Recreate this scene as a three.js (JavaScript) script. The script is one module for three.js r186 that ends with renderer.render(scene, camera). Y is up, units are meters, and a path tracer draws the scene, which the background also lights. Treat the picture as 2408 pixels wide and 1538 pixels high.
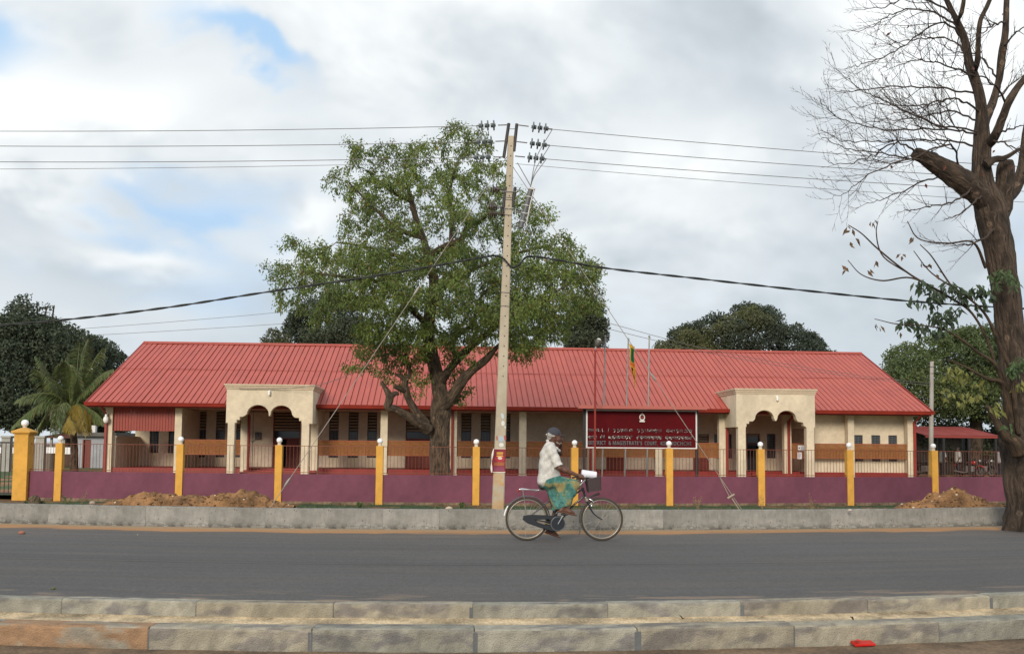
import * as THREE from 'three';
import { mergeGeometries, mergeVertices, toCreasedNormals } from 'three/addons/utils/BufferGeometryUtils.js';
import { FontLoader } from 'three/addons/loaders/FontLoader.js';
import { TextGeometry } from 'three/addons/geometries/TextGeometry.js';
import { RoundedBoxGeometry } from 'three/addons/geometries/RoundedBoxGeometry.js';

// ---------------------------------------------------------------- camera, sky, sun, exposure
const scene = new THREE.Scene();
const FOC = 2200, CX = 1204, CY = 903, PW = 2408, PH = 1538;       // lens in the pixels of the photograph as viewed
const camera = new THREE.PerspectiveCamera(2 * Math.atan(PH / 2 / FOC) * 180 / Math.PI, PW / PH, 0.1, 3000);
camera.position.set(0, 1.5, 0);
camera.rotation.order = 'YXZ';
camera.rotation.set(Math.atan(147 / FOC), -Math.atan(FOC / 34000), 0.0085);
camera.setViewOffset(1024, 653, 0, -(CY - PH / 2) * 653 / PH, 1024, 653);
camera.updateMatrixWorld(true);
const renderer = new THREE.WebGLRenderer({ antialias: true });
renderer.toneMapping = THREE.LinearToneMapping;
renderer.toneMappingExposure = 1.12;
renderer.shadowMap.enabled = true;

const EYE = new THREE.Vector3(0, 1.5, 0);
function ray(px, py) { return new THREE.Vector3((px - CX) / FOC, -(py - CY) / FOC, -1).applyQuaternion(camera.quaternion).normalize(); }
function P(px, py, z) { const d = ray(px, py); return EYE.clone().addScaledVector(d, z / d.z); }              // on a plane across the view
function PG(px, py, y) { const d = ray(px, py); return EYE.clone().addScaledVector(d, (y - 1.5) / d.y); }     // on a level plane
const X = (px, z, py = 1060) => P(px, py, z).x, Y = (py, z, px = 1204) => P(px, py, z).y;

const sun = new THREE.DirectionalLight(0xfff1dd, 2.55);
sun.position.set(-26, 33, 44);
sun.target.position.set(0, 0, -30);
sun.castShadow = true;
sun.shadow.radius = 34;
sun.shadow.mapSize.set(4096, 4096);
Object.assign(sun.shadow.camera, { left: -60, right: 60, top: 60, bottom: -60, near: 1, far: 220 });
scene.add(sun, sun.target);

// ---------------------------------------------------------------- noise
let seed = 7;
const rnd = () => { seed = (seed * 1664525 + 1013904223) >>> 0; return seed / 4294967296; };
const rr = (a, b) => a + (b - a) * rnd();
const clamp = (x, a = 0, b = 1) => Math.min(b, Math.max(a, x));
const sst = (a, b, x) => { const t = clamp((x - a) / (b - a)); return t * t * (3 - 2 * t); };
const lerp = (a, b, t) => a + (b - a) * t;
function h3(x, y, z) { let n = Math.imul(x, 374761393) ^ Math.imul(y, 668265263) ^ Math.imul(z, 2147483647 - 1274126177); n = Math.imul(n ^ (n >>> 13), 1274126177); return ((n ^ (n >>> 16)) >>> 0) / 4294967296; }
function vn2(x, y, px = 1 << 20, py = px, s = 0) {
  const xi = Math.floor(x), yi = Math.floor(y); let fx = x - xi, fy = y - yi; fx = fx * fx * (3 - 2 * fx); fy = fy * fy * (3 - 2 * fy);
  const m = (a, p) => ((a % p) + p) % p, x0 = m(xi, px), x1 = m(xi + 1, px), y0 = m(yi, py), y1 = m(yi + 1, py);
  return lerp(lerp(h3(x0, y0, s), h3(x1, y0, s), fx), lerp(h3(x0, y1, s), h3(x1, y1, s), fx), fy);
}
function fb2(u, v, f, oct, s = 0, fy = f) { let a = 0, w = 0.5, t = 0, g = f, k = fy; for (let i = 0; i < oct; i++) { a += w * vn2(u * g, v * k, g, k, s + i); t += w; w *= 0.5; g *= 2; k *= 2; } return a / t; }
function vn3(x, y, z) {
  const xi = Math.floor(x), yi = Math.floor(y), zi = Math.floor(z); let fx = x - xi, fy = y - yi, fz = z - zi;
  fx = fx * fx * (3 - 2 * fx); fy = fy * fy * (3 - 2 * fy); fz = fz * fz * (3 - 2 * fz);
  const c = (i, j, k) => h3(xi + i, yi + j, zi + k);
  return lerp(lerp(lerp(c(0, 0, 0), c(1, 0, 0), fx), lerp(c(0, 1, 0), c(1, 1, 0), fx), fy), lerp(lerp(c(0, 0, 1), c(1, 0, 1), fx), lerp(c(0, 1, 1), c(1, 1, 1), fx), fy), fz);
}
function fb3(x, y, z, oct) { let a = 0, w = 0.5, t = 0; for (let i = 0; i < oct; i++) { a += w * vn3(x, y, z); t += w; w *= 0.5; x = x * 2.03 + 11.3; y = y * 2.03 + 5.1; z = z * 2.03 + 7.7; } return a / t; }

// ---------------------------------------------------------------- sky: broken bright cloud with a few blue gaps
{
  const W = 2560, H = 1280, data = new Float32Array(W * H * 4);
  const toAE = (px, py) => { const d = ray(px, py); return [Math.atan2(d.x, -d.z), Math.asin(d.y)]; };
  const B = (px, py, rx, ry, tilt = 0) => { const [a, e] = toAE(px, py); return { a, e, rx: rx / FOC, ry: ry / FOC, c: Math.cos(tilt), s: Math.sin(tilt) }; };
  const gaps = [[B(545, 95, 150, 46, -0.62), 1.25], [B(60, 110, 90, 50), 0.75], [B(20, 10, 130, 40), 0.8], [B(560, 440, 190, 42), 0.5], [B(330, 395, 120, 40), 0.45], [B(1130, 250, 120, 40), 0.3], [B(20, 620, 70, 60), 0.3], [B(1640, 60, 150, 90), 0.26], [B(1000, 420, 400, 60), 0.2], [B(1500, 620, 500, 80), 0.18]];
  const lumps = [[B(230, 215, 260, 85), 0.75], [B(1150, 20, 260, 90), 0.6], [B(330, 560, 120, 50), 0.6], [B(750, 470, 70, 40), 0.5], [B(2180, 90, 190, 130), 0.85], [B(1640, 330, 200, 60), 0.4], [B(700, 590, 130, 60), 0.3], [B(60, 690, 200, 60), 0.2], [B(1700, 540, 300, 70), 0.22], [B(90, 370, 200, 50), 0.45], [B(900, 130, 240, 80), 0.35], [B(2330, 300, 150, 200), 0.3]];
  const dim = [[B(1800, 90, 150, 80, 0.2), 0.42], [B(1750, 260, 260, 60), 0.2], [B(1100, 200, 200, 60), 0.1], [B(1450, 110, 150, 90), 0.1], [B(180, 460, 220, 50), 0.3], [B(2050, 600, 260, 120), 0.42], [B(150, 640, 220, 40), 0.22], [B(1500, 760, 900, 80), 0.42], [B(500, 700, 500, 60), 0.1], [B(1950, 380, 220, 60), 0.25]];
  const g = (b, a, e) => { let da = a - b.a; if (Math.abs(da) > 1.2) return 0; const de = e - b.e, x = (da * b.c + de * b.s) / b.rx, y = (-da * b.s + de * b.c) / b.ry; const q = x * x + y * y; return q > 9 ? 0 : Math.exp(-q); };
  for (let j = 0; j < H; j++) {
    const el = ((j + 0.5) / H - 0.5) * Math.PI, y = Math.sin(el), r = Math.cos(el);
    for (let i = 0; i < W; i++) {
      const az = ((i + 0.5) / W - 0.5) * 2 * Math.PI, x = Math.cos(az) * r, z = Math.sin(az) * r, k = (j * W + i) * 4;
      if (j < H / 2 - 4) { data[k] = 0.3; data[k + 1] = 0.3; data[k + 2] = 0.3; data[k + 3] = 1; continue; }
      const yy = Math.max(y, 0), q = 1 / (yy + 0.55), X0 = x * q * 2.1, Z0 = z * q * 2.1;
      const wx = fb3(X0 * 1.6 + 3.1, yy * 3, Z0 * 1.6 + 1.7, 3) - 0.5, wz = fb3(X0 * 1.6 + 9.4, yy * 3 + 7, Z0 * 1.6 + 6.2, 3) - 0.5;
      const big = fb3(X0 * 1.2 + wx * 0.8 + 4, yy * 2.6 + wz, Z0 * 1.2 + 0.3, 4), fine = fb3(X0 * 3.4 + wx * 1.6, yy * 8 + wz * 1.6 + 2, Z0 * 3.4, 6), wisp = fb3(X0 * 11 + wx * 4, yy * 22 + wz * 4, Z0 * 11, 5);
      const a = Math.atan2(x, -z) + wx * 0.16 + (fine - 0.5) * 0.14 + (wisp - 0.5) * 0.04, e = el + wz * 0.1 + (fine - 0.5) * 0.1 + (wisp - 0.5) * 0.035;
      let gap = sst(0.56, 0.76, big) * 0.55, lum = (fine - 0.5) * 0.95 + (big - 0.5) * -0.4 + (wisp - 0.5) * 0.42;
      for (const [b, w] of gaps) gap += w * g(b, a, e);
      for (const [b, w] of lumps) { const v = w * g(b, a, e); lum += v * 0.8; gap -= v * 0.8; }
      for (const [b, w] of dim) lum -= w * g(b, a, e) * 0.7;
      gap = sst(0.05, 1.0, gap + (fine - 0.5) * 0.7 + (wisp - 0.5) * 0.4);
      const l = clamp(0.735 + lum * 0.42, 0.55, 1.1), grey = sst(0.92, 0.55, l), low = sst(0.3, 0.02, y);
      let R = l * lerp(0.985, 0.9, grey), G = l * lerp(1.02, 0.995, grey), Bc = l * lerp(1.03, 1.075, grey);
      R = lerp(R, 0.36, gap * 0.85); G = lerp(G, 0.57, gap * 0.8); Bc = lerp(Bc, 0.86, gap * 0.8);
      R = lerp(R, 0.55, low * 0.6); G = lerp(G, 0.62, low * 0.6); Bc = lerp(Bc, 0.675, low * 0.6);
      data[k] = R; data[k + 1] = G; data[k + 2] = Bc; data[k + 3] = 1;
    }
  }
  const sky = new THREE.DataTexture(data, W, H, THREE.RGBAFormat, THREE.FloatType);
  sky.mapping = THREE.EquirectangularReflectionMapping; sky.magFilter = THREE.LinearFilter; sky.minFilter = THREE.LinearFilter; sky.needsUpdate = true;
  scene.background = sky; scene.environment = sky;
}

// ---------------------------------------------------------------- naming
const used = {};
const numbered = (n) => { const k = used[n] = (used[n] ?? -1) + 1; return k ? n + '_' + String(k).padStart(3, '0') : n; };
function tag(o, label, category, group) { o.userData = { ...o.userData, label, category }; if (group) o.userData.group = group; return o; }
function shade(o) { o.traverse((c) => { if (c.isMesh) { c.castShadow = true; c.receiveShadow = true; } }); return o; }
function thing(name, label, category, group) { const o = new THREE.Group(); o.name = numbered(name); scene.add(o); return tag(o, label, category, group); }
function asList(g) { return Array.isArray(g) ? mg(g) : g; }
function mesh(name, geo, mat, parent) { const m = new THREE.Mesh(asList(geo), mat); m.name = name; m.castShadow = m.receiveShadow = true; parent.add(m); return m; }
function part(parent, name, geo, mat, label) { const m = mesh(name, geo, mat, parent); if (label) m.userData.label = label; return m; }
function grp(parent, name, label) { const g = new THREE.Group(); g.name = name; parent.add(g); if (label) g.userData.label = label; return g; }
function single(name, geo, mat, label, category, group) { const m = mesh(numbered(name), geo, mat, scene); return tag(m, label, category, group); }
function struct(name, geo, mat) { const m = geo ? mesh(numbered(name), geo, mat, scene) : new THREE.Group(); if (!geo) { m.name = numbered(name); scene.add(m); } m.userData.kind = 'structure'; return m; }

// ---------------------------------------------------------------- geometry helpers
function mg(list) {
  const keep = ['position', 'normal', 'uv'], anyCol = list.some((g) => g.attributes.color);
  return mergeGeometries(list.map((g) => {
    let q = g.index ? g.toNonIndexed() : g.clone();
    for (const k of Object.keys(q.attributes)) if (!keep.includes(k) && !(anyCol && k === 'color')) q.deleteAttribute(k);
    if (!q.attributes.uv) q.setAttribute('uv', new THREE.BufferAttribute(new Float32Array(q.attributes.position.count * 2), 2));
    if (anyCol && !q.attributes.color) q.setAttribute('color', new THREE.BufferAttribute(new Float32Array(q.attributes.position.count * 3).fill(1), 3));
    return q;
  }));
}
function muv(g, s = 1, ox = 0, oy = 0) {                                  // uv in metres from the side each face shows
  if (g.index) g = g.toNonIndexed();
  const p = g.attributes.position, n = p.count, uv = new Float32Array(n * 2), a = new THREE.Vector3(), b = new THREE.Vector3(), c = new THREE.Vector3();
  for (let i = 0; i < n; i += 3) {
    a.fromBufferAttribute(p, i); b.fromBufferAttribute(p, i + 1); c.fromBufferAttribute(p, i + 2);
    const N = b.clone().sub(a).cross(c.clone().sub(a)), x = Math.abs(N.x), y = Math.abs(N.y), z = Math.abs(N.z);
    [a, b, c].forEach((v, k) => { const [u, w] = y >= x && y >= z ? [v.x, -v.z] : x > z ? [-v.z, v.y] : [v.x, v.y]; uv[(i + k) * 2] = (u + ox) * s; uv[(i + k) * 2 + 1] = (w + oy) * s; });
  }
  g.setAttribute('uv', new THREE.BufferAttribute(uv, 2));
  return g;
}
const box = (w, h, d, x = 0, y = 0, z = 0) => muv(new THREE.BoxGeometry(w, h, d).translate(x, y, z));
const bx = (x0, x1, y0, y1, z0, z1) => box(x1 - x0, y1 - y0, Math.abs(z1 - z0), (x0 + x1) / 2, (y0 + y1) / 2, (z0 + z1) / 2);
const rbox = (w, h, d, r, x = 0, y = 0, z = 0, seg = 2) => muv(new RoundedBoxGeometry(w, h, d, seg, r).translate(x, y, z));
const V = (x, y, z) => new THREE.Vector3(x, y, z);
function tube(pts, rad, seg = 6, cap = true) {                            // a tapered tube through points
  const n = pts.length, R = (i) => (Array.isArray(rad) ? rad[Math.min(i, rad.length - 1)] : rad), pos = [], uv = [], idx = [];
  let nrm = null, len = 0; const T = V(0, 0, 0), Bn = V(0, 0, 0);
  for (let i = 0; i < n; i++) {
    T.copy(pts[Math.min(n - 1, i + 1)]).sub(pts[Math.max(0, i - 1)]).normalize();
    if (!nrm) { nrm = Math.abs(T.y) > 0.9 ? V(1, 0, 0) : V(0, 1, 0); }
    nrm.addScaledVector(T, -nrm.dot(T)).normalize(); Bn.crossVectors(T, nrm);
    if (i) len += pts[i].distanceTo(pts[i - 1]);
    for (let k = 0; k <= seg; k++) { const a = k / seg * 2 * Math.PI, r = R(i); pos.push(pts[i].x + r * (Math.cos(a) * nrm.x + Math.sin(a) * Bn.x), pts[i].y + r * (Math.cos(a) * nrm.y + Math.sin(a) * Bn.y), pts[i].z + r * (Math.cos(a) * nrm.z + Math.sin(a) * Bn.z)); uv.push(k / seg * 2 * Math.PI * Math.max(R(0), 0.01), len); }
  }
  const w = seg + 1;
  for (let i = 0; i < n - 1; i++) for (let k = 0; k < seg; k++) { const a = i * w + k, b = a + w; idx.push(a, a + 1, b, b, a + 1, b + 1); }
  if (cap) for (const [i, flip] of [[0, 0], [n - 1, 1]]) { const c = pos.length / 3; pos.push(pts[i].x, pts[i].y, pts[i].z); uv.push(0, 0); for (let k = 0; k < seg; k++) flip ? idx.push(c, i * w + k, i * w + k + 1) : idx.push(c, i * w + k + 1, i * w + k); }
  const g = new THREE.BufferGeometry();
  g.setAttribute('position', new THREE.Float32BufferAttribute(pos, 3)); g.setAttribute('uv', new THREE.Float32BufferAttribute(uv, 2)); g.setIndex(idx); g.computeVertexNormals();
  return g;
}
const bar = (a, b, r, seg = 8) => tube([a, b], r, seg);
const smooth = (pts, n) => new THREE.CatmullRomCurve3(pts, false, 'centripetal').getPoints(n);
const sph = (r, x, y, z, s = 16) => new THREE.SphereGeometry(r, s, Math.max(8, s * 0.7 | 0)).translate(x, y, z);
function sheet(x0, x1, z0, z1, y, nx = 1, nz = 1, fn) {
  const g = new THREE.PlaneGeometry(x1 - x0, Math.abs(z1 - z0), nx, nz).rotateX(-Math.PI / 2).translate((x0 + x1) / 2, y, (z0 + z1) / 2), p = g.attributes.position, uv = g.attributes.uv;
  for (let i = 0; i < p.count; i++) { uv.setXY(i, p.getX(i), -p.getZ(i)); if (fn) fn(p, i); }
  g.computeVertexNormals();
  return g;
}
function extr(shape, depth, z, bevel = 0) { return muv(new THREE.ExtrudeGeometry(shape, { depth: depth - 2 * bevel, bevelEnabled: bevel > 0, bevelThickness: bevel, bevelSize: bevel, bevelOffset: -bevel, bevelSegments: 1, curveSegments: 14 }).translate(0, 0, z + bevel)); }
function wallHoles(x0, x1, y0, y1, z0, d, holes) {                        // an upright wall with openings, front face at z0
  const s = new THREE.Shape([new THREE.Vector2(x0, y0), new THREE.Vector2(x1, y0), new THREE.Vector2(x1, y1), new THREE.Vector2(x0, y1)]);
  for (const [a, b, c, e] of holes) s.holes.push(new THREE.Path([new THREE.Vector2(a, c), new THREE.Vector2(a, e), new THREE.Vector2(b, e), new THREE.Vector2(b, c)]));
  return muv(new THREE.ExtrudeGeometry(s, { depth: d, bevelEnabled: false }).translate(0, 0, z0 - d));
}
function tint(g, r, gg, b) { const n = g.attributes.position.count, c = new Float32Array(n * 3); for (let i = 0; i < n; i++) { c[i * 3] = r; c[i * 3 + 1] = gg; c[i * 3 + 2] = b; } g.setAttribute('color', new THREE.BufferAttribute(c, 3)); return g; }

// surface nets on a signed distance
function sdfMesh(f, lo, hi, cell) {
  const nx = Math.ceil((hi.x - lo.x) / cell) + 1, ny = Math.ceil((hi.y - lo.y) / cell) + 1, nz = Math.ceil((hi.z - lo.z) / cell) + 1, v = new Float32Array(nx * ny * nz), id = new Int32Array(nx * ny * nz).fill(-1), pos = [], idx = [];
  const at = (i, j, k) => (k * ny + j) * nx + i;
  for (let k = 0; k < nz; k++) for (let j = 0; j < ny; j++) for (let i = 0; i < nx; i++) v[at(i, j, k)] = f(lo.x + i * cell, lo.y + j * cell, lo.z + k * cell);
  for (let k = 0; k < nz - 1; k++) for (let j = 0; j < ny - 1; j++) for (let i = 0; i < nx - 1; i++) {
    let n = 0, sx = 0, sy = 0, sz = 0;
    for (let e = 0; e < 12; e++) {
      const ax = e >> 2, o1 = e & 1, o2 = (e >> 1) & 1, c0 = [0, 0, 0], c1 = [0, 0, 0];
      c0[(ax + 1) % 3] = c1[(ax + 1) % 3] = o1; c0[(ax + 2) % 3] = c1[(ax + 2) % 3] = o2; c1[ax] = 1;
      const a = v[at(i + c0[0], j + c0[1], k + c0[2])], b = v[at(i + c1[0], j + c1[1], k + c1[2])];
      if ((a < 0) === (b < 0)) continue;
      const t = a / (a - b); n++; sx += c0[0] + (c1[0] - c0[0]) * t; sy += c0[1] + (c1[1] - c0[1]) * t; sz += c0[2] + (c1[2] - c0[2]) * t;
    }
    if (n) { id[at(i, j, k)] = pos.length / 3; pos.push(lo.x + (i + sx / n) * cell, lo.y + (j + sy / n) * cell, lo.z + (k + sz / n) * cell); }
  }
  const quad = (a, b, c, d, flip) => { if (a < 0 || b < 0 || c < 0 || d < 0) return; flip ? idx.push(a, c, b, a, d, c) : idx.push(a, b, c, a, c, d); };
  for (let k = 1; k < nz - 1; k++) for (let j = 1; j < ny - 1; j++) for (let i = 1; i < nx - 1; i++) {
    const s = v[at(i, j, k)] < 0;
    if (s !== (v[at(i + 1, j, k)] < 0)) quad(id[at(i, j - 1, k - 1)], id[at(i, j, k - 1)], id[at(i, j, k)], id[at(i, j - 1, k)], !s);
    if (s !== (v[at(i, j + 1, k)] < 0)) quad(id[at(i - 1, j, k - 1)], id[at(i - 1, j, k)], id[at(i, j, k)], id[at(i, j, k - 1)], !s);
    if (s !== (v[at(i, j, k + 1)] < 0)) quad(id[at(i - 1, j - 1, k)], id[at(i, j - 1, k)], id[at(i, j, k)], id[at(i - 1, j, k)], !s);
  }
  const g = new THREE.BufferGeometry();
  g.setAttribute('position', new THREE.Float32BufferAttribute(pos, 3)); g.setIndex(idx); g.computeVertexNormals();
  const m = muv(g); m.deleteAttribute('normal');
  const q = g.attributes.normal, nn = new Float32Array(idx.length * 3); idx.forEach((a, k) => { nn[k * 3] = q.getX(a); nn[k * 3 + 1] = q.getY(a); nn[k * 3 + 2] = q.getZ(a); });
  m.setAttribute('normal', new THREE.BufferAttribute(nn, 3));
  return m;
}
function cone3(p, a, b, ra, rb) { return (x, y, z) => { const bx_ = b.x - a.x, by = b.y - a.y, bz = b.z - a.z, L = bx_ * bx_ + by * by + bz * bz || 1e-9, t = clamp(((x - a.x) * bx_ + (y - a.y) * by + (z - a.z) * bz) / L); return Math.hypot(x - a.x - bx_ * t, y - a.y - by * t, z - a.z - bz * t) - (ra + (rb - ra) * t); }; }
const caps = (a, b, ra, rb = ra) => cone3(0, a, b, ra, rb);
const ellip = (c, rx, ry, rz, rot = 0) => { const cs = Math.cos(rot), sn = Math.sin(rot); return (x, y, z) => { const dx = x - c.x, dy = y - c.y, u = (dx * cs + dy * sn) / rx, w = (-dx * sn + dy * cs) / ry, q = (z - c.z) / rz, k = Math.hypot(u, w, q); return (k - 1) * Math.min(rx, ry, rz); }; };
function blend(list, k) { return (x, y, z) => { let d = list[0](x, y, z); for (let i = 1; i < list.length; i++) { const e = list[i](x, y, z), h = Math.max(k - Math.abs(d - e), 0) / k; d = Math.min(d, e) - h * h * k * 0.25; } return d; }; }

// ---------------------------------------------------------------- textures and materials
const sr = (c) => Math.round(clamp(c) * 255);
function tex(w, h, fn, srgb = true) {
  const d = new Uint8Array(w * h * 4);
  for (let j = 0; j < h; j++) for (let i = 0; i < w; i++) { const c = fn((i + 0.5) / w, (j + 0.5) / h), k = (j * w + i) * 4; if (typeof c === 'number') { d[k] = d[k + 1] = d[k + 2] = sr(c); } else { d[k] = sr(c[0]); d[k + 1] = sr(c[1]); d[k + 2] = sr(c[2]); } d[k + 3] = 255; }
  const t = new THREE.DataTexture(d, w, h); t.wrapS = t.wrapT = THREE.RepeatWrapping; t.magFilter = THREE.LinearFilter; t.minFilter = THREE.LinearMipmapLinearFilter; t.generateMipmaps = true; if (srgb) t.colorSpace = THREE.SRGBColorSpace; t.needsUpdate = true; return t;
}
const sized = (t, mx, my = mx) => { const c = t.clone(); c.repeat.set(1 / mx, 1 / my); c.needsUpdate = true; return c; };
function canvasTex(w, h, draw) { const c = document.createElement('canvas'); c.width = w; c.height = h; draw(c.getContext('2d'), w, h); const t = new THREE.CanvasTexture(c); t.colorSpace = THREE.SRGBColorSpace; t.wrapS = t.wrapT = THREE.RepeatWrapping; return t; }
// mottled plaster / concrete / soil patterns: values scale the material's own colour
const T = {};
T.mottle = tex(512, 512, (u, v) => { const n = fb2(u, v, 4, 7, 1), m = fb2(u, v, 24, 4, 9), k = 0.9 + 0.17 * (n - 0.5) + 0.1 * (m - 0.5); return [k, k * 0.997, k * 0.99]; });
T.grain = tex(512, 512, (u, v) => { const m = fb2(u, v, 64, 3, 3), n = fb2(u, v, 6, 4, 13), k = 0.82 + 0.34 * (m - 0.5) + 0.18 * (n - 0.5); return [k, k, k]; });
T.grainBump = tex(512, 512, (u, v) => fb2(u, v, 48, 4, 23), false);
T.streak = tex(512, 512, (u, v) => { const s = fb2(u, v, 40, 4, 31, 3), n = fb2(u, v, 5, 5, 33), k = 0.9 + 0.1 * (s - 0.5) + 0.1 * (n - 0.5); return [k, k, k * 0.99]; });
T.bark = tex(512, 512, (u, v) => { const w = fb2(u, v, 6, 3, 43) * 0.25, s = fb2(u + w, v, 14, 5, 41, 5), n = fb2(u, v, 4, 4, 47), k = 0.5 + 0.8 * (s - 0.35) + 0.3 * (n - 0.5); return [k, k * 0.96, k * 0.9]; });
T.barkBump = tex(512, 512, (u, v) => { const w = fb2(u, v, 6, 3, 43) * 0.25; return fb2(u + w, v, 14, 5, 41, 5); }, false);
T.soil = tex(512, 512, (u, v) => { const n = fb2(u, v, 6, 7, 51), m = vn2(u * 90, v * 90, 90, 90, 55), k = 0.72 + 0.6 * (n - 0.5) + 0.2 * (m - 0.5); return [k * 1.03, k * 0.98, k * 0.9]; });
T.soilBump = tex(512, 512, (u, v) => fb2(u, v, 12, 6, 57), false);
const col = (h) => new THREE.Color(h);
function mat(c, o = {}) {
  const m = new THREE.MeshPhysicalMaterial({ roughness: 0.85, ...o });
  if (Array.isArray(c)) m.color.setRGB(c[0], c[1], c[2]); else m.color.set(c);
  return m;
}
const M = {
  cream: mat([0.77, 0.67, 0.515], { map: sized(T.mottle, 3.1), roughness: 0.9, bumpMap: sized(T.grainBump, 0.8), bumpScale: 0.002 }),
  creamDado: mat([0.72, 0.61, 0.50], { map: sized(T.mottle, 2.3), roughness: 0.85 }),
  purple: mat([0.195, 0.061, 0.102], { map: sized(T.mottle, 2.7), roughness: 0.88, bumpMap: sized(T.grainBump, 0.7), bumpScale: 0.004 }),
  yellow: mat([0.78, 0.415, 0.075], { map: sized(T.mottle, 1.9), roughness: 0.85, bumpMap: sized(T.grainBump, 0.6), bumpScale: 0.003 }),
  roof: mat([0.53, 0.112, 0.086], { map: sized(T.streak, 2.4, 5), roughness: 0.55 }),
  roofB: mat([0.51, 0.107, 0.083], { map: sized(T.streak, 3.1, 4), roughness: 0.55 }),
  roofC: mat([0.545, 0.117, 0.09], { map: sized(T.streak, 2.7, 6), roughness: 0.55 }),
  red: mat([0.31, 0.028, 0.016], { map: sized(T.mottle, 1.4), roughness: 0.5 }),
  redFloor: mat([0.30, 0.02, 0.018], { map: sized(T.mottle, 1.1), roughness: 0.45 }),
  doorRed: mat([0.20, 0.030, 0.020], { map: sized(T.streak, 0.9), roughness: 0.55 }),
  screen: mat([0.42, 0.17, 0.055], { map: sized(T.grain, 0.5), roughness: 0.9, transparent: true, opacity: 0.74 }),
  screenFrame: mat([0.30, 0.075, 0.025], { roughness: 0.6 }),
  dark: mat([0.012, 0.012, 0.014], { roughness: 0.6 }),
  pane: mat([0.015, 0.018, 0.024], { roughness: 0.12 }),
  louvre: mat([0.42, 0.34, 0.25], { roughness: 0.7 }),
  grille: mat([0.05, 0.055, 0.07], { roughness: 0.6 }),
  white: mat([0.80, 0.80, 0.79], { roughness: 0.35 }),
  globe: mat([0.86, 0.87, 0.9], { roughness: 0.25, clearcoat: 0.3 }),
  bars: mat([0.17, 0.045, 0.022], { roughness: 0.6 }),
  black: mat([0.015, 0.015, 0.017], { roughness: 0.5 }),
  steel: mat([0.33, 0.32, 0.31], { roughness: 0.38, metalness: 0.7 }),
  chrome: mat([0.8, 0.8, 0.78], { roughness: 0.16, metalness: 1 }),
  wire: mat([0.17, 0.165, 0.165], { roughness: 0.6, metalness: 0.2 }),
  cable: mat([0.012, 0.016, 0.016], { roughness: 0.6 }),
  concrete: mat([0.42, 0.41, 0.385], { map: sized(T.mottle, 1.7), roughness: 0.92, bumpMap: sized(T.grainBump, 0.5), bumpScale: 0.005 }),
  bark: mat([0.24, 0.185, 0.14], { map: sized(T.bark, 0.7, 0.9), roughness: 0.95, bumpMap: sized(T.barkBump, 0.7, 0.9), bumpScale: 0.05 }),
  barkDark: mat([0.18, 0.138, 0.112], { map: sized(T.bark, 0.8, 1.1), roughness: 0.95, bumpMap: sized(T.barkBump, 0.8, 1.1), bumpScale: 0.06 }),
  twig: mat([0.055, 0.04, 0.033], { roughness: 0.95 }),
  leaf: mat([1, 1, 1], { vertexColors: true, roughness: 0.75, side: THREE.DoubleSide, transmission: 0.25, thickness: 0 }),
  soil: mat([0.40, 0.235, 0.12], { map: sized(T.soil, 1.3), roughness: 1, bumpMap: sized(T.soilBump, 0.9), bumpScale: 0.05 }),
};

// ---------------------------------------------------------------- ground, road, kerbs
const bend = (z0, c, h, k) => (x) => { const s = Math.abs(x - c) / h; return z0 - k * (s < 1 ? s * s : 2 * s - 1); };
const zNear = bend(-8.43, 0.55, 4.6, 0.42), zLow = bend(-7.86, 0.5, 4.3, 0.36), zKerb = bend(-16.95, 1.1, 9.0, 1.0), zFence = bend(-25.5, 1.65, 13.4, 1.55);
function onCurve(px, f, py = 1190) { let z = f(0), x = 0; for (let i = 0; i < 12; i++) { x = X(px, z, py); z = f(x); } return [x, z]; }
function ribbon(x0, x1, fa, fb, y, nx = 60, nz = 4, uvT = false, bump) {
  const pos = [], uv = [], idx = [];
  for (let j = 0; j <= nz; j++) for (let i = 0; i <= nx; i++) { const x = lerp(x0, x1, i / nx), t = j / nz, z = lerp(fa(x), fb(x), t); pos.push(x, y + (bump ? bump(x, z, t) : 0), z); uv.push(x, uvT ? t : -z); }
  for (let j = 0; j < nz; j++) for (let i = 0; i < nx; i++) { const a = j * (nx + 1) + i, b = a + nx + 1; idx.push(a, a + 1, b, b, a + 1, b + 1); }
  const g = new THREE.BufferGeometry(); g.setAttribute('position', new THREE.Float32BufferAttribute(pos, 3)); g.setAttribute('uv', new THREE.Float32BufferAttribute(uv, 2)); g.setIndex(idx); g.computeVertexNormals(); return g;
}
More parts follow.
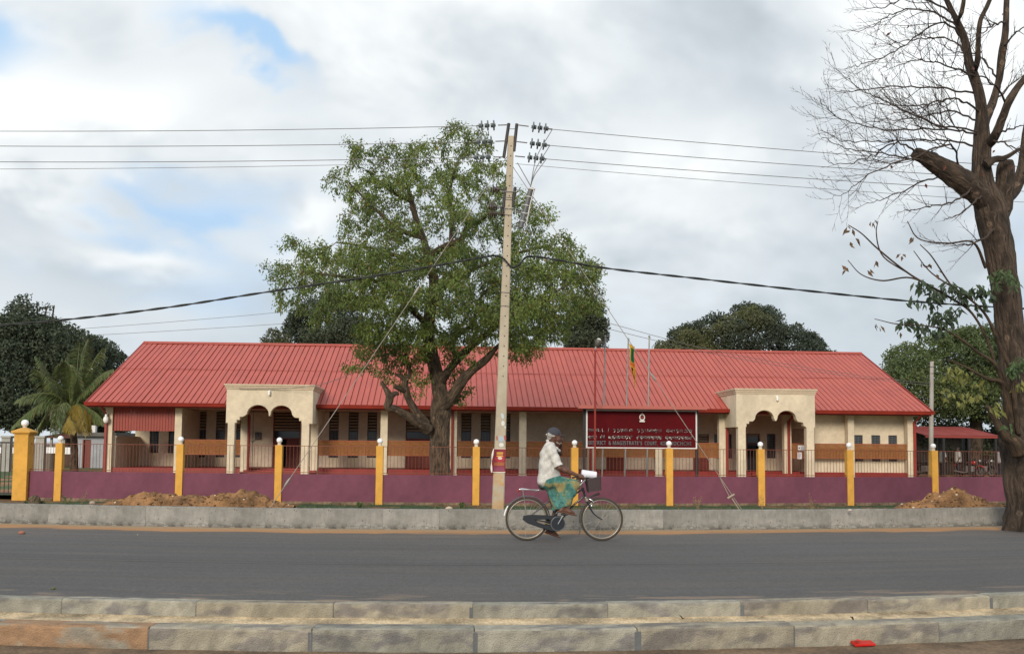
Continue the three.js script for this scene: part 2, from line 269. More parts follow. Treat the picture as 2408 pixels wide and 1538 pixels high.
{
  const dirt = mat([0.23, 0.155, 0.095], { map: sized(T.soil, 2.6), roughness: 1, bumpMap: sized(T.soilBump, 1.7), bumpScale: 0.03 });
  struct('ground', sheet(-700, 700, -900, 60, -0.32), dirt);
  // the earth in front, below the first kerb
  const near = mat([0.235, 0.175, 0.125], { map: sized(T.soil, 1.7), roughness: 1, bumpMap: sized(T.soilBump, 1.1), bumpScale: 0.02 });
  struct('dirt_shoulder', ribbon(-16, 16, () => 3, (x) => zLow(x) + 0.06, -0.185, 120, 60, false, (x, z) => (fb3(x * 2.2, 0.5, z * 2.2, 4) - 0.5) * 0.03), near);
  const sand = mat([0.76, 0.67, 0.52], { map: sized(T.soil, 1.1), roughness: 1, bumpMap: sized(T.soilBump, 0.6), bumpScale: 0.008 });
  struct('sand_strip', ribbon(-16, 16, (x) => zLow(x) - 0.17, (x) => zNear(x) + 0.04, -0.03, 200, 8, false, (x, z, t) => (fb3(x * 3, 1.5, z * 3, 4) - 0.5) * 0.014 - 0.008 * Math.sin(t * 3.14) + 0.012 * t), sand);
  // asphalt
  const asphalt = tex(2048, 1024, (u, v) => {
    const z = v * 8.4, f = h3(Math.floor(u * 2048), Math.floor(v * 1024), 5), f2 = vn2(u * 700, v * 420, 700, 420, 7);
    const band = fb2(u, v, 3, 5, 71, 60), big = fb2(u, v, 5, 5, 73, 3), wig = (vn2(u * 9, 0.5, 9, 1, 75) - 0.5) * 0.05;
    let k = 0.305 + 0.055 * (f - 0.5) + 0.06 * (f2 - 0.5) + 0.05 * (band - 0.5) + 0.06 * (big - 0.5);
    for (const [zz, w, d] of [[3.42, 0.04, 0.075], [3.62, 0.05, 0.04], [5.3, 0.05, 0.02]]) k -= d * Math.exp(-Math.pow((z - zz + wig) / w, 2)) * (0.5 + 0.7 * vn2(u * 22, 2.5, 22, 4, 79));
    let c = [k * 1.0, k * 0.985, k * 0.985];
    const edge = fb2(u, v, 14, 5, 81, 30) - 0.5, e2 = fb2(u, v, 40, 3, 85, 60) - 0.5;
    const dusty = sst(7.35, 7.75, z + edge * 0.55 + e2 * 0.3), grit = sst(7.95, 8.1, z + edge * 0.25);
    const nearDust = sst(0.56, 0.74, fb2(u, v, 30, 4, 87, 50) + sst(1.1, 0.1, z) * 0.22) * sst(1.5, 0.4, z) * 0.8;
    const film = sst(5.2, 7.6, z + edge * 2) * 0.18 + sst(0.45, 0.8, fb2(u, v, 7, 5, 89, 20)) * 0.1;
    const mix3 = (a, b, t) => [lerp(a[0], b[0], t), lerp(a[1], b[1], t), lerp(a[2], b[2], t)];
    c = mix3(c, [0.56, 0.47, 0.40], film); c = mix3(c, [0.66 + f2 * 0.06, 0.475 + f2 * 0.05, 0.32], dusty * 0.9); c = mix3(c, [0.585 + f2 * 0.06, 0.50 + f2 * 0.05, 0.415], grit); c = mix3(c, [0.62, 0.52, 0.42], nearDust);
    return c;
  });
  const at = asphalt.clone(); at.repeat.set(1 / 17, 1); at.needsUpdate = true;
  struct('road', ribbon(-45, 45, (x) => zNear(x) - 0.05, (x) => zKerb(x) - 0.05, 0, 160, 40, true), mat([1, 1, 1], { map: at, roughness: 0.86, bumpMap: sized(T.grainBump, 0.35), bumpScale: 0.003 }));
  // verge between kerb and fence: low green growth on earth
  const vergeTex = tex(1024, 512, (u, v) => { const g = fb2(u, v, 10, 6, 91, 5), f = fb2(u, v, 80, 3, 95, 40), t = sst(0.36, 0.5, g); const k = 0.7 + 0.6 * f; return [lerp(0.42, 0.20, t) * k, lerp(0.32, 0.29, t) * k, lerp(0.21, 0.15, t) * k]; });
  struct('grass_verge', ribbon(-40, 40, (x) => zKerb(x) - 0.1, (x) => zFence(x) - 0.3, -0.1, 140, 20, false, (x, z) => (fb3(x * 1.2, 0.2, z * 1.2, 4) - 0.5) * 0.07), mat([1, 1, 1], { map: sized(vergeTex, 9, 6), roughness: 1, bumpMap: sized(T.soilBump, 0.8), bumpScale: 0.06 }));
  const yardTex = tex(512, 512, (u, v) => { const g = fb2(u, v, 6, 6, 97), t = sst(0.42, 0.6, g), f = fb2(u, v, 60, 3, 99), k = 0.75 + 0.5 * f; return [lerp(0.56, 0.26, t) * k, lerp(0.40, 0.33, t) * k, lerp(0.27, 0.17, t) * k]; });
  struct('court_yard', ribbon(-90, 90, (x) => zFence(x) - 0.02, () => -130, 0.02, 60, 20), mat([1, 1, 1], { map: sized(yardTex, 11), roughness: 1 }));

  // kerb stones: one mesh per stone
  const kerbFar = canvasTex(2048, 256, (c, w, h) => {
    for (let x = 0; x < w; x += 1) { }
    const im = c.createImageData(w, h);
    for (let j = 0; j < h; j++) for (let i = 0; i < w; i++) {
      const u = i / w, v = j / h, n = fb2(u, v, 20, 6, 101, 3), s = fb2(u, v, 160, 4, 103, 4), f = h3(i, j, 9), k0 = 136 + 50 * (n - 0.5) + 26 * (s - 0.5) + 16 * (f - 0.5);
      const low = sst(0.55, 1.0, v) * sst(0.42, 0.6, fb2(u, v, 60, 5, 107, 10)), k = k0 * (1 - 0.42 * low), o = (j * w + i) * 4;
      im.data[o] = k; im.data[o + 1] = k * 0.995; im.data[o + 2] = k * 0.965; im.data[o + 3] = 255;
    }
    c.putImageData(im, 0, 0);
    const R = () => rnd();
    for (let i = 0; i < 420; i++) {                                      // dark nicks and air pits
      const x = R() * w, dense = vn2(x / 120, 0.5), y = (R() < 0.45 ? 0.72 + 0.24 * R() : R()) * h * 0.96; if (R() > dense + 0.25) continue;
      c.strokeStyle = `rgba(${40 + R() * 40},${38 + R() * 36},${34 + R() * 30},${0.35 + 0.5 * R()})`; c.lineWidth = 1 + R() * 2.6; c.beginPath(); c.moveTo(x, y); c.lineTo(x + (R() - 0.5) * 8, y + R() * 22); c.stroke();
    }
    for (let k = 0; k < 14; k++) { let x = R() * w, y = h * (0.74 + 0.16 * R()); c.strokeStyle = 'rgba(48,46,42,0.75)'; c.lineWidth = 1.6; c.beginPath(); c.moveTo(x, y); for (let i = 0; i < 14; i++) { x += 5 + R() * 9; y += (R() - 0.5) * 9; c.lineTo(x, y); } c.stroke(); }
  });
  const kerbMats = [0.98, 0.88, 1.06, 0.93].map((k, i) => { const t = kerbFar.clone(); t.repeat.set(1 / 6.5, 1 / 0.44); t.offset.set(i * 0.27, 0.01); t.needsUpdate = true; return mat([k, k, k], { map: t, roughness: 0.95, bumpMap: sized(T.grainBump, 0.5), bumpScale: 0.006 }); });
  const stoneGeo = (len, w, h, c) => { const s = new THREE.Shape(); s.moveTo(0, 0); s.lineTo(w, 0); s.lineTo(w, h); s.lineTo(c, h); s.quadraticCurveTo(0, h, 0, h - c); s.lineTo(0, 0); return new THREE.ExtrudeGeometry(s, { depth: len, bevelEnabled: true, bevelThickness: 0.006, bevelSize: 0.006, bevelOffset: -0.006, bevelSegments: 1, curveSegments: 3 }).rotateY(Math.PI / 2); };   // length along +x, front at z = 0, going back to -w
  function kerbRow(parent, joints, f, y0, h, w, c, mats, py, extra = {}) {
    const pts = joints.map((px) => onCurve(px, f, py));
    for (let i = 0; i < pts.length - 1; i++) {
      const [x0, z0] = pts[i], [x1, z1] = pts[i + 1], L = Math.hypot(x1 - x0, z1 - z0), gap = extra.gap ?? 0.012, g = muv(stoneGeo(L - gap, w, h, c), 1, i * 1.7, 0);
      const m = mesh('kerb_stone', g, mats[(i * 7 + (extra.s ?? 0)) % mats.length], parent);
      m.position.set(x0 + gap / 2, y0 + (rnd() - 0.5) * (extra.j ?? 0.008), z0 + (rnd() - 0.5) * (extra.j ?? 0.008)); m.rotation.y = Math.atan2(z0 - z1, x1 - x0);
    }
  }
  const span = (list, from, to, d) => { const a = []; for (let x = list[0] - d; x > from; x -= d) a.unshift(x); const b = []; for (let x = list[list.length - 1] + d; x < to; x += d) b.push(x); return [...a, ...list, ...b]; };
  const far = struct('kerb');
  kerbRow(far, span([110, 226, 340, 489, 622, 763, 900, 1032, 1165, 1300, 1432, 1560, 1690, 1826, 1956, 2078, 2180, 2290, 2371], -500, 2372, 128), zKerb, -0.06, 0.42, 0.14, 0.012, kerbMats, 1243, { j: 0.01, gap: 0.008 });
  // joint mortar and stones of the two near kerbs
  const kerbNear = canvasTex(2048, 512, (c, w, h) => {
    const im = c.createImageData(w, h);
    for (let j = 0; j < h; j++) for (let i = 0; i < w; i++) {
      const u = i / w, v = j / h, sk = u + v * 0.06, n = fb2(u, v, 9, 7, 111, 3), m = fb2(sk, v, 60, 5, 113, 9), f = h3(i, j, 19), st = sst(0.5, 0.72, fb2(sk, v, 16, 6, 117, 8)), k0 = 148 + 32 * (n - 0.5) + 50 * (m - 0.5) + 24 * (f - 0.5), k = k0 * (1 - 0.2 * st), o = (j * w + i) * 4;
      im.data[o] = k * 0.99; im.data[o + 1] = k * 0.97; im.data[o + 2] = k * lerp(0.89, 0.95, st); im.data[o + 3] = 255;
    }
    c.putImageData(im, 0, 0);
  });
  const laterite = canvasTex(1024, 256, (c, w, h) => {
    const im = c.createImageData(w, h);
    for (let j = 0; j < h; j++) for (let i = 0; i < w; i++) { const u = i / w, v = j / h, n = fb2(u, v, 6, 7, 121, 2), m = fb2(u, v, 40, 4, 123, 12), t = sst(0.4, 0.62, fb2(u, v, 7, 6, 127, 3)), k = 150 + 50 * (n - 0.5) + 40 * (m - 0.5), o = (j * w + i) * 4; im.data[o] = k * lerp(1, 1.0, t); im.data[o + 1] = k * lerp(0.95, 0.80, t); im.data[o + 2] = k * lerp(0.86, 0.62, t); im.data[o + 3] = 255; }
    c.putImageData(im, 0, 0);
  });
  const nearMats = [[1, 1, 1], [0.86, 0.87, 0.88], [1.08, 1.03, 0.97], [0.95, 0.9, 0.84]].map(([r, g, b], i) => { const t = kerbNear.clone(); t.repeat.set(1 / 4.2, 1 / 0.9); t.offset.set(i * 0.31, i * 0.2); t.needsUpdate = true; return mat([r, g, b], { map: t, roughness: 0.95, bumpMap: sized(T.grainBump, 0.4), bumpScale: 0.008 }); });
  const lat = laterite.clone(); lat.repeat.set(1 / 2.4, 1 / 0.5); lat.needsUpdate = true; const latMat = mat([1, 1, 1], { map: lat, roughness: 0.97, bumpMap: sized(T.grainBump, 0.4), bumpScale: 0.008 });
  const up = struct('kerb');
  kerbRow(up, span([143, 460, 783, 1112, 1430, 1743, 2043, 2330], -1500, 3800, 312), (x) => zNear(x) + 0.05, -0.12, 0.225, 0.13, 0.022, nearMats, 1430, { j: 0.014, gap: 0.014, s: 1 });
  const low = struct('kerb');
  kerbRow(low, span([347, 732, 1115, 1500, 1870, 2210], -1500, 3900, 365), zLow, -0.26, 0.245, 0.19, 0.03, nearMats, 1500, { j: 0.016, gap: 0.02, s: 3 });
  low.children.forEach((m) => { const px = m.position.x; if (Math.abs(px - X(-40, -8, 1500)) < 0.35) { m.material = latMat; m.userData.label = 'kerb stone stained orange by laterite earth'; } });
  const mortar = mat([0.15, 0.16, 0.17], { map: sized(T.mottle, 0.4), roughness: 1 });
  for (const [o, list, f, py, y0, h, d] of [[up, [143, 460, 783, 1112, 1430, 1743, 2043, 2330], (x) => zNear(x) + 0.05, 1430, -0.12, 0.205, 0.1], [low, [347, 732, 1115, 1500, 1870, 2210], zLow, 1500, -0.26, 0.225, 0.16]])
    for (const px of list) { const [x, z] = onCurve(px, f, py); part(o, 'mortar_joint', rbox(0.075, h, d, 0.012, x, y0 + h / 2, z - d / 2 - 0.004), mortar); }
}

// ---------------------------------------------------------------- boundary fence
{
  const f = thing('boundary_fence', 'low purple wall with yellow posts, white globes and thin brown railings along the verge', 'fence');
  const yBase = -0.12, yTop = Y(1119, -25.5), yPost = Y(1051.5, -25.5), zF = (x) => zFence(x);
  const posts = [131, 417, 651, 890, 1118.6, 1352, 1576, 1793, 2003, 2203, 2404].map((px) => onCurve(px, (x) => zF(x) + 0.1));
  const [lx, lz] = onCurve(39, (x) => zF(x) + 0.25);
  posts.forEach(([x, z]) => {
    const g = grp(f, 'post'); g.position.set(x, 0, z - 0.1);
    part(g, 'shaft', rbox(0.19, yPost - yBase, 0.2, 0.008, 0, (yPost + yBase) / 2, 0), M.yellow);
    part(g, 'globe_neck', new THREE.CylinderGeometry(0.045, 0.055, 0.06, 12).translate(0, yPost + 0.03, 0), M.creamDado);
    part(g, 'globe', sph(0.078, 0, yPost + 0.13, 0, 20), M.globe);
  });
  { // the bigger gate pillar at the left end
    const g = grp(f, 'gate_pillar', 'thick yellow gate pillar with a stepped cap'); g.position.set(lx, 0, lz - 0.25);
    const yP = Y(1031, -26);
    part(g, 'shaft', rbox(0.385, yP - yBase, 0.4, 0.012, 0, (yP + yBase) / 2, 0), M.yellow);
    part(g, 'cap', mg([rbox(0.46, 0.035, 0.46, 0.01, 0, yP + 0.018, 0), rbox(0.53, 0.045, 0.53, 0.012, 0, yP + 0.058, 0), muv(new THREE.CylinderGeometry(0.09, 0.37, 0.1, 4).rotateY(Math.PI / 4).translate(0, yP + 0.13, 0))]), M.yellow);
    part(g, 'globe_neck', new THREE.CylinderGeometry(0.05, 0.06, 0.07, 12).translate(0, yP + 0.2, 0), M.creamDado);
    part(g, 'globe', sph(0.1, 0, yP + 0.31, 0, 20), M.globe);
  }
  const runs = [[lx + 0.19, lz - 0.25], ...posts.map(([x, z]) => [x, z - 0.1])];
  let count = 0; const footM = mat([0.30, 0.24, 0.19], { map: sized(T.soil, 0.8), roughness: 1 });
  for (let i = 0; i < runs.length - 1; i++) {
    let [x0, z0] = runs[i], [x1, z1] = runs[i + 1]; if (i) x0 += 0.097; x1 -= 0.097;
    const L = Math.hypot(x1 - x0, z1 - z0), ang = Math.atan2(z0 - z1, x1 - x0), w = part(f, 'wall_panel', muv(new THREE.BoxGeometry(L, yTop - yBase, 0.12).translate(L / 2, (yTop + yBase) / 2, 0), 1, i * 1.37, 0), M.purple), ftg = part(f, 'footing', rbox(L, 0.12, 0.17, 0.012, L / 2, yBase + 0.03, 0), footM);
    ftg.position.set(x0, 0, z0); ftg.rotation.y = ang;
    w.position.set(x0, 0, z0); w.rotation.y = ang;
    const rl = grp(f, 'railing'); rl.position.set(x0, 0, z0); rl.rotation.y = ang;
    const n = Math.round(L / 0.098), yR = Y(1053, -25.5), barGeo = new THREE.CylinderGeometry(0.0056, 0.0056, yR - yTop + 0.02, 6).translate(0, (yR + yTop) / 2 - 0.01, 0);
    for (const yy of [yR, yTop + 0.045]) part(rl, 'rail', rbox(L, 0.016, 0.022, 0.003, L / 2, yy, 0, 1), M.bars);
    for (let k = 1; k < n; k++) { const b = mesh('bar', barGeo, M.bars, rl); b.position.x = k / n * L; count++; }
  }
}
{ // iron gate leaf left of the pillar
  const g = thing('entrance_gate', 'black iron bar gate left of the thick yellow pillar', 'gate');
  const [gx, gz] = onCurve(14, (x) => zFence(x) + 0.1), yb = 0.02, yt = Y(1051, -26);
  g.position.set(gx, 0, gz - 0.15);
  for (const y of [yb + 0.05, yt]) part(g, 'rail', box(2.4, 0.045, 0.04, -1.1, y, 0), M.black);
  for (let k = 0; k < 21; k++) part(g, 'bar', bar(V(0.07 - k * 0.115, yb, 0), V(0.07 - k * 0.115, yt + 0.02, 0), 0.011, 6), M.black);
}

// ---------------------------------------------------------------- the court building
const bld = thing('court_building', 'long single storey cream court building with red sheet metal roof and two arched porticos', 'building');
const zC = -45, zW = -48.5, zE = -44.2, zR = -52, XL = -16.8, XR = 23.45;
const yFloor = 0.36, yEave = Y(957, zE), yRidge = Y(819.5, zR);
{
  // roof: two courses of ribbed sheets on the front slope
  const roof = grp(bld, 'roof'), dy = yRidge - yEave, dz = zE - zR, SL = Math.hypot(dy, dz), ang = Math.atan2(dy, dz);
  const n = 49, wS = (XR - XL) / n, lap = 0.52 * SL;
  function sheetGeo(len, w) {                                             // three pans per sheet, along the slope
    const pr = [[0, 0]]; for (let k = 0; k < 3; k++) { const a = k * w / 3; pr.push([a + w / 3 - 0.052, 0.006], [a + w / 3 - 0.046, -0.055], [a + w / 3 - 0.008, -0.055], [a + w / 3, 0.006]); }   // pans with deep narrow channels
    const pos = [], uv = [], idx = []; for (const z of [0, -len]) for (const [x, y] of pr) { pos.push(x, y, z); uv.push(x, -z); }
    const m = pr.length; for (let i = 0; i < m - 1; i++) idx.push(i, i + 1, m + i, m + i, i + 1, m + i + 1);
    const g = new THREE.BufferGeometry(); g.setAttribute('position', new THREE.Float32BufferAttribute(pos, 3)); g.setAttribute('uv', new THREE.Float32BufferAttribute(uv, 2)); g.setIndex(idx); const q = g.toNonIndexed(); q.computeVertexNormals(); return q;
  }
  const low = sheetGeo(lap + 0.15, wS), high = sheetGeo(SL - lap, wS), ms = [M.roof, M.roofB, M.roof, M.roofC, M.roof];
  for (let i = 0; i < n; i++) for (const [g, d, lift] of [[low, 0, 0], [high, lap, 0.018]]) {
    const s = mesh('roof_sheet', g, ms[(i * 3 + (d ? 2 : 0)) % 5], roof); s.rotation.x = ang;
    s.position.set(XL + i * wS, yEave + d * Math.sin(ang) + lift + 0.012 * (rnd() - 0.5), zE - d * Math.cos(ang));
  }
  part(roof, 'back_slope', muv(new THREE.PlaneGeometry(XR - XL, SL + 0.2).rotateX(-Math.PI / 2).translate(0, 0, 0).rotateX(-ang).translate((XL + XR) / 2, (yEave + yRidge) / 2, 2 * zR - (zE + zR) / 2)), M.roofB);
  part(roof, 'ridge_cap', [muv(new THREE.BoxGeometry(XR - XL + 0.06, 0.012, 0.26).rotateX(ang).translate((XL + XR) / 2, yRidge + 0.015, zR + 0.1)), muv(new THREE.BoxGeometry(XR - XL + 0.06, 0.012, 0.26).rotateX(-ang).translate((XL + XR) / 2, yRidge + 0.015, zR - 0.1)), tube([V(XL - 0.03, yRidge + 0.05, zR), V(XR + 0.03, yRidge + 0.05, zR)], 0.045, 8)], M.roofC);
  for (const x of [XL - 0.012, XR + 0.012]) part(roof, 'barge_board', muv(new THREE.BoxGeometry(0.05, 0.2, SL + 0.05).rotateX(ang).translate(x, (yEave + yRidge) / 2 - 0.06, (zE + zR) / 2)), M.red);
  // gutter and fascia
  const gut = new THREE.Shape(); gut.moveTo(0, 0); gut.lineTo(0.05, -0.13); gut.lineTo(0.16, -0.15); gut.lineTo(0.2, -0.02); gut.lineTo(0.22, 0.01); gut.lineTo(0.2, 0.02); gut.lineTo(0.17, -0.02); gut.lineTo(0.14, -0.12); gut.lineTo(0.06, -0.1); gut.lineTo(0.03, 0.01);
  const yG = yEave - 0.01;
  const [p1a, p1b, p2a, p2b] = [X(531, zE, 960), X(735, zE, 960), X(1733, zE, 960), X(1918, zE, 960)];
  for (const [a, b] of [[XL - 0.04, p1a], [p1b, p2a], [p2b, XR + 0.04]]) part(roof, 'gutter', muv(new THREE.ExtrudeGeometry(gut, { depth: b - a, bevelEnabled: false }).rotateY(-Math.PI / 2).translate(b, yG, zE - 0.02)), M.red);
  part(roof, 'fascia', box(XR - XL, 0.2, 0.03, (XL + XR) / 2, yEave - 0.12, zE - 0.1), M.red);
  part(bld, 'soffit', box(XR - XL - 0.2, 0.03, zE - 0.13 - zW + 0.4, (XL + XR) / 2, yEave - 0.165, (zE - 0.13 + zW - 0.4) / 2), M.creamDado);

  // floor, walls
  const xl = X(256, zC), xr = X(2151, zC), yC = yEave - 0.2;
  const xStep = [[X(575, zC), X(745, zC)], [X(1766, zC), X(1893, zC)]];
  part(bld, 'veranda_floor', [bx(xl - 0.05, xStep[0][0], 0, yFloor, zC - 0.04, zW), bx(xStep[0][1], xStep[1][0], 0, yFloor, zC - 0.04, zW), bx(xStep[1][1], xr, 0, yFloor, zC - 0.04, zW), bx(xStep[0][0], xStep[0][1], 0, yFloor - 0.003, zC - 0.6, zW), bx(xStep[1][0], xStep[1][1], 0, yFloor - 0.003, zC - 0.6, zW)], M.redFloor);
  for (const [a, b] of xStep) part(bld, 'entrance_step', [bx(a + 0.002, b - 0.002, 0, 0.2, zC + 1.1, zC - 0.597), bx(a + 0.004, b - 0.004, 0.2, 0.29, zC + 0.2, zC - 0.596)], M.redFloor);
  const yw = (py, px) => Y(py, zW, px);
  const A = [[460, 482], [505, 527], [553, 575], [772, 794.6], [818, 841], [862.6, 885], [1084, 1107.6], [1130, 1153], [1177, 1199.6]];
  const holes = [], win = [];
  for (const [a, b] of A) { const c = (a + b) / 2, h = [X(a, zW), X(b, zW), yw(1076.5 + (c - 800) * 0.003, c), yw(970 + (c - 800) * 0.004, c)]; holes.push(h); win.push([h, yw(1014 + (c - 800) * 0.004, c)]); }
  const B = [[349.6, 371, 1010, 1065.5], [394, 414, 1010, 1066], [1680.6, 1721.5, 1021, 1078], [1805, 1825, 1020.5, 1078]];
  for (const [a, b, t, u] of B) { const c = (a + b) / 2, h = [X(a, zW), X(b, zW), yw(u, c), yw(t, c)]; holes.push(h); win.push([h, null]); }
  const D = [[640, 704, 957, 1014], [953, 1030, 979, 1016], [1426, 1470, 1020, 1030], [1631, 1668, 1021, 1040], [1757, 1788, 1020, 1026], [1878, 1900, 1022, 1030]], doors = [];
  for (const [a, b, t, m] of D) { const c = (a + b) / 2, h = [X(a, zW), X(b, zW), yFloor, yw(t, c)]; holes.push(h); doors.push([h, yw(m, c)]); }
  const zw = X(1917, zC - 0.45), wallGeo = wallHoles(xl, zw, yFloor - 0.3, yC + 0.2, zW, 0.22, holes);
  part(bld, 'front_wall', wallGeo, M.cream);
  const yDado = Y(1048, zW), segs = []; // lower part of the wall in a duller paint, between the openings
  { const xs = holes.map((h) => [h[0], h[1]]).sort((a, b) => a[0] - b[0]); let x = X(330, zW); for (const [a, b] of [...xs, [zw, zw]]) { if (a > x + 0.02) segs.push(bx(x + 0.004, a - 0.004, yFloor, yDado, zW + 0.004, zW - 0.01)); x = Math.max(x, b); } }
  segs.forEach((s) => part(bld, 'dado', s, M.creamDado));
  // right bays: the wall stands almost flush with the columns
  const Rw = [[2010.6, 2030.7], [2051, 2072], [2091, 2111.7]], zq = zC - 0.45, hr = Rw.map(([a, b]) => [X(a, zq), X(b, zq), Y(1085, zq, 2050), Y(1023.5, zq, 2050)]);
  part(bld, 'front_wall', wallHoles(zw, xr + 0.02, 0, yC + 0.2, zq, 0.22, hr), M.cream);
  hr.forEach((h) => win.push([h, null, zq]));
  part(bld, 'side_wall', [bx(zw - 0.2, zw, 0, yC + 0.2, zq - 0.22, zW)], M.cream);
  part(bld, 'side_wall', [muv(new THREE.BoxGeometry(0.22, yC + 0.25, 2 * (zW - zR) - 0.5).translate(xl + 0.11, (yC + 0.2) / 2, zR)), bx(xr - 0.2, xr + 0.02, 0, yC + 0.25, zq - 0.22, 2 * zR - zW)], M.cream);
  { // gables
    const s = (x) => { const g = new THREE.Shape(); g.moveTo(-(zE - 1.0), yC); g.lineTo(-(2 * zR - zE + 1.0), yC); g.lineTo(-zR, yRidge - 0.35); const q = new THREE.ExtrudeGeometry(g, { depth: 0.18, bevelEnabled: false }).rotateY(Math.PI / 2).translate(x, 0, 0); return muv(q); };
    part(bld, 'gable_wall', s(xl + 0.02), M.cream); part(bld, 'gable_wall', s(xr - 0.18), M.cream);
  }
  part(bld, 'back_wall', [bx(xl, xr, 0, yC + 0.2, 2 * zR - zW, 2 * zR - zW - 0.2), bx(xl, xr, yC + 0.16, yC + 0.2, zW - 0.25, 2 * zR - zW)], M.cream);
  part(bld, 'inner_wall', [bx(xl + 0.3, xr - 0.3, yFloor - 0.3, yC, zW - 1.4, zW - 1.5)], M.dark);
  // left open bay: half wall at its end and the cross wall beside it
  part(bld, 'half_wall', [bx(xl + 0.02, xl + 0.2, 0, Y(1029, zC - 1, 300), zC - 0.2, zW), bx(xl - 0.01, xl + 0.23, Y(1029, zC - 1, 300), Y(1029, zC - 1, 300) + 0.07, zC - 0.2, zW)], M.creamDado);
  part(bld, 'cross_wall', bx(X(410, zC), X(410, zC) + 0.2, yFloor, yC, zC - 0.25, zW), M.cream);

  // windows
  const frame = (a, b, c, d, z, t = 0.05) => [bx(a, a + t, c, d, z, z - 0.07), bx(b - t, b, c, d, z, z - 0.07), bx(a + t, b - t, c, c + t, z, z - 0.07), bx(a + t, b - t, d - t, d, z, z - 0.07)];
  for (const [[a, b, c, d], m, z0] of win) {
    const g = grp(bld, 'window'), z = (z0 ?? zW) - 0.06, top = m ?? d;
    part(g, 'frame', [...frame(a, b, c, d, z, 0.035), ...(m ? [bx(a + 0.035, b - 0.035, m - 0.025, m + 0.025, z + 0.004, z - 0.06)] : [])], M.grille);
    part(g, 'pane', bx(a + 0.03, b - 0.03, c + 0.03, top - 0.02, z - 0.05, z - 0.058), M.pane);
    const bars = []; for (let x = a + 0.1; x < b - 0.05; x += 0.075) bars.push(bx(x, x + 0.012, c + 0.03, top - 0.02, z - 0.02, z - 0.03)); for (let y = c + 0.1; y < top - 0.05; y += 0.085) bars.push(bx(a + 0.03, b - 0.03, y, y + 0.012, z - 0.018, z - 0.028));
    part(g, 'grille', bars, mat([0.16, 0.17, 0.19], { roughness: 0.5 }));
    if (m) { const ns = 6, st = (d - 0.04 - m) / ns; for (let k = 0; k < ns; k++) part(g, 'louvre_slat', muv(new THREE.BoxGeometry(b - a - 0.07, 0.018, 0.13).rotateX(0.75).translate((a + b) / 2, m + st * (k + 0.6), z - 0.05)), M.louvre); }
  }
  // doors: louvred transom over two dark red leaves
  doors.forEach(([[a, b, c, d], m], i) => {
    const g = grp(bld, 'door'), z = zW - 0.05, ns = Math.max(0, Math.round((d - m) / 0.16)), yT = ns ? m - 0.38 : m;
    part(g, 'frame', [bx(a, a + 0.05, c, d, z, z - 0.1), bx(b - 0.05, b, c, d, z, z - 0.1), bx(a + 0.05, b - 0.05, yT - 0.03, yT + 0.03, z + 0.003, z - 0.1)], M.doorRed);
    for (let k = 0; k < ns; k++) part(g, 'louvre_slat', muv(new THREE.BoxGeometry(b - a - 0.1, 0.02, 0.14).rotateX(0.75).translate((a + b) / 2, m + (d - m) * (k + 0.5) / ns, z - 0.05)), M.louvre);
    if (ns) part(g, 'transom_pane', bx(a + 0.05, b - 0.05, yT + 0.03, m, z - 0.06, z - 0.07), M.pane);
    const leaf = (x0, x1) => [bx(x0, x1, c, yT - 0.03, z - 0.03, z - 0.07), ...[0.12, 0.42, 0.7].map((t) => rbox((x1 - x0) * 0.7, (yT - c) * 0.22, 0.03, 0.008, (x0 + x1) / 2, c + (yT - c) * (t + 0.1), z - 0.025))];
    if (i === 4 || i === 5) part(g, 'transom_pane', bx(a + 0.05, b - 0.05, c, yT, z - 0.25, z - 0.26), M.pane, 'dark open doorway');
    else if (i === 0) { part(g, 'door_leaf', leaf(lerp(a, b, 0.5), b - 0.05), M.doorRed); part(g, 'door_leaf', leaf(a + 0.05, lerp(a, b, 0.17)), M.red); }
    else { part(g, 'door_leaf', leaf(a + 0.05, (a + b) / 2 - 0.005), M.doorRed); part(g, 'door_leaf', leaf((a + b) / 2 + 0.005, b - 0.05), M.doorRed); }
  });

  // columns with plain bases
  for (const [px, w] of [[253, 0.34], [417, 0.33], [573, 0.35], [738, 0.34], [902, 0.34], [1065.5, 0.34], [1229, 0.35], [1390, 0.34], [1549.5, 0.35], [1699, 0.32], [1853, 0.36], [2002, 0.32], [2142, 0.3]]) {
    const x = X(px, zC), g = grp(bld, 'column');
    part(g, 'shaft', rbox(w, yC + 0.1 - 0.12, 0.34, 0.012, x, (yC + 0.1 + 0.12) / 2, zC - 0.1), M.cream);
    part(g, 'base', rbox(w + 0.06, 0.14, 0.4, 0.01, x, 0.08, zC - 0.1), M.cream);
  }
  // red rainwater pipes that bend in from the gutter
  for (const px of [248, 584.5, 1063, 1388, 1709, 1854, 2150]) {
    const x = X(px, zC), z = zC + 0.13, s = px === 248 ? -1 : 1;
    part(bld, 'downpipe', [...(px === 1063 || px === 1388 ? [] : [bar(V(x + 0.02 * s, yEave - 0.15, zE + 0.06), V(x, yC - 0.35, z), 0.05)]), rbox(0.12, (px === 1063 || px === 1388 ? yEave - 0.1 : yC - 0.3) - 0.1, 0.1, 0.02, x, ((px === 1063 || px === 1388 ? yEave - 0.1 : yC - 0.3) + 0.1) / 2, z)], M.red);
  }
  // brown mesh screens hung between the columns, with frame bars
  const scr = [[432, 534, 2], [551, 566, 0], [746, 894, 3], [910, 1057, 2], [1073.5, 1221, 3], [1237, 1382, 3], [1398, 1541, 3], [1558, 1691, 3], [1863, 1897, 1], [1917.6, 1993, 2], [2010, 2134, 4]];
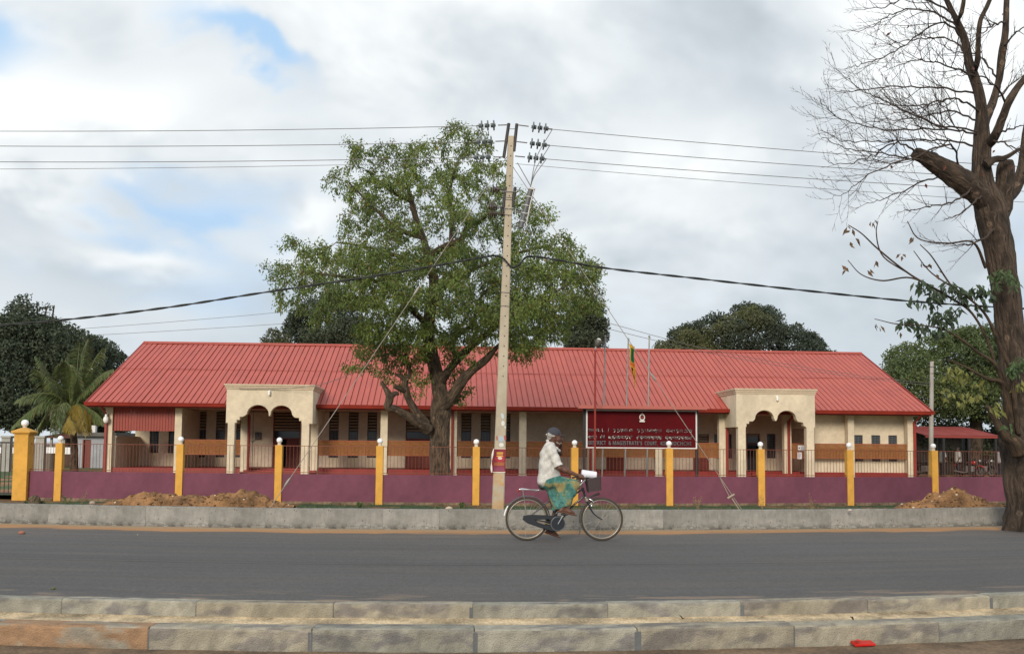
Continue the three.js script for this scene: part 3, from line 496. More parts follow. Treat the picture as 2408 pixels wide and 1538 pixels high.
  for (const [a, b, nb] of scr) {
    const c = (a + b) / 2, z = zC - 0.04, x0 = X(a, z), x1 = X(b, z), y0 = Y(1070.5 + (c - 800) * 0.0062, z, c) , y1 = Y(1037 + (c - 800) * 0.0065, z, c), g = grp(bld, 'veranda_screen');
    part(g, 'mesh_sheet', bx(x0, x1, y0, y1, z, z - 0.012), M.screen);
    const q = [bx(x0, x1, y1 - 0.01, y1 + 0.025, z + 0.012, z - 0.02), bx(x0, x1, y0 - 0.02, y0 + 0.012, z + 0.012, z - 0.02)]; for (let k = 1; k <= nb; k++) q.push(bx(lerp(x0, x1, k / (nb + 1)) - 0.014, lerp(x0, x1, k / (nb + 1)) + 0.014, y0 + 0.012, y1 - 0.01, z + 0.01, z - 0.018));
    part(g, 'frame', q, M.screenFrame);
  }
  // red corrugated blind in the left bay
  const bl = []; { const a = X(259, zC), b = X(408, zC), y0 = Y(1013.5, zC, 330), y1 = yC + 0.06, n = 22; for (let i = 0; i < n; i++) { const x = lerp(a, b, i / n), w = (b - a) / n; bl.push(bx(x, x + w * 0.6, y0, y1, zC - 0.02, zC - 0.04), bx(x + w * 0.6, x + w, y0, y1, zC - 0.045, zC - 0.06)); } }
  part(bld, 'corrugated_blind', bl, mat([0.34, 0.036, 0.018], { map: sized(T.streak, 1.3, 2.5), roughness: 0.5 }));
  // notices
  const notice = (px0, px1, py0, py1, kind) => { const z = zC + 0.02, c = (px0 + px1) / 2, x0 = X(px0, z), x1 = X(px1, z), y0 = Y(py1, z, c), y1 = Y(py0, z, c); const t = canvasTex(128, 128, (k) => { k.fillStyle = kind ? '#e9e4f0' : '#dcdce0'; k.fillRect(0, 0, 128, 128); k.fillStyle = '#333'; if (kind) { for (let j = 0; j < 13; j++) k.fillRect(14, 12 + j * 8, 60 + (j * 37) % 40, 3); } else { k.beginPath(); k.arc(22, 64, 16, 0, 7); k.fill(); for (let j = 0; j < 3; j++) k.fillRect(48, 30 + j * 28, 68, 9); } }); part(bld, 'notice', new THREE.BoxGeometry(x1 - x0, y1 - y0, 0.012).translate((x0 + x1) / 2, (y0 + y1) / 2, z), mat([1, 1, 1], { map: t, roughness: 0.7 }), kind ? 'white paper notice sheet' : 'white notice board with dark emblem'); };
  notice(1877.5, 1895, 1047.5, 1060, 0); notice(1876.5, 1887, 1064, 1079.5, 1);
  // electricity meter and its conduit
  { const x = X(606, zW), y = Y(1025, zW, 606); part(bld, 'meter_box', [rbox(0.3, 0.36, 0.14, 0.02, x, y, zW + 0.07), rbox(0.16, 0.16, 0.06, 0.02, x - 0.05, y + 0.03, zW + 0.15)], mat([0.06, 0.05, 0.045], { roughness: 0.4 })); part(bld, 'conduit', [bar(V(x - 0.28, yFloor, zW + 0.02), V(x - 0.28, yC, zW + 0.02), 0.012, 6), tube(smooth([V(x - 0.1, y - 0.15, zW + 0.03), V(x - 0.25, y - 0.28, zW + 0.03), V(x - 0.5, y - 0.26, zW + 0.03)], 10), 0.01, 5)], M.wire); }
  { const p = P(248, 987, zC + 0.25); part(bld, 'wall_lamp', [new THREE.SphereGeometry(0.13, 16, 12).scale(1, 1.35, 1).translate(p.x, p.y, p.z), new THREE.CylinderGeometry(0.06, 0.06, 0.1, 12).translate(p.x, p.y + 0.2, p.z), bar(V(p.x, p.y + 0.24, p.z), V(p.x + 0.1, p.y + 0.33, zC), 0.015, 6)], M.white, 'white lamp globe at the left corner'); }

  // porticos
  function portico(q) {
    const z = -43, g = grp(bld, 'portico'), cx = (q.xl + q.xr) / 2, x = (px) => X(px, z, 980), y = (py) => Y(py, z, cx), s = new THREE.Shape(), k = (px, py) => s.lineTo(x(px), y(py));
    s.moveTo(x(q.xl), y(q.cb)); k(q.xl, q.top); k(q.xr, q.top); k(q.xr, q.cb); k(q.c2b, q.cb); k(q.c2b, q.bot); k(q.c2a, q.bot); k(q.c2a, q.cb);
    for (const [a, b] of q.stR) k(a, b);
    const arc = (c, r, sp, tp, from) => { for (let i = 0; i <= 16; i++) { const t = Math.PI * i / 16; k(c + Math.cos(t) * r, sp - Math.sin(t) * (sp - tp)); } };
    arc(q.a2[0], q.a2[1], q.a2[2], q.a2[3]); k(q.cu + 1.6, q.cy); k(q.cu - 1.6, q.cy); arc(q.a1[0], q.a1[1], q.a1[2], q.a1[3]);
    for (const [a, b] of q.stL) k(a, b);
    k(q.c1b, q.cb); k(q.c1b, q.bot); k(q.c1a, q.bot); k(q.c1a, q.cb);
    part(g, 'arched_front', extr(s, 0.34, z - 0.34, 0.012), M.cream);
    part(g, 'column_base', [rbox(x(q.c1b) - x(q.c1a) + 0.06, 0.14, 0.42, 0.01, (x(q.c1a) + x(q.c1b)) / 2, 0.08, z - 0.17), rbox(x(q.c2b) - x(q.c2a) + 0.06, 0.14, 0.42, 0.01, (x(q.c2a) + x(q.c2b)) / 2, 0.08, z - 0.17)], M.cream);
    const yt = y(q.top), h = y(q.top) - y(q.top + 12), st = (k2, e) => bx(x(q.xl) - e, x(q.xr) + e, yt + h * k2, yt + h * (k2 + 0.33), z + e, z - 4.5);
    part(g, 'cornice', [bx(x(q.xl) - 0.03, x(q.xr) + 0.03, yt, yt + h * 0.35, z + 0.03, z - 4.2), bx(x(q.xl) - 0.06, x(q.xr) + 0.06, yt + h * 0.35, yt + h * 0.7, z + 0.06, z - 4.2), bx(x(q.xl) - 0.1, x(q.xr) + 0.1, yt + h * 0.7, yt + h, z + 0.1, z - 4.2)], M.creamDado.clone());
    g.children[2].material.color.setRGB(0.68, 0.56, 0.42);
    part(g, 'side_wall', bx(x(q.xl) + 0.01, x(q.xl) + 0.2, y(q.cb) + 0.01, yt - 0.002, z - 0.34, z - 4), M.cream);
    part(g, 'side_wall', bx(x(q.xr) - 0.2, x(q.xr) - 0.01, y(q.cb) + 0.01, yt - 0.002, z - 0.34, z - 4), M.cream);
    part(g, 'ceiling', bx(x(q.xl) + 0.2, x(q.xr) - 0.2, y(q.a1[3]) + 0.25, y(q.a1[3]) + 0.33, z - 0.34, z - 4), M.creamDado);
    const l = P(q.lamp[0], q.lamp[1], z); part(g, 'wall_lamp', [new THREE.CapsuleGeometry(0.055, 0.12, 6, 12).translate(l.x, l.y, l.z + 0.09), rbox(0.1, 0.1, 0.06, 0.01, l.x, l.y + 0.08, l.z + 0.03)], M.white);
  }
  portico({ xl: 530.3, xr: 734.5, top: 916, cb: 996, bot: 1117, c1a: 535, c1b: 551.5, c2a: 709, c2b: 727, stL: [[563, 981.5], [569, 981], [574, 979], [578, 975.5]].reverse().concat([[563, 988.5], [556, 988.5], [556, 995]]), a1: [605.2, 25.5, 974, 953], cu: 632.4, cy: 978.5, a2: [660.4, 25.2, 974, 953.6], stR: [[708.4, 995], [708.4, 989.5], [702.7, 989.5], [702.5, 982.4], [693, 982], [688.5, 978.5]], lamp: [633, 925] });
  portico({ xl: 1732.5, xr: 1918, top: 926.5, cb: 1005.5, bot: 1124, c1a: 1736.5, c1b: 1754.4, c2a: 1897.5, c2b: 1915.5, stL: [[1775.5, 987.6], [1771, 991.7], [1762.6, 992], [1762.6, 997.5], [1756.5, 997.5], [1756.5, 1004]], a1: [1799, 22, 984, 965.5], cu: 1825.2, cy: 990, a2: [1851.4, 22, 984, 965.8], stR: [[1896, 1004], [1891, 1001], [1890, 994], [1884, 992.2], [1878, 991.7], [1875, 988]], lamp: [1827.5, 938] });
}

// ---------------------------------------------------------------- utility pole with its fittings
const zP = -18.4;
const poleTop = P(1201.5, 321.5, zP), poleLow = P(1168.5, 1225, zP); poleLow.y = Math.min(poleLow.y, -0.3);
{
  const pole = thing('utility_pole', 'tall tapered concrete utility pole with a torn maroon poster, beside the cyclist', 'utility pole');
  const cMat = mat([0.53, 0.47, 0.365], { map: sized(T.mottle, 1.3, 2.2), roughness: 0.93, bumpMap: sized(T.grainBump, 0.4), bumpScale: 0.006, vertexColors: true });
  const w0 = 0.245, w1 = 0.118, d0 = 0.2, d1 = 0.12, L = poleTop.clone().sub(poleLow), n = 30;
  const at = (t, u, v) => poleLow.clone().addScaledVector(L, t).add(V(u * lerp(w0, w1, t), 0, v * lerp(d0, d1, t)));
  { // body, with orange road dust worked into the lowest metre and rusty patches further up
    const pos = [], uv = [], idx = [], c = [], ring = [[-0.5, 0.42], [-0.42, 0.5], [0.42, 0.5], [0.5, 0.42], [0.5, -0.42], [0.42, -0.5], [-0.42, -0.5], [-0.5, -0.42]];
    for (let i = 0; i <= 90; i++) for (let k = 0; k <= 8; k++) { const [u, v] = ring[k % 8], p = at(i / 90, u, v); pos.push(p.x, p.y, p.z); uv.push(k * 0.09, p.y); const q = fb3(p.x * 9, p.y * 5, p.z * 9, 4), dust = clamp(sst(0.42, 0.6, q - (p.y - 0.55) * 0.22) * sst(3.2, 0.2, p.y) * 1.1); c.push(lerp(1, 1.08, dust), lerp(1, 0.8, dust), lerp(1, 0.56, dust)); }
    for (let i = 0; i < 90; i++) for (let k = 0; k < 8; k++) { const a = i * 9 + k, b = a + 9; idx.push(a, a + 1, b, b, a + 1, b + 1); }
    const o = pos.length / 3; for (let k = 0; k < 8; k++) { pos.push(...at(1, ...ring[k]).toArray()); uv.push(0, 0); c.push(1, 1, 1); } for (let k = 1; k < 7; k++) idx.push(o, o + k, o + k + 1);
    const g = new THREE.BufferGeometry(); g.setAttribute('position', new THREE.Float32BufferAttribute(pos, 3)); g.setAttribute('uv', new THREE.Float32BufferAttribute(uv, 2)); g.setAttribute('color', new THREE.Float32BufferAttribute(c, 3)); g.setIndex(idx);
    const q = g.toNonIndexed(); q.computeVertexNormals(); part(pole, 'shaft', q, cMat);
  }
  const tOf = (py) => (P(1190, py, zP).y - poleLow.y) / L.y;
  const holes = []; for (let py = 345; py < 900; py += 23.5) holes.push(new THREE.CylinderGeometry(0.012, 0.012, 0.012, 10).rotateX(Math.PI / 2).translate(...at(tOf(py), 0.04, 0.5).toArray()));
  { const h = part(pole, 'bolt_hole', holes, M.dark); h.userData.kind = 'stuff'; }
  for (const py of [467, 472, 508, 690, 722]) { const t = tOf(py), a = at(t, -0.52, 0.54), b = at(t, 0.52, 0.54), c = at(t, 0.52, -0.54), d = at(t, -0.52, -0.54); a.y += 0.01; part(pole, 'wire_band', tube([a, b, c, d, a], 0.006, 5), M.wire); }
  // steel channels at the head and half way down
  for (const [x0, y0, x1, y1] of [[1196.6, 290, 1184.5, 371], [1215.4, 291, 1208.5, 356], [1190.5, 440, 1180, 508], [1211.5, 440, 1205, 487]]) { const a = P(x0, y0, zP + 0.05), b = P(x1, y1, zP + 0.05); part(pole, 'steel_channel', tube([a, b], 0.032, 4), mat([0.035, 0.033, 0.032], { roughness: 0.6 })); }
  part(pole, 'tie_bolt', [bar(P(1192, 303, zP + 0.05), P(1216, 303, zP + 0.05), 0.008, 6), bar(P(1178, 450, zP + 0.08), P(1214, 451, zP + 0.08), 0.009, 6), bar(P(1176, 490, zP + 0.08), P(1208, 491, zP + 0.08), 0.008, 6)], M.steel);
  // strings of three disc insulators that dead-end the line wires
  const disc = (() => { const pr = [[0.001, -0.035], [0.03, -0.035], [0.035, -0.015], [0.1, -0.012], [0.105, 0.002], [0.1, 0.014], [0.045, 0.016], [0.042, 0.06], [0.034, 0.066], [0.001, 0.066]].map(([a, b]) => new THREE.Vector2(a, b)); return new THREE.LatheGeometry(pr, 20); })();
  const insM = mat([0.10, 0.125, 0.13], { roughness: 0.3, clearcoat: 0.4 });
  const ends = [];
  for (const [ax, ay, bx_, by] of [[1195, 293.5, 1120, 296], [1190, 331.5, 1112, 334], [1186, 369, 1106, 370], [1217, 293.8, 1299, 304], [1215, 333, 1293, 342], [1211, 367, 1285, 374]]) {
    const a = P(ax, ay, zP + 0.05), b = P(bx_, by, zP + 0.05), d = b.clone().sub(a), len = d.length(), g = grp(pole, 'insulator_string'); d.normalize();
    part(g, 'link', bar(a, a.clone().addScaledVector(d, len * 0.32), 0.012, 6), M.wire);
    for (let k = 0; k < 3; k++) { const m = mesh('disc', disc, insM, g); m.position.copy(a).addScaledVector(d, len * 0.45 + k * 0.122); m.quaternion.setFromUnitVectors(V(0, 1, 0), d); }
    part(g, 'clamp', bar(a.clone().addScaledVector(d, len * 0.45 + 0.3), b, 0.016, 6), M.wire);
    ends.push(b);
  }
  // brown pin insulators on the left
  const pinM = mat([0.045, 0.022, 0.018], { roughness: 0.25, clearcoat: 0.5 });
  for (const [px, py, s] of [[1164, 446, 1], [1159, 487, 1.1], [1158, 503, 1]]) { const p = P(px, py, zP + 0.1), l = [0.055, 0.1, 0.06, 0.085, 0.05].map((r, i) => new THREE.CylinderGeometry(r * s, r * s * 0.9, 0.026, 16).rotateZ(Math.PI / 2).translate(p.x + (i - 2) * 0.036, p.y, p.z)); l.push(bar(p, P(1186, py + 1, zP + 0.1), 0.012, 6)); part(pole, 'pin_insulator', l, pinM); }
  // banded cylinder hung on the right
  { const a = P(1249, 444, zP + 0.2), b = P(1224, 536, zP + 0.2), g = grp(pole, 'cable_box', 'grey banded cylinder hanging at a slant'), at2 = (t) => a.clone().lerp(b, t); part(g, 'tube_body', tube([at2(0), at2(1)], 0.048, 14), mat([0.10, 0.105, 0.11], { roughness: 0.5 })); for (const t of [0.0, 0.2, 0.42, 0.62, 0.82]) part(g, 'band', tube([at2(t), at2(t + 0.035)], 0.055, 14), mat([0.42, 0.43, 0.43], { roughness: 0.4 }));
    part(g, 'hanger_rod', [tube([P(1256, 446, zP + 0.22), P(1247, 480, zP + 0.22), P(1236, 537, zP + 0.22)], 0.014, 6), bar(P(1246, 441, zP + 0.2), P(1258, 446, zP + 0.22), 0.02, 6), bar(P(1232, 502, zP + 0.2), P(1243, 502, zP + 0.22), 0.014, 6)], M.steel);
    part(g, 'support_strut', bar(P(1207, 499, zP), P(1230, 499, zP + 0.2), 0.012, 6), M.steel); }
  for (const [s, e] of [[ends[3], [1262, 370]], [ends[4], [1259, 400]], [ends[5], [1256, 415]]]) part(pole, 'jumper_wire', tube(smooth([s, P(e[0], e[1], zP + 0.15), P(1247, 441, zP + 0.2)], 14), 0.008, 5), M.wire);
  part(pole, 'jumper_wire', bar(P(1217, 383, zP + 0.05), P(1247, 436, zP + 0.2), 0.009, 5), M.wire);
  part(pole, 'jumper_wire', tube(smooth([ends[0], P(1150, 385, zP), P(1162, 442, zP + 0.1)], 14), 0.006, 5), M.wire);
  part(pole, 'jumper_wire', tube(smooth([ends[1], P(1132, 380, zP), P(1154, 483, zP + 0.1)], 14), 0.006, 5), M.wire);
  // poster wrapped on the shaft, its left edge peeling away, and older scraps above it
  const poster = canvasTex(256, 448, (c, w, h) => {
    c.fillStyle = '#7d2430'; c.fillRect(0, 0, w, h); const g = c.createLinearGradient(0, 0, 0, 0);
    c.fillStyle = '#a4303a'; c.beginPath(); c.ellipse(130, 190, 100, 70, 0, 0, 7); c.fill();
    c.strokeStyle = '#e8c24a'; c.lineWidth = 9; for (let j = 0; j < 3; j++) { c.beginPath(); for (let x = 50; x < 200; x += 9) c.lineTo(x, 80 + j * 30 + Math.sin(x * 0.35 + j) * 8); c.stroke(); }
    c.fillStyle = '#e9d9c9'; c.beginPath(); c.ellipse(125, 180, 52, 24, 0.1, 0, 7); c.fill(); c.fillStyle = '#5b2a3a'; for (let k = 0; k < 9; k++) c.fillRect(85 + k * 9, 172 + (k % 3) * 4, 5, 10);
    c.fillStyle = '#d4a043'; for (let j = 0; j < 3; j++) for (let x = 24; x < 232; x += 13) c.fillRect(x, 262 + j * 22, 6 + (x * 7 + j * 3) % 6, 9);
    c.fillStyle = '#9a6f9c'; for (let j = 0; j < 5; j++) for (let x = 24; x < 226; x += 11) c.fillRect(x, 334 + j * 17, 4 + (x * 5 + j) % 5, 7);
    c.fillStyle = '#e6ded2'; c.fillRect(0, 0, w, 9); c.fillRect(0, h - 13, w, 13);
    for (let i = 0; i < 500; i++) { c.fillStyle = `rgba(${rnd() > 0.5 ? 230 : 40},${rnd() * 160},${rnd() * 140},0.12)`; c.fillRect(rnd() * w, rnd() * h, 2 + rnd() * 6, 2 + rnd() * 4); }
  });
  { const t0 = tOf(1111), t1 = tOf(1055), a = at(t0, -0.5, 0.53), b = at(t0, 0.51, 0.53), c = at(t1, 0.51, 0.53), d = at(t1, -0.45, 0.53), n1 = 12, pos = [], uv = [], idx = [];
    for (let j = 0; j <= n1; j++) for (let i = 0; i <= n1; i++) { const u = i / n1, v = j / n1, p = a.clone().lerp(b, u).lerp(d.clone().lerp(c, u), v), peel = Math.pow(Math.max(0, 0.3 - u) / 0.3, 1.5) * (0.4 + 0.6 * Math.sin(v * 3.1)); p.x -= peel * 0.05; p.z += 0.004 + peel * 0.06 + Math.sin(v * 17 + u * 9) * 0.003; pos.push(p.x, p.y, p.z); uv.push(u, v); }
    for (let j = 0; j < n1; j++) for (let i = 0; i < n1; i++) { const q = j * (n1 + 1) + i, r = q + n1 + 1; idx.push(q, q + 1, r, r, q + 1, r + 1); }
    const g = new THREE.BufferGeometry(); g.setAttribute('position', new THREE.Float32BufferAttribute(pos, 3)); g.setAttribute('uv', new THREE.Float32BufferAttribute(uv, 2)); g.setIndex(idx); g.computeVertexNormals();
    part(pole, 'poster', g, mat([1, 1, 1], { map: poster, roughness: 0.7, side: THREE.DoubleSide }), 'torn maroon poster with yellow lettering');
    const e = [a, d].map((p) => p.clone()), curl = []; for (let k = 0; k <= 8; k++) { const v = k / 8, p = e[0].clone().lerp(e[1], v); p.x -= 0.035 + 0.02 * Math.sin(v * 3 + 0.3); p.z += 0.06; curl.push(p); }
    part(pole, 'peeling_edge', tube(curl, curl.map((_, k) => 0.012 + 0.009 * Math.sin(k * 1.3)), 6), mat([0.72, 0.69, 0.64], { roughness: 0.8, side: THREE.DoubleSide })); }
  for (const [px, py, w, h, c, r] of [[1181, 979, 7, 15, [0.45, 0.54, 0.58], 0.3], [1182, 996, 8, 13, [0.62, 0.63, 0.62], -0.2], [1178, 1033, 15, 17, [0.36, 0.45, 0.52], 0.2], [1187, 1030, 5, 15, [0.36, 0.09, 0.07], 0.1], [1179, 1046, 12, 10, [0.66, 0.65, 0.61], 0], [1168, 1031, 3, 14, [0.36, 0.1, 0.08], 0.1], [1187, 1005, 5, 8, [0.5, 0.52, 0.5], 0.3]]) {
    const s = new THREE.Shape(), k = 9, ww = w / FOC * 18.4, hh = h / FOC * 18.4; for (let i = 0; i < k; i++) { const a = i / k * 6.283, q = 0.4 + rnd() * 0.16; s[i ? 'lineTo' : 'moveTo'](Math.cos(a) * ww * q, Math.sin(a) * hh * q); }
    const p = at(tOf(py), (P(px, py, zP).x - at(tOf(py), 0, 0).x) / lerp(w0, w1, tOf(py)), 0.5); part(pole, 'paper_scrap', new THREE.ExtrudeGeometry(s, { depth: 0.004, bevelEnabled: false }).rotateZ(r).translate(p.x, p.y, p.z + 0.001), mat(c, { roughness: 0.8 }));
  }
  part(pole, 'paint_mark', tube(smooth([[1175, 1117], [1180, 1122], [1174, 1128], [1178, 1136], [1183, 1140]].map(([x, y]) => { const p = at(tOf(y), (P(x, y, zP).x - at(tOf(y), 0, 0).x) / 0.24, 0.5); p.z -= 0.004; return p; }), 20), 0.009, 5), mat([0.62, 0.28, 0.03], { roughness: 0.8 }));

  // line wires: each one dead-ends at the pole
  const wireLab = ['topmost', 'second from top', 'third from top', 'lowest and thinnest'];
  const L4 = [[ends[0], -400, 305.5], [ends[1], -400, 339.5], [ends[2], -400, 377], [P(1187, 378, zP), -400, 397]], R4 = [[ends[3], 2700, 410], [ends[4], 2700, 437], [ends[5], 2700, 464], [P(1212, 385, zP), 2700, 492]];
  const sagWire = (a, b, sag, n = 40) => { const q = []; for (let i = 0; i <= n; i++) { const t = i / n, p = a.clone().lerp(b, t); p.y -= sag * 4 * t * (1 - t); q.push(p); } return q; };
  L4.forEach(([a, x, y], i) => single('overhead_wire', tube(sagWire(a, P(x, y, zP), 0.06), i === 3 ? 0.0048 : 0.0068, 6), M.wire, wireLab[i] + ' bare line wire running left from the utility pole', 'overhead wire', 'line wires on the utility pole'));
  R4.forEach(([a, x, y], i) => single('overhead_wire', tube(sagWire(a, P(x, y, zP), 0.06), i === 3 ? 0.0048 : 0.0068, 6), M.wire, wireLab[i] + ' bare line wire running right from the utility pole', 'overhead wire', 'line wires on the utility pole'));
  // bundled black cable
  const pts = [[-400, 798], [0, 765], [180, 749], [400, 722], [612, 689], [900, 646], [1080, 615], [1150, 602.5], [1170, 602], [1185, 609], [1205, 629], [1222, 622], [1235, 606], [1250, 603], [1420, 630], [1640, 655], [1900, 684], [2150, 709], [2340, 722], [2800, 745]].map(([x, y], i) => P(x, y, zP + (i > 7 && i < 13 ? 0.16 : 0.12)));
  const cp = smooth(pts, 420), A2 = [], B2 = [];
  cp.forEach((p, i) => { const a = i * 0.55; A2.push(p.clone().add(V(0, Math.cos(a) * 0.012, Math.sin(a) * 0.012))); B2.push(p.clone().add(V(0, -Math.cos(a) * 0.012, -Math.sin(a) * 0.012))); });
  single('bundled_cable', [tube(A2, 0.0125, 6), tube(B2, 0.0125, 6)], M.cable, 'thick black twisted cable crossing the whole view below the bare wires', 'cable');
  // stays
  const stay = (a, b, lab, tb) => { const g = thing('guy_wire', lab, 'guy wire', 'stays of the utility pole'); part(g, 'stay_wire', bar(a, b, 0.007, 6), mat([0.30, 0.27, 0.24], { roughness: 0.6 })); for (const t of tb) { const p = a.clone().lerp(b, t), q = a.clone().lerp(b, t + 0.025); part(g, 'turnbuckle', tube([p, p.clone().lerp(q, 0.3), p.clone().lerp(q, 0.7), q], [0.012, 0.026, 0.026, 0.012], 8), mat([0.30, 0.28, 0.25], { roughness: 0.55, metalness: 0.3 })); } return g; };
  stay(P(1194, 366, zP), P(636, 1192, -18.6), 'slanting stay wire from the pole down to the left sand heap', [0.38, 0.92]);
  const rg = stay(P(1206, 392, zP), P(1746, 1200, -18.6), 'slanting stay wire from the pole down to the right kerb', [0.6]);
  { const a = P(1693, 1122, -18.6), b = P(1722, 1170, -18.55); part(rg, 'anchor_clamp', [bar(P(1712, 1172, -18.55), P(1728, 1163, -18.55), 0.022, 6), bar(a, P(1716, 1168, -18.55), 0.007, 5), bar(P(1722, 1172, -18.55), P(1740, 1200, -18.55), 0.013, 6)], mat([0.32, 0.27, 0.2], { roughness: 0.7 })); }
}

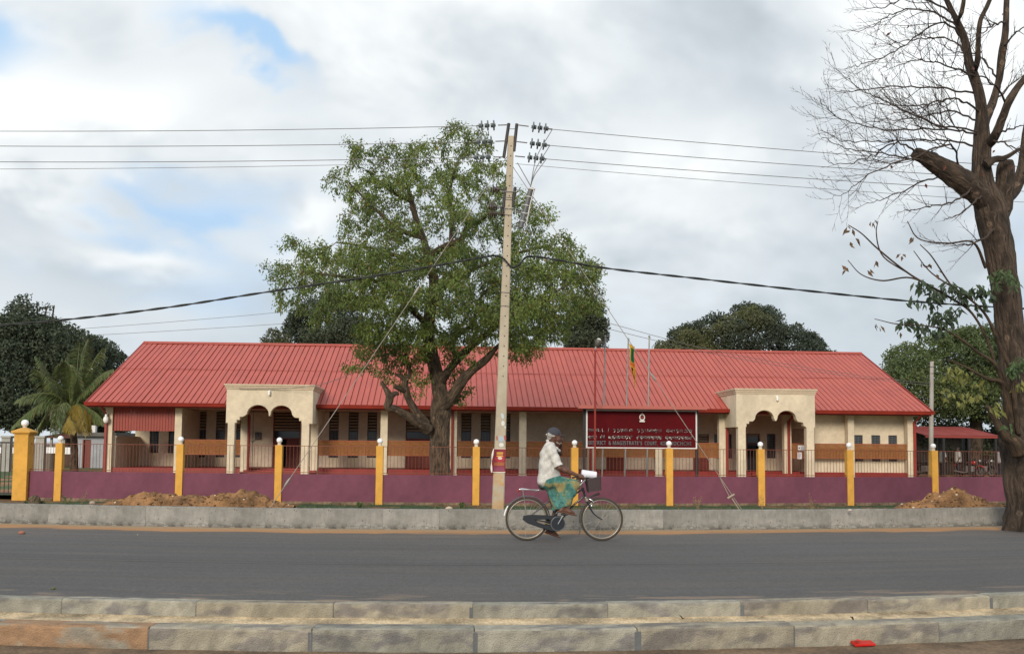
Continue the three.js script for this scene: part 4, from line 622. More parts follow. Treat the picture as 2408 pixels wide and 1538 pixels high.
// ---------------------------------------------------------------- court name board, flag poles, lamp post
{
  const z = -28.2, b = thing('court_sign', 'wide dark red court name board with silver lettering, under its own little roof', 'sign');
  const x0 = X(1380.8, z, 1010), x1 = X(1637.5, z, 1010), y0 = Y(1053.5, z, 1510), y1 = Y(966, z, 1510), cx = (x0 + x1) / 2, w = x1 - x0, h = y1 - y0, yg = 0.02;
  part(b, 'panel', box(w, h, 0.05, cx, (y0 + y1) / 2, z - 0.03), mat([0.115, 0.002, 0.006], { roughness: 0.6, specularIntensity: 0.25, map: sized(T.mottle, 2.6) }));
  const fm = mat([0.70, 0.68, 0.66], { roughness: 0.4 });
  for (const g of [bx(x0 - 0.03, x1 + 0.03, y0 - 0.025, y0 + 0.015, z + 0.012, z - 0.06), bx(x0 - 0.03, x1 + 0.03, y1 - 0.015, y1 + 0.02, z + 0.012, z - 0.06), bx(x0 - 0.03, x0 + 0.012, y0 + 0.015, y1 - 0.015, z + 0.012, z - 0.06), bx(x1 - 0.012, x1 + 0.03, y0 + 0.015, y1 - 0.015, z + 0.012, z - 0.06)]) part(b, 'frame_bar', g, fm);
  for (const px of [1375.5, 1641]) part(b, 'post', rbox(0.085, y1 + 0.03 - yg, 0.085, 0.01, X(px, z, 1010), (y1 + 0.03 + yg) / 2, z - 0.1), M.black);
  const rg = grp(b, 'canopy'), rx0 = X(1358, z, 960), rx1 = X(1657, z, 960), ns = 6;
  for (let i = 0; i < ns; i++) { const a = lerp(rx0, rx1, i / ns), e = lerp(rx0, rx1, (i + 1) / ns), sh = new THREE.Shape(); sh.moveTo(0, 0); const nn = 24; for (let k = 0; k <= nn; k++) sh.lineTo((e - a) * k / nn, 0.012 * Math.sin(k * 1.57)); for (let k = nn; k >= 0; k--) sh.lineTo((e - a) * k / nn, 0.012 * Math.sin(k * 1.57) - 0.012); const m = mesh('roof_sheet', muv(new THREE.ExtrudeGeometry(sh, { depth: 0.72, bevelEnabled: false })), mat([0.40, 0.09, 0.085], { map: sized(T.streak, 1), roughness: 0.6 }), rg); m.position.set(a, y1 + 0.13, z - 0.42); m.rotation.x = 0.13; }
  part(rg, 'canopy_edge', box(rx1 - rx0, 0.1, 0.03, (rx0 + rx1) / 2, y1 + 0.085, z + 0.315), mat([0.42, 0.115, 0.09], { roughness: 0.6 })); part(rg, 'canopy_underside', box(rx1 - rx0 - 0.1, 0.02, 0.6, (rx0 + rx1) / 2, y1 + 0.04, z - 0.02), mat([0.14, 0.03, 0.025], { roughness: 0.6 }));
  // raised silver characters
  const font = await new FontLoader().loadAsync('fonts/droid/droid_sans_bold.typeface.json'), met = mat([0.31, 0.305, 0.29], { roughness: 0.18, metalness: 0.9 });
  const mpx = 28.2 / FOC;                                                // metres per photograph pixel at the board
  const yl = (py) => Y(py, z, 1510);
  { const line = grp(b, 'english_line'), words = [['DISTRICT', 1383.5, 1424], ['&', 1430.5, 1437], ["MAGISTRATE'S", 1440, 1509], ['COURT,', 1515, 1546], ['KILINOCHCHI', 1552, 1610.5]];
    for (const [t, a, e] of words) { const size = 9.6 * mpx, g = new TextGeometry(t, { font, size: size * 0.98, depth: 0.022, curveSegments: 3, bevelEnabled: true, bevelThickness: 0.006, bevelSize: 0.004, bevelOffset: -0.002, bevelSegments: 1 }); g.computeBoundingBox(); const bb = g.boundingBox, xa = x0 + (a - 1380.8) * w / 256.7 * (t === 'KILINOCHCHI' ? 1 : 1), we = (e - a) * w / 256.7 * (t === 'KILINOCHCHI' ? 1.25 : 1); g.scale(we / (bb.max.x - bb.min.x), 1, 1).translate(xa, yl(1047), z - 0.004); part(line, 'word', g, met); } }
  // Tamil and Sinhala lines, bent from strips as letter strokes: each glyph a list of polylines in a unit box
  const arcP = (cx_, cy, rx, ry, a0, a1, n = 9) => Array.from({ length: n + 1 }, (_, i) => { const a = lerp(a0, a1, i / n) * Math.PI; return [cx_ + Math.cos(a) * rx, cy + Math.sin(a) * ry]; });
  const Gl = {
    ma: [[[0.05, 0.9], [0.05, 0.1], [0.6, 0.1], [0.6, 0.65], ...arcP(0.78, 0.65, 0.18, 0.22, 1, 0), [0.96, 0.1]]], aa: [[[0.1, 0], [0.1, 0.85], [0.6, 0.85], [0.6, 0]]], va: [[...arcP(0.28, 0.32, 0.22, 0.24, 2.2, 0.2), [0.5, 0.9], [0.5, 0.9]], [[0.06, 0.3], [0.06, 0.75], ...arcP(0.3, 0.75, 0.22, 0.16, 1, 0), [0.62, 0.1], [0.95, 0.1], [0.95, 0.9]]], ta: [[[0.1, 0.95], [0.1, 0.08], [0.95, 0.08]]], dot: [arcP(0.3, 1.18, 0.08, 0.08, 0, 2, 6)], na: [[[0.1, 0.85], [0.85, 0.85]], [[0.35, 0.85], [0.35, 0.35], ...arcP(0.55, 0.4, 0.22, 0.2, 1, -0.2), [0.7, 0.1], [0.4, -0.15]]], tha: [[[0.1, 0.85], [0.6, 0.85]], [[0.3, 0.85], [0.3, 0.3], ...arcP(0.55, 0.32, 0.25, 0.28, 1, -0.5), [0.3, -0.15], [0.1, 0.0]]], nn: [[...arcP(0.22, 0.35, 0.16, 0.22, 1.8, -0.3), ...arcP(0.45, 0.6, 0.22, 0.25, 1, 0), [0.67, 0.1]], [[0.67, 0.6], ...arcP(0.82, 0.6, 0.15, 0.25, 1, 0), [0.97, 0.1]]], ra: [[...arcP(0.25, 0.5, 0.2, 0.3, 1.6, 0), [0.45, 0.1]], [[0.45, 0.6], ...arcP(0.68, 0.6, 0.22, 0.25, 1, 0), [0.9, 0.1], [0.6, -0.25]]], ka: [[[0.05, 0.85], [0.9, 0.85]], [[0.45, 0.85], [0.45, 0.05]], arcP(0.45, 0.4, 0.36, 0.24, 0.5, 2.2)], la: [[...arcP(0.25, 0.35, 0.2, 0.28, 0.2, 2), [0.5, 0.1], [0.5, 0.85], [0.92, 0.85], [0.92, 0.1]]], sa: [[[0.05, 0.85], [0.9, 0.85]], [[0.35, 0.85], [0.35, 0.45], ...arcP(0.55, 0.4, 0.22, 0.26, 1, -0.6), [0.15, 0.0]]], ii: [[...arcP(0.25, 1.0, 0.22, 0.3, 0, 1.2)]],
    s1: [arcP(0.45, 0.4, 0.4, 0.42, 0.6, 2.3), arcP(0.42, 0.4, 0.18, 0.2, 0, 2)], s2: [arcP(0.3, 0.45, 0.25, 0.4, 0.3, 2.1), arcP(0.7, 0.45, 0.25, 0.4, 1.2, -0.8)], s3: [[...arcP(0.28, 0.5, 0.24, 0.36, 1.5, 0), ...arcP(0.75, 0.45, 0.22, 0.38, 1, -0.9)]], s4: [arcP(0.45, 0.45, 0.4, 0.45, 0.3, 1.9), [[0.5, 0.45], [0.9, 0.45], [0.9, 0.95]]], s5: [[...arcP(0.3, 0.3, 0.25, 0.3, 0, 2), [0.56, 0.8], ...arcP(0.72, 0.75, 0.18, 0.2, 1, -0.3)]], s6: [arcP(0.5, 0.5, 0.42, 0.48, -0.3, 1.4), arcP(0.5, 0.3, 0.18, 0.2, 0, 2), [[0.2, -0.1], [0.8, -0.2]]], slash: [[[0.1, -0.1], [0.5, 1.1]]], com: [[[0.2, 0.1], [0.12, -0.15]]],
  };
  const strip = (parent, glyphs, a, e, yb, hp) => { const g = [], n = glyphs.length, cw = (e - a) / n; glyphs.forEach((q, i) => { for (const pl of Gl[q]) { const p3 = pl.map(([u, v]) => V(x0 + (a + (i + 0.08 + u * 0.84) * cw - 1380.8) * w / 256.7, yl(yb) + v * hp * mpx, z + 0.008)); if (p3.length > 1) { const t = tube(p3, 0.0095, 5); g.push(t.index ? t.toNonIndexed() : t); } } }); part(parent, 'word', g, met); };
  const tam = grp(b, 'tamil_line'), sin = grp(b, 'sinhala_line');
  for (const [gl, a, e] of [[['ma', 'aa', 'va', 'ta', 'ta'], 1382, 1423], [['slash'], 1429, 1434], [['na', 'tha', 'va', 'aa', 'nn'], 1440, 1488], [['na', 'tha', 'ma', 'nn', 'ra', 'ma'], 1496, 1556], [['ka', 'la', 'na', 'aa', 'sa', 'sa'], 1566, 1630]]) strip(tam, gl, a, e, 1016.5, 8);
  for (const [gl, a, e] of [[['s1', 's3', 'aa'], 1384, 1406], [['s5', 'aa'], 1411, 1424], [['s1', 's6', 's2', 's3', 's4', 's5'], 1430, 1488], [['s5', 's6', 's3', 's4', 's2', 's3', 's1'], 1496, 1557], [['s6', 's1', 's3', 's4', 's6', 's2', 's5'], 1564, 1630]]) strip(sin, gl, a, e, 1032.5, 8.2);
  { const e = grp(b, 'emblem'), p = V(x0 + (1510 - 1380.8) * w / 256.7, yl(983), z + 0.01), u = mpx; part(e, 'wreath', new THREE.TorusGeometry(6 * u, 1.5 * u, 6, 24).scale(0.95, 1.1, 0.6).translate(p.x, p.y + 1.5 * u, p.z), fm); part(e, 'base_scroll', [rbox(13 * u, 4 * u, 0.02, 0.008, p.x, p.y - 8 * u, p.z), rbox(8 * u, 3.5 * u, 0.02, 0.006, p.x, p.y - 5 * u, p.z - 0.003)], fm); part(e, 'finial', new THREE.ConeGeometry(2.6 * u, 5.5 * u, 8).translate(p.x, p.y + 10.4 * u, p.z), mat([0.4, 0.38, 0.33], { roughness: 0.5 })); part(e, 'centre_disc', new THREE.CylinderGeometry(2.6 * u, 2.6 * u, 0.016, 16).rotateX(Math.PI / 2).translate(p.x, p.y + 1.5 * u, p.z), mat([0.30, 0.03, 0.02], { roughness: 0.5 })); }
}
{
  const z = -33, labs = ['left and shorter-looking bare flag pole behind the name board', 'middle flag pole carrying the hanging flag', 'right bare flag pole behind the name board'];
  [[1415.6, 1424, 793], [1468.6, 1478, 799], [1521, 1527.4, 793]].forEach(([xb, xt, yt], i) => {
    const a = P(xb, 1100, z), b = P(xt, yt, z); a.y = 0; const g = thing('flag_pole', ['left bare steel flag pole, nearest the red lamp post', labs[1], 'right bare steel flag pole, farthest from the red lamp post'][i], 'flag pole', 'flag poles behind the name board');
    part(g, 'shaft', tube([a, a.clone().lerp(b, 0.5), b], [0.032, 0.03, 0.024], 10), M.steel); part(g, 'top_ball', [sph(0.04, b.x, b.y + 0.03, b.z, 12), bar(b, b.clone().add(V(0.04, -0.03, 0.03)), 0.012, 6)], M.steel);
  });
  // the flag hangs limp in folds: green, yellow border, dark red field, seen edge on
  const f = [[1479, 811], [1479, 900]], flag = new THREE.BufferGeometry(), pos = [], uv = [], idx = [], nu = 16, nv = 40, u1 = FOC / 33;
  for (let j = 0; j <= nv; j++) for (let i = 0; i <= nu; i++) { const v = j / nv, u = i / nu, yy = Y(808 + v * 99 - u * 0, z, 1480), wd = lerp(13, 6, v) / u1 * (v > 0.85 ? 1 - (v - 0.85) * 4 : 1), xx = X(1478.8 + v * 13 * (0.35 + 0.65 * v), z, 850); pos.push(xx + u * wd + Math.sin(v * 9 + u * 3) * 0.02, yy - u * 0.12, z + 0.04 + Math.sin(u * 14 + v * 4) * 0.07 * u); uv.push(u, 1 - v); }
  for (let j = 0; j < nv; j++) for (let i = 0; i < nu; i++) { const a = j * (nu + 1) + i, b = a + nu + 1; idx.push(a, b, a + 1, b, b + 1, a + 1); }
  flag.setAttribute('position', new THREE.Float32BufferAttribute(pos, 3)); flag.setAttribute('uv', new THREE.Float32BufferAttribute(uv, 2)); flag.setIndex(idx); flag.computeVertexNormals();
  const ft = canvasTex(128, 256, (c, w, h) => { c.fillStyle = '#d0a52c'; c.fillRect(0, 0, w, h); c.fillStyle = '#0c6a48'; c.fillRect(34, 18, 90, 82); c.fillStyle = '#c07028'; c.fillRect(0, 104, w, 26); c.fillStyle = '#5a1220'; c.fillRect(10, 140, 60, 74); c.fillStyle = '#d0a52c'; c.fillRect(34, 160, 18, 30); });
  single('flag', flag, mat([1, 1, 1], { map: ft, side: THREE.DoubleSide, roughness: 0.8 }), 'limp green, yellow and maroon flag on the middle flag pole', 'flag');
  const lz = -27.2, a = P(1399.5, 1105, lz), b = P(1400, 824, lz), lp = thing('lamp_post', 'slim red lamp post with an upturned grey lamp head in front of the name board', 'street lamp'); a.y = 0;
  part(lp, 'shaft', tube([a, b], [0.03, 0.028], 12), mat([0.25, 0.022, 0.014], { roughness: 0.5 }));
  const h = P(1406, 807, lz); part(lp, 'bracket', tube(smooth([b, b.clone().add(V(0.0, 0.08, 0)), h.clone().add(V(-0.02, -0.05, 0))], 8), 0.016, 8), M.steel);
  part(lp, 'lamp_head', new THREE.LatheGeometry([[0.001, -0.13], [0.045, -0.12], [0.085, -0.04], [0.1, 0.04], [0.085, 0.1], [0.05, 0.125], [0.001, 0.13]].map(([p, q]) => new THREE.Vector2(p, q)), 18).rotateZ(-0.35).translate(h.x, h.y, h.z), mat([0.10, 0.095, 0.085], { roughness: 0.4 }));
  part(lp, 'lamp_glass', new THREE.SphereGeometry(0.082, 16, 8, 0, 6.3, 0, 1.2).rotateZ(-0.35).translate(h.x + 0.02, h.y + 0.065, h.z + 0.01), mat([0.62, 0.63, 0.62], { roughness: 0.3 }));
}

// ---------------------------------------------------------------- bicycle and rider
const zB = -15, Bp = (px, py, dz = 0) => P(px, py, zB).add(V(0, 0, dz));
{
  const bike = thing('bicycle', 'old black roadster bicycle with chain case, carrier and front basket', 'bicycle');
  const R = 0.345, paint = mat([0.016, 0.02, 0.026], { roughness: 0.3, clearcoat: 0.5 }), rubber = mat([0.045, 0.038, 0.03], { roughness: 0.85 }), rim = mat([0.30, 0.275, 0.23], { roughness: 0.35, metalness: 0.55 }), dull = mat([0.30, 0.28, 0.25], { roughness: 0.4, metalness: 0.6 });
  const hubR = Bp(1239.3, 1218), hubF = Bp(1415.5, 1219.5); hubR.y = hubF.y = R + 0.002;
  const bb = Bp(1311, 1231), seat = Bp(1287.5, 1155), headT = Bp(1369.5, 1147), headB = Bp(1376.5, 1168), crown = Bp(1379.5, 1176);
  for (const h of [hubR, hubF]) {
    const w = grp(bike, 'wheel'); w.position.copy(h); w.rotation.z = rr(0, 1);
    part(w, 'tyre', new THREE.TorusGeometry(R - 0.018, 0.019, 8, 72), rubber);
    part(w, 'rim', [new THREE.TorusGeometry(R - 0.04, 0.012, 6, 72).scale(1, 1, 1.2)], rim);
    part(w, 'hub', new THREE.CylinderGeometry(0.022, 0.022, 0.09, 12).rotateX(Math.PI / 2), dull);
    for (let k = 0; k < 28; k++) { const a = k / 28 * 6.2832, s = k % 2 ? 1 : -1, q = a + (k % 4 < 2 ? 0.5 : -0.5); part(w, 'spoke', bar(V(Math.cos(q) * 0.022, Math.sin(q) * 0.022, s * 0.03), V(Math.cos(a) * (R - 0.048), Math.sin(a) * (R - 0.048), 0), 0.0014, 4), dull); }
  }
  const tubeP = (pts, r, m = paint, n = 'frame_tube') => part(bike, n, tube(pts, r, 8), m);
  tubeP([bb, seat], 0.016); tubeP([headT, headB], 0.021);
  const st = (t) => bb.clone().lerp(seat, t);
  tubeP(smooth([headT.clone().lerp(headB, 0.15), Bp(1345, 1168), Bp(1318, 1196), st(0.25)], 12), 0.013);
  tubeP(smooth([headT.clone().lerp(headB, 0.9), Bp(1347, 1190), Bp(1326, 1215), bb], 12), 0.015);
  for (const s of [-1, 1]) { tubeP([bb.clone().add(V(-0.02, 0, s * 0.03)), hubR.clone().add(V(0, 0, s * 0.055))], 0.009); tubeP([st(0.72).add(V(0, 0, s * 0.02)), hubR.clone().add(V(0, 0, s * 0.055))], 0.008); }
  for (const s of [-1, 1]) part(bike, 'fork_blade', tube(smooth([crown.clone().add(V(0, 0, s * 0.045)), Bp(1386, 1190, s * 0.05), Bp(1394, 1205, s * 0.05), Bp(1404, 1214.5, s * 0.05), hubF.clone().add(V(0, 0, s * 0.05))], 14), [0.014, 0.014, 0.013, 0.012, 0.011, 0.01, 0.009], 8), paint);
  part(bike, 'fork_crown', [rbox(0.05, 0.05, 0.12, 0.012, crown.x, crown.y, crown.z), bar(headB, crown, 0.018)], dull);
  part(bike, 'front_brake', [tube(smooth([Bp(1384, 1172, 0.05), Bp(1392, 1178, 0.07), Bp(1394, 1187, 0.06), Bp(1388, 1190, 0.055)], 10), 0.009, 6), rbox(0.05, 0.02, 0.02, 0.005, Bp(1391, 1187).x, Bp(1391, 1187).y, zB + 0.06)], M.chrome);
  // mudguards
  const guard = (h, a0, a1, r, m, name, w = 0.03) => { const n = 28, pos = [], uv = [], idx = []; for (let i = 0; i <= n; i++) { const a = lerp(a0, a1, i / n); for (let k = 0; k <= 6; k++) { const q = (k / 6 - 0.5) * 2, rr_ = r + 0.016 * (1 - q * q); pos.push(h.x + Math.cos(a) * rr_, h.y + Math.sin(a) * rr_, h.z + q * w); uv.push(i, k); } } for (let i = 0; i < n; i++) for (let k = 0; k < 6; k++) { const a = i * 7 + k, b = a + 7; idx.push(a, a + 1, b, b, a + 1, b + 1); } const g = new THREE.BufferGeometry(); g.setAttribute('position', new THREE.Float32BufferAttribute(pos, 3)); g.setAttribute('uv', new THREE.Float32BufferAttribute(uv, 2)); g.setIndex(idx); g.computeVertexNormals(); const mm = m.clone(); mm.side = THREE.DoubleSide; return part(bike, name, g, mm); };
  guard(hubR, -0.25, 2.55, R + 0.012, mat([0.05, 0.055, 0.06], { roughness: 0.28, clearcoat: 0.5 }), 'mudguard');
  guard(hubR, 2.55, 3.0, R + 0.018, M.white, 'tail_flash', 0.034);
  guard(hubF, 1.75, 3.3, R + 0.012, mat([0.07, 0.07, 0.07], { roughness: 0.4 }), 'mudguard');
  { const a = Bp(1363.5, 1230), b = Bp(1366, 1257.5); part(bike, 'mud_flap', [muv(new THREE.BoxGeometry(0.012, 0.19, 0.09).rotateZ(-0.09).translate((a.x + b.x) / 2, (a.y + b.y) / 2, zB))], mat([0.12, 0.11, 0.10], { roughness: 0.9 })); }
  part(bike, 'lamp_bracket', tube([Bp(1384, 1171), Bp(1397, 1165), Bp(1410, 1161)], [0.016, 0.014, 0.02], 8), mat([0.03, 0.03, 0.03], { roughness: 0.5 }));
  // chain case
  { const s = new THREE.Shape(), q = (px, py) => { const p = Bp(px, py); return [p.x, p.y]; }; s.moveTo(...q(1230, 1212)); s.lineTo(...q(1248, 1209.5)); s.lineTo(...q(1318, 1213)); s.lineTo(...q(1326, 1226)); s.lineTo(...q(1324, 1242)); s.lineTo(...q(1310, 1249.5)); s.lineTo(...q(1296, 1248)); s.lineTo(...q(1262, 1238)); s.lineTo(...q(1240, 1230)); s.lineTo(...q(1228, 1221));
    const h = new THREE.Path(); h.moveTo(...q(1258, 1221.5)); h.lineTo(...q(1264, 1228)); h.lineTo(...q(1292, 1236)); h.lineTo(...q(1294, 1226)); h.lineTo(...q(1290, 1221)); s.holes.push(h);
    part(bike, 'chain_case', extr(s, 0.04, zB + 0.045, 0.008), paint);
    part(bike, 'chain_wheel_cover', [new THREE.CylinderGeometry(0.112, 0.118, 0.016, 36).rotateX(Math.PI / 2).translate(bb.x, bb.y, zB + 0.09)], mat([0.012, 0.016, 0.024], { roughness: 0.3, clearcoat: 0.6 })); part(bike, 'cover_ring', new THREE.TorusGeometry(0.112, 0.008, 6, 40).translate(bb.x, bb.y, zB + 0.095), mat([0.10, 0.11, 0.12], { roughness: 0.3 }));
    part(bike, 'chain', [bar(Bp(1246, 1221, 0.05), Bp(1296, 1234, 0.05), 0.008, 5), bar(Bp(1262, 1219, 0.05), Bp(1292, 1221, 0.05), 0.006, 5)], mat([0.22, 0.16, 0.10], { roughness: 0.6 })); }
  const ped1 = Bp(1324, 1208, 0.14), ped2 = Bp(1298, 1255, -0.14);
  part(bike, 'crank', bar(bb.clone().add(V(0, 0, 0.11)), ped1, 0.012, 8), M.chrome); part(bike, 'crank', bar(bb.clone().add(V(0, 0, -0.09)), ped2, 0.012, 8), M.chrome);
  for (const p of [ped1, ped2]) part(bike, 'pedal', rbox(0.1, 0.03, 0.08, 0.01, p.x, p.y, p.z + Math.sign(p.z - zB) * 0.04), M.black);
  // saddle, carrier, handlebar, basket
  part(bike, 'saddle', sdfMesh(blend([caps(Bp(1274, 1143), Bp(1285, 1145), 0.055, 0.045), caps(Bp(1275, 1143, 0.05), Bp(1276, 1143, -0.05), 0.045), caps(Bp(1285, 1145), Bp(1303, 1146), 0.035, 0.022)], 0.03), Bp(1262, 1156, -0.14), Bp(1312, 1132, 0.14), 0.012), mat([0.02, 0.018, 0.016], { roughness: 0.5 }));
  part(bike, 'saddle_spring', [bar(Bp(1276, 1147, 0.04), Bp(1287, 1156), 0.007), bar(Bp(1276, 1147, -0.04), Bp(1287, 1156), 0.007), bar(Bp(1287, 1160), Bp(1287, 1146), 0.012)], M.chrome);
  part(bike, 'carrier', [...[-0.06, 0.06].map((d) => tube([Bp(1222, 1151, d), Bp(1228, 1149.5, d), Bp(1260, 1154, d), Bp(1280, 1153, d * 0.5)], 0.007, 6)), ...[1230, 1240, 1250, 1260].map((x) => bar(Bp(x, 1150.5 + (x - 1230) * 0.1, -0.06), Bp(x, 1150.5 + (x - 1230) * 0.1, 0.06), 0.005, 5)), rbox(0.34, 0.012, 0.05, 0.004, Bp(1244, 1151.5).x, Bp(1244, 1151.5).y, zB + 0.05)], M.chrome);
  part(bike, 'carrier_stay', [-0.065, 0.065].map((d) => tube([Bp(1229, 1151, d), Bp(1232, 1172, d), hubR.clone().add(V(0, 0, d))], 0.005, 5)), dull);
  part(bike, 'tail_reflector', rbox(0.04, 0.035, 0.05, 0.01, Bp(1219, 1154).x, Bp(1219, 1154).y, zB), mat([0.35, 0.03, 0.02], { roughness: 0.2 }));
  part(bike, 'handlebar_stem', tube([headT, Bp(1367, 1134), Bp(1370, 1128)], 0.013, 8), M.chrome);
  for (const s of [-1, 1]) { part(bike, 'handlebar', tube(smooth([Bp(1370, 1128), Bp(1374, 1122, s * 0.12), Bp(1372, 1120.5, s * 0.22), Bp(1365, 1122, s * 0.25), Bp(1352, 1124.5, s * 0.27)], 16), 0.011, 8), M.chrome); part(bike, 'grip', tube([Bp(1364, 1122, s * 0.252), Bp(1350.5, 1125, s * 0.272)], 0.016, 8), M.black); }
  part(bike, 'brake_lever', tube([Bp(1372, 1127, 0.24), Bp(1365, 1134, 0.25), Bp(1358.5, 1140, 0.26)], 0.013, 6), mat([0.28, 0.28, 0.29], { roughness: 0.4, metalness: 0.4 }));
  { // basket of woven wire: walls with bars
    const g = grp(bike, 'basket'), m = mat([0.075, 0.055, 0.06], { roughness: 0.8 }), c = [[1378, 1127], [1409.5, 1121], [1411.5, 1151], [1383, 1157]].map(([x, y]) => Bp(x, y)), z0 = zB - 0.14, z1 = zB + 0.14, bars = [];
    const q = (u, v, z) => { const a = c[0].clone().lerp(c[1], u), b = c[3].clone().lerp(c[2], u), p = a.lerp(b, v), k = 1 - v * 0.2; p.z = zB + (z - zB) * k; return p; };
    for (const z of [z0, z1]) { for (let i = 0; i <= 16; i++) bars.push(bar(q(i / 16, 0, z), q(i / 16, 1, z), 0.0035, 4)); for (let j = 0; j <= 12; j++) bars.push(bar(q(0, j / 12, z), q(1, j / 12, z), j % 12 ? 0.0035 : 0.008, 4)); }
    for (const u of [0, 1]) { for (let i = 0; i <= 16; i++) { const z = lerp(z0, z1, i / 16); bars.push(bar(q(u, 0, z), q(u, 1, z), 0.0035, 4)); } for (let j = 0; j <= 12; j++) bars.push(bar(q(u, j / 12, z0), q(u, j / 12, z1), j % 12 ? 0.0035 : 0.008, 4)); }
    for (let i = 0; i <= 14; i++) bars.push(bar(q(i / 14, 1, z0), q(i / 14, 1, z1), 0.004, 4));
    const w = part(g, 'wire_mesh', bars, m); w.userData.kind = 'stuff';
    const panel = (pts) => { const gg = new THREE.BufferGeometry().setFromPoints([pts[0], pts[1], pts[2], pts[0], pts[2], pts[3]]); gg.computeVertexNormals(); return gg; };
    part(g, 'lining', [panel([q(0.02, 0.04, z0 + 0.006), q(0.98, 0.04, z0 + 0.006), q(0.98, 0.98, z0 + 0.006), q(0.02, 0.98, z0 + 0.006)]), panel([q(0.02, 0.04, z1 - 0.006), q(0.98, 0.04, z1 - 0.006), q(0.98, 0.98, z1 - 0.006), q(0.02, 0.98, z1 - 0.006)])], mat([0.10, 0.07, 0.07], { roughness: 0.9, side: THREE.DoubleSide, transparent: true, opacity: 0.8 }));
  }
  // rolled paper bundle in the basket
  const roll = (() => { const a = Bp(1367, 1113, 0.02), b = Bp(1402, 1118.5, 0.02), g = tube([a, a.clone().lerp(b, 0.03), a.clone().lerp(b, 0.97), b], [0.054, 0.06, 0.061, 0.055], 18); return g; })();
  const pap = thing('paper_roll', 'roll of white papers lying in the bicycle basket', 'papers');
  part(pap, 'outer_sheet', roll, mat([0.70, 0.71, 0.80], { roughness: 0.8 })); { const b = Bp(1402.2, 1118.6, 0.02); part(pap, 'rolled_end', [0.02, 0.032, 0.044].map((r) => new THREE.TorusGeometry(r, 0.004, 4, 20).rotateY(Math.PI / 2).translate(b.x, b.y, b.z)), mat([0.6, 0.6, 0.66], { roughness: 0.8 })); }
}
{
  const man = thing('person', 'person in white short sleeved shirt, grey cap and teal sarong riding the bicycle', 'person');
  const skinM = mat([0.1, 0.042, 0.026], { roughness: 0.55 }), hairM = mat([0.33, 0.315, 0.295], { roughness: 0.9 });
  const sk = [];
  // neck and head (profile facing right)
  sk.push(caps(Bp(1296, 1048), Bp(1304, 1033), 0.062, 0.055));
  sk.push(ellip(Bp(1304, 1025), 0.103, 0.12, 0.082, 0.1), ellip(Bp(1311.5, 1034), 0.066, 0.09, 0.062, 0.15), caps(Bp(1315, 1032, 0.035), Bp(1312, 1034, 0.05), 0.022), caps(Bp(1315, 1032, -0.035), Bp(1312, 1034, -0.05), 0.022), caps(Bp(1314, 1043), Bp(1311, 1044), 0.033), caps(Bp(1318.2, 1028), Bp(1321, 1034), 0.012, 0.017), caps(Bp(1317, 1024.5, 0.03), Bp(1317, 1024.5, -0.03), 0.018));
  const head = blend(sk, 0.03);
  // arms
  const rS = Bp(1293.5, 1057, 0.19), rE = Bp(1312, 1100, 0.25), rW = Bp(1352, 1116.5, 0.265), lS = Bp(1297, 1057, -0.19), lE = Bp(1320, 1066, -0.2), lW = Bp(1321, 1048, -0.12);
  const armR = blend([caps(rS, rE, 0.055, 0.043), caps(rE, rE.clone().lerp(rW, 0.35), 0.044, 0.042), caps(rE.clone().lerp(rW, 0.35), rW, 0.042, 0.027)], 0.03);
  const armL = blend([caps(lS, lE, 0.055, 0.043), caps(lE, lW, 0.043, 0.028)], 0.03);
  const ft = (ank, heel, ball, toe) => blend([caps(ank.clone().add(V(-0.01, 0.12, 0)), ank, 0.045, 0.034), caps(ank, heel, 0.034, 0.03), caps(ank, ball, 0.034, 0.028), caps(heel, ball, 0.03, 0.03), caps(ball, toe, 0.03, 0.02)], 0.03);
  const footR = ft(Bp(1323.5, 1190, 0.14), Bp(1316, 1199, 0.14), Bp(1338, 1202, 0.145), Bp(1347, 1206, 0.15)), footL = ft(Bp(1294, 1245, -0.14), Bp(1290, 1252, -0.14), Bp(1306, 1257, -0.14), Bp(1314, 1261, -0.14));
  const shinL = caps(Bp(1312, 1195, -0.13), Bp(1295, 1245, -0.14), 0.05, 0.036), shinR = caps(Bp(1332, 1170, 0.13), Bp(1324, 1188, 0.14), 0.05, 0.037);
  const hip = blend([caps(Bp(1285, 1126, 0.06), Bp(1285, 1126, -0.06), 0.12), caps(Bp(1285, 1120), Bp(1292, 1065), 0.11, 0.12), caps(Bp(1288, 1128, 0.1), Bp(1347, 1138, 0.14), 0.085, 0.06), caps(Bp(1288, 1128, -0.1), Bp(1332, 1158, -0.13), 0.085, 0.06), caps(Bp(1347, 1138, 0.14), Bp(1332, 1170, 0.13), 0.06, 0.05), caps(Bp(1332, 1158, -0.13), Bp(1312, 1195, -0.13), 0.06, 0.05)], 0.05);
  // hands: palm, four unequal fingers closed on the grip, thumb from the side of the palm
  const hand = (list) => blend(list, 0.007);
  const hr = [caps(Bp(1354, 1116.5, 0.26), Bp(1363, 1117.5, 0.268), 0.024, 0.022), caps(Bp(1355, 1118.5, 0.268), Bp(1363, 1119.5, 0.275), 0.018, 0.018), caps(rW, Bp(1356, 1117, 0.262), 0.025, 0.024)];
  [[1357, 1.0], [1360.2, 1.08], [1363.4, 1.05], [1366.2, 0.9]].forEach(([x, s], i) => { const a = Bp(x, 1117 + i * 0.3, 0.288), b = Bp(x + 0.6, 1121 + i * 0.2, 0.288 + 0.012 * s), c = Bp(x + 0.4, 1125 * 1 + i * 0.1, 0.282), d = Bp(x, 1126.5 + i * 0.1, 0.262); hr.push(caps(a, b, 0.0105, 0.01), caps(b, c, 0.01, 0.0092), caps(c, d, 0.0092, 0.0082)); });
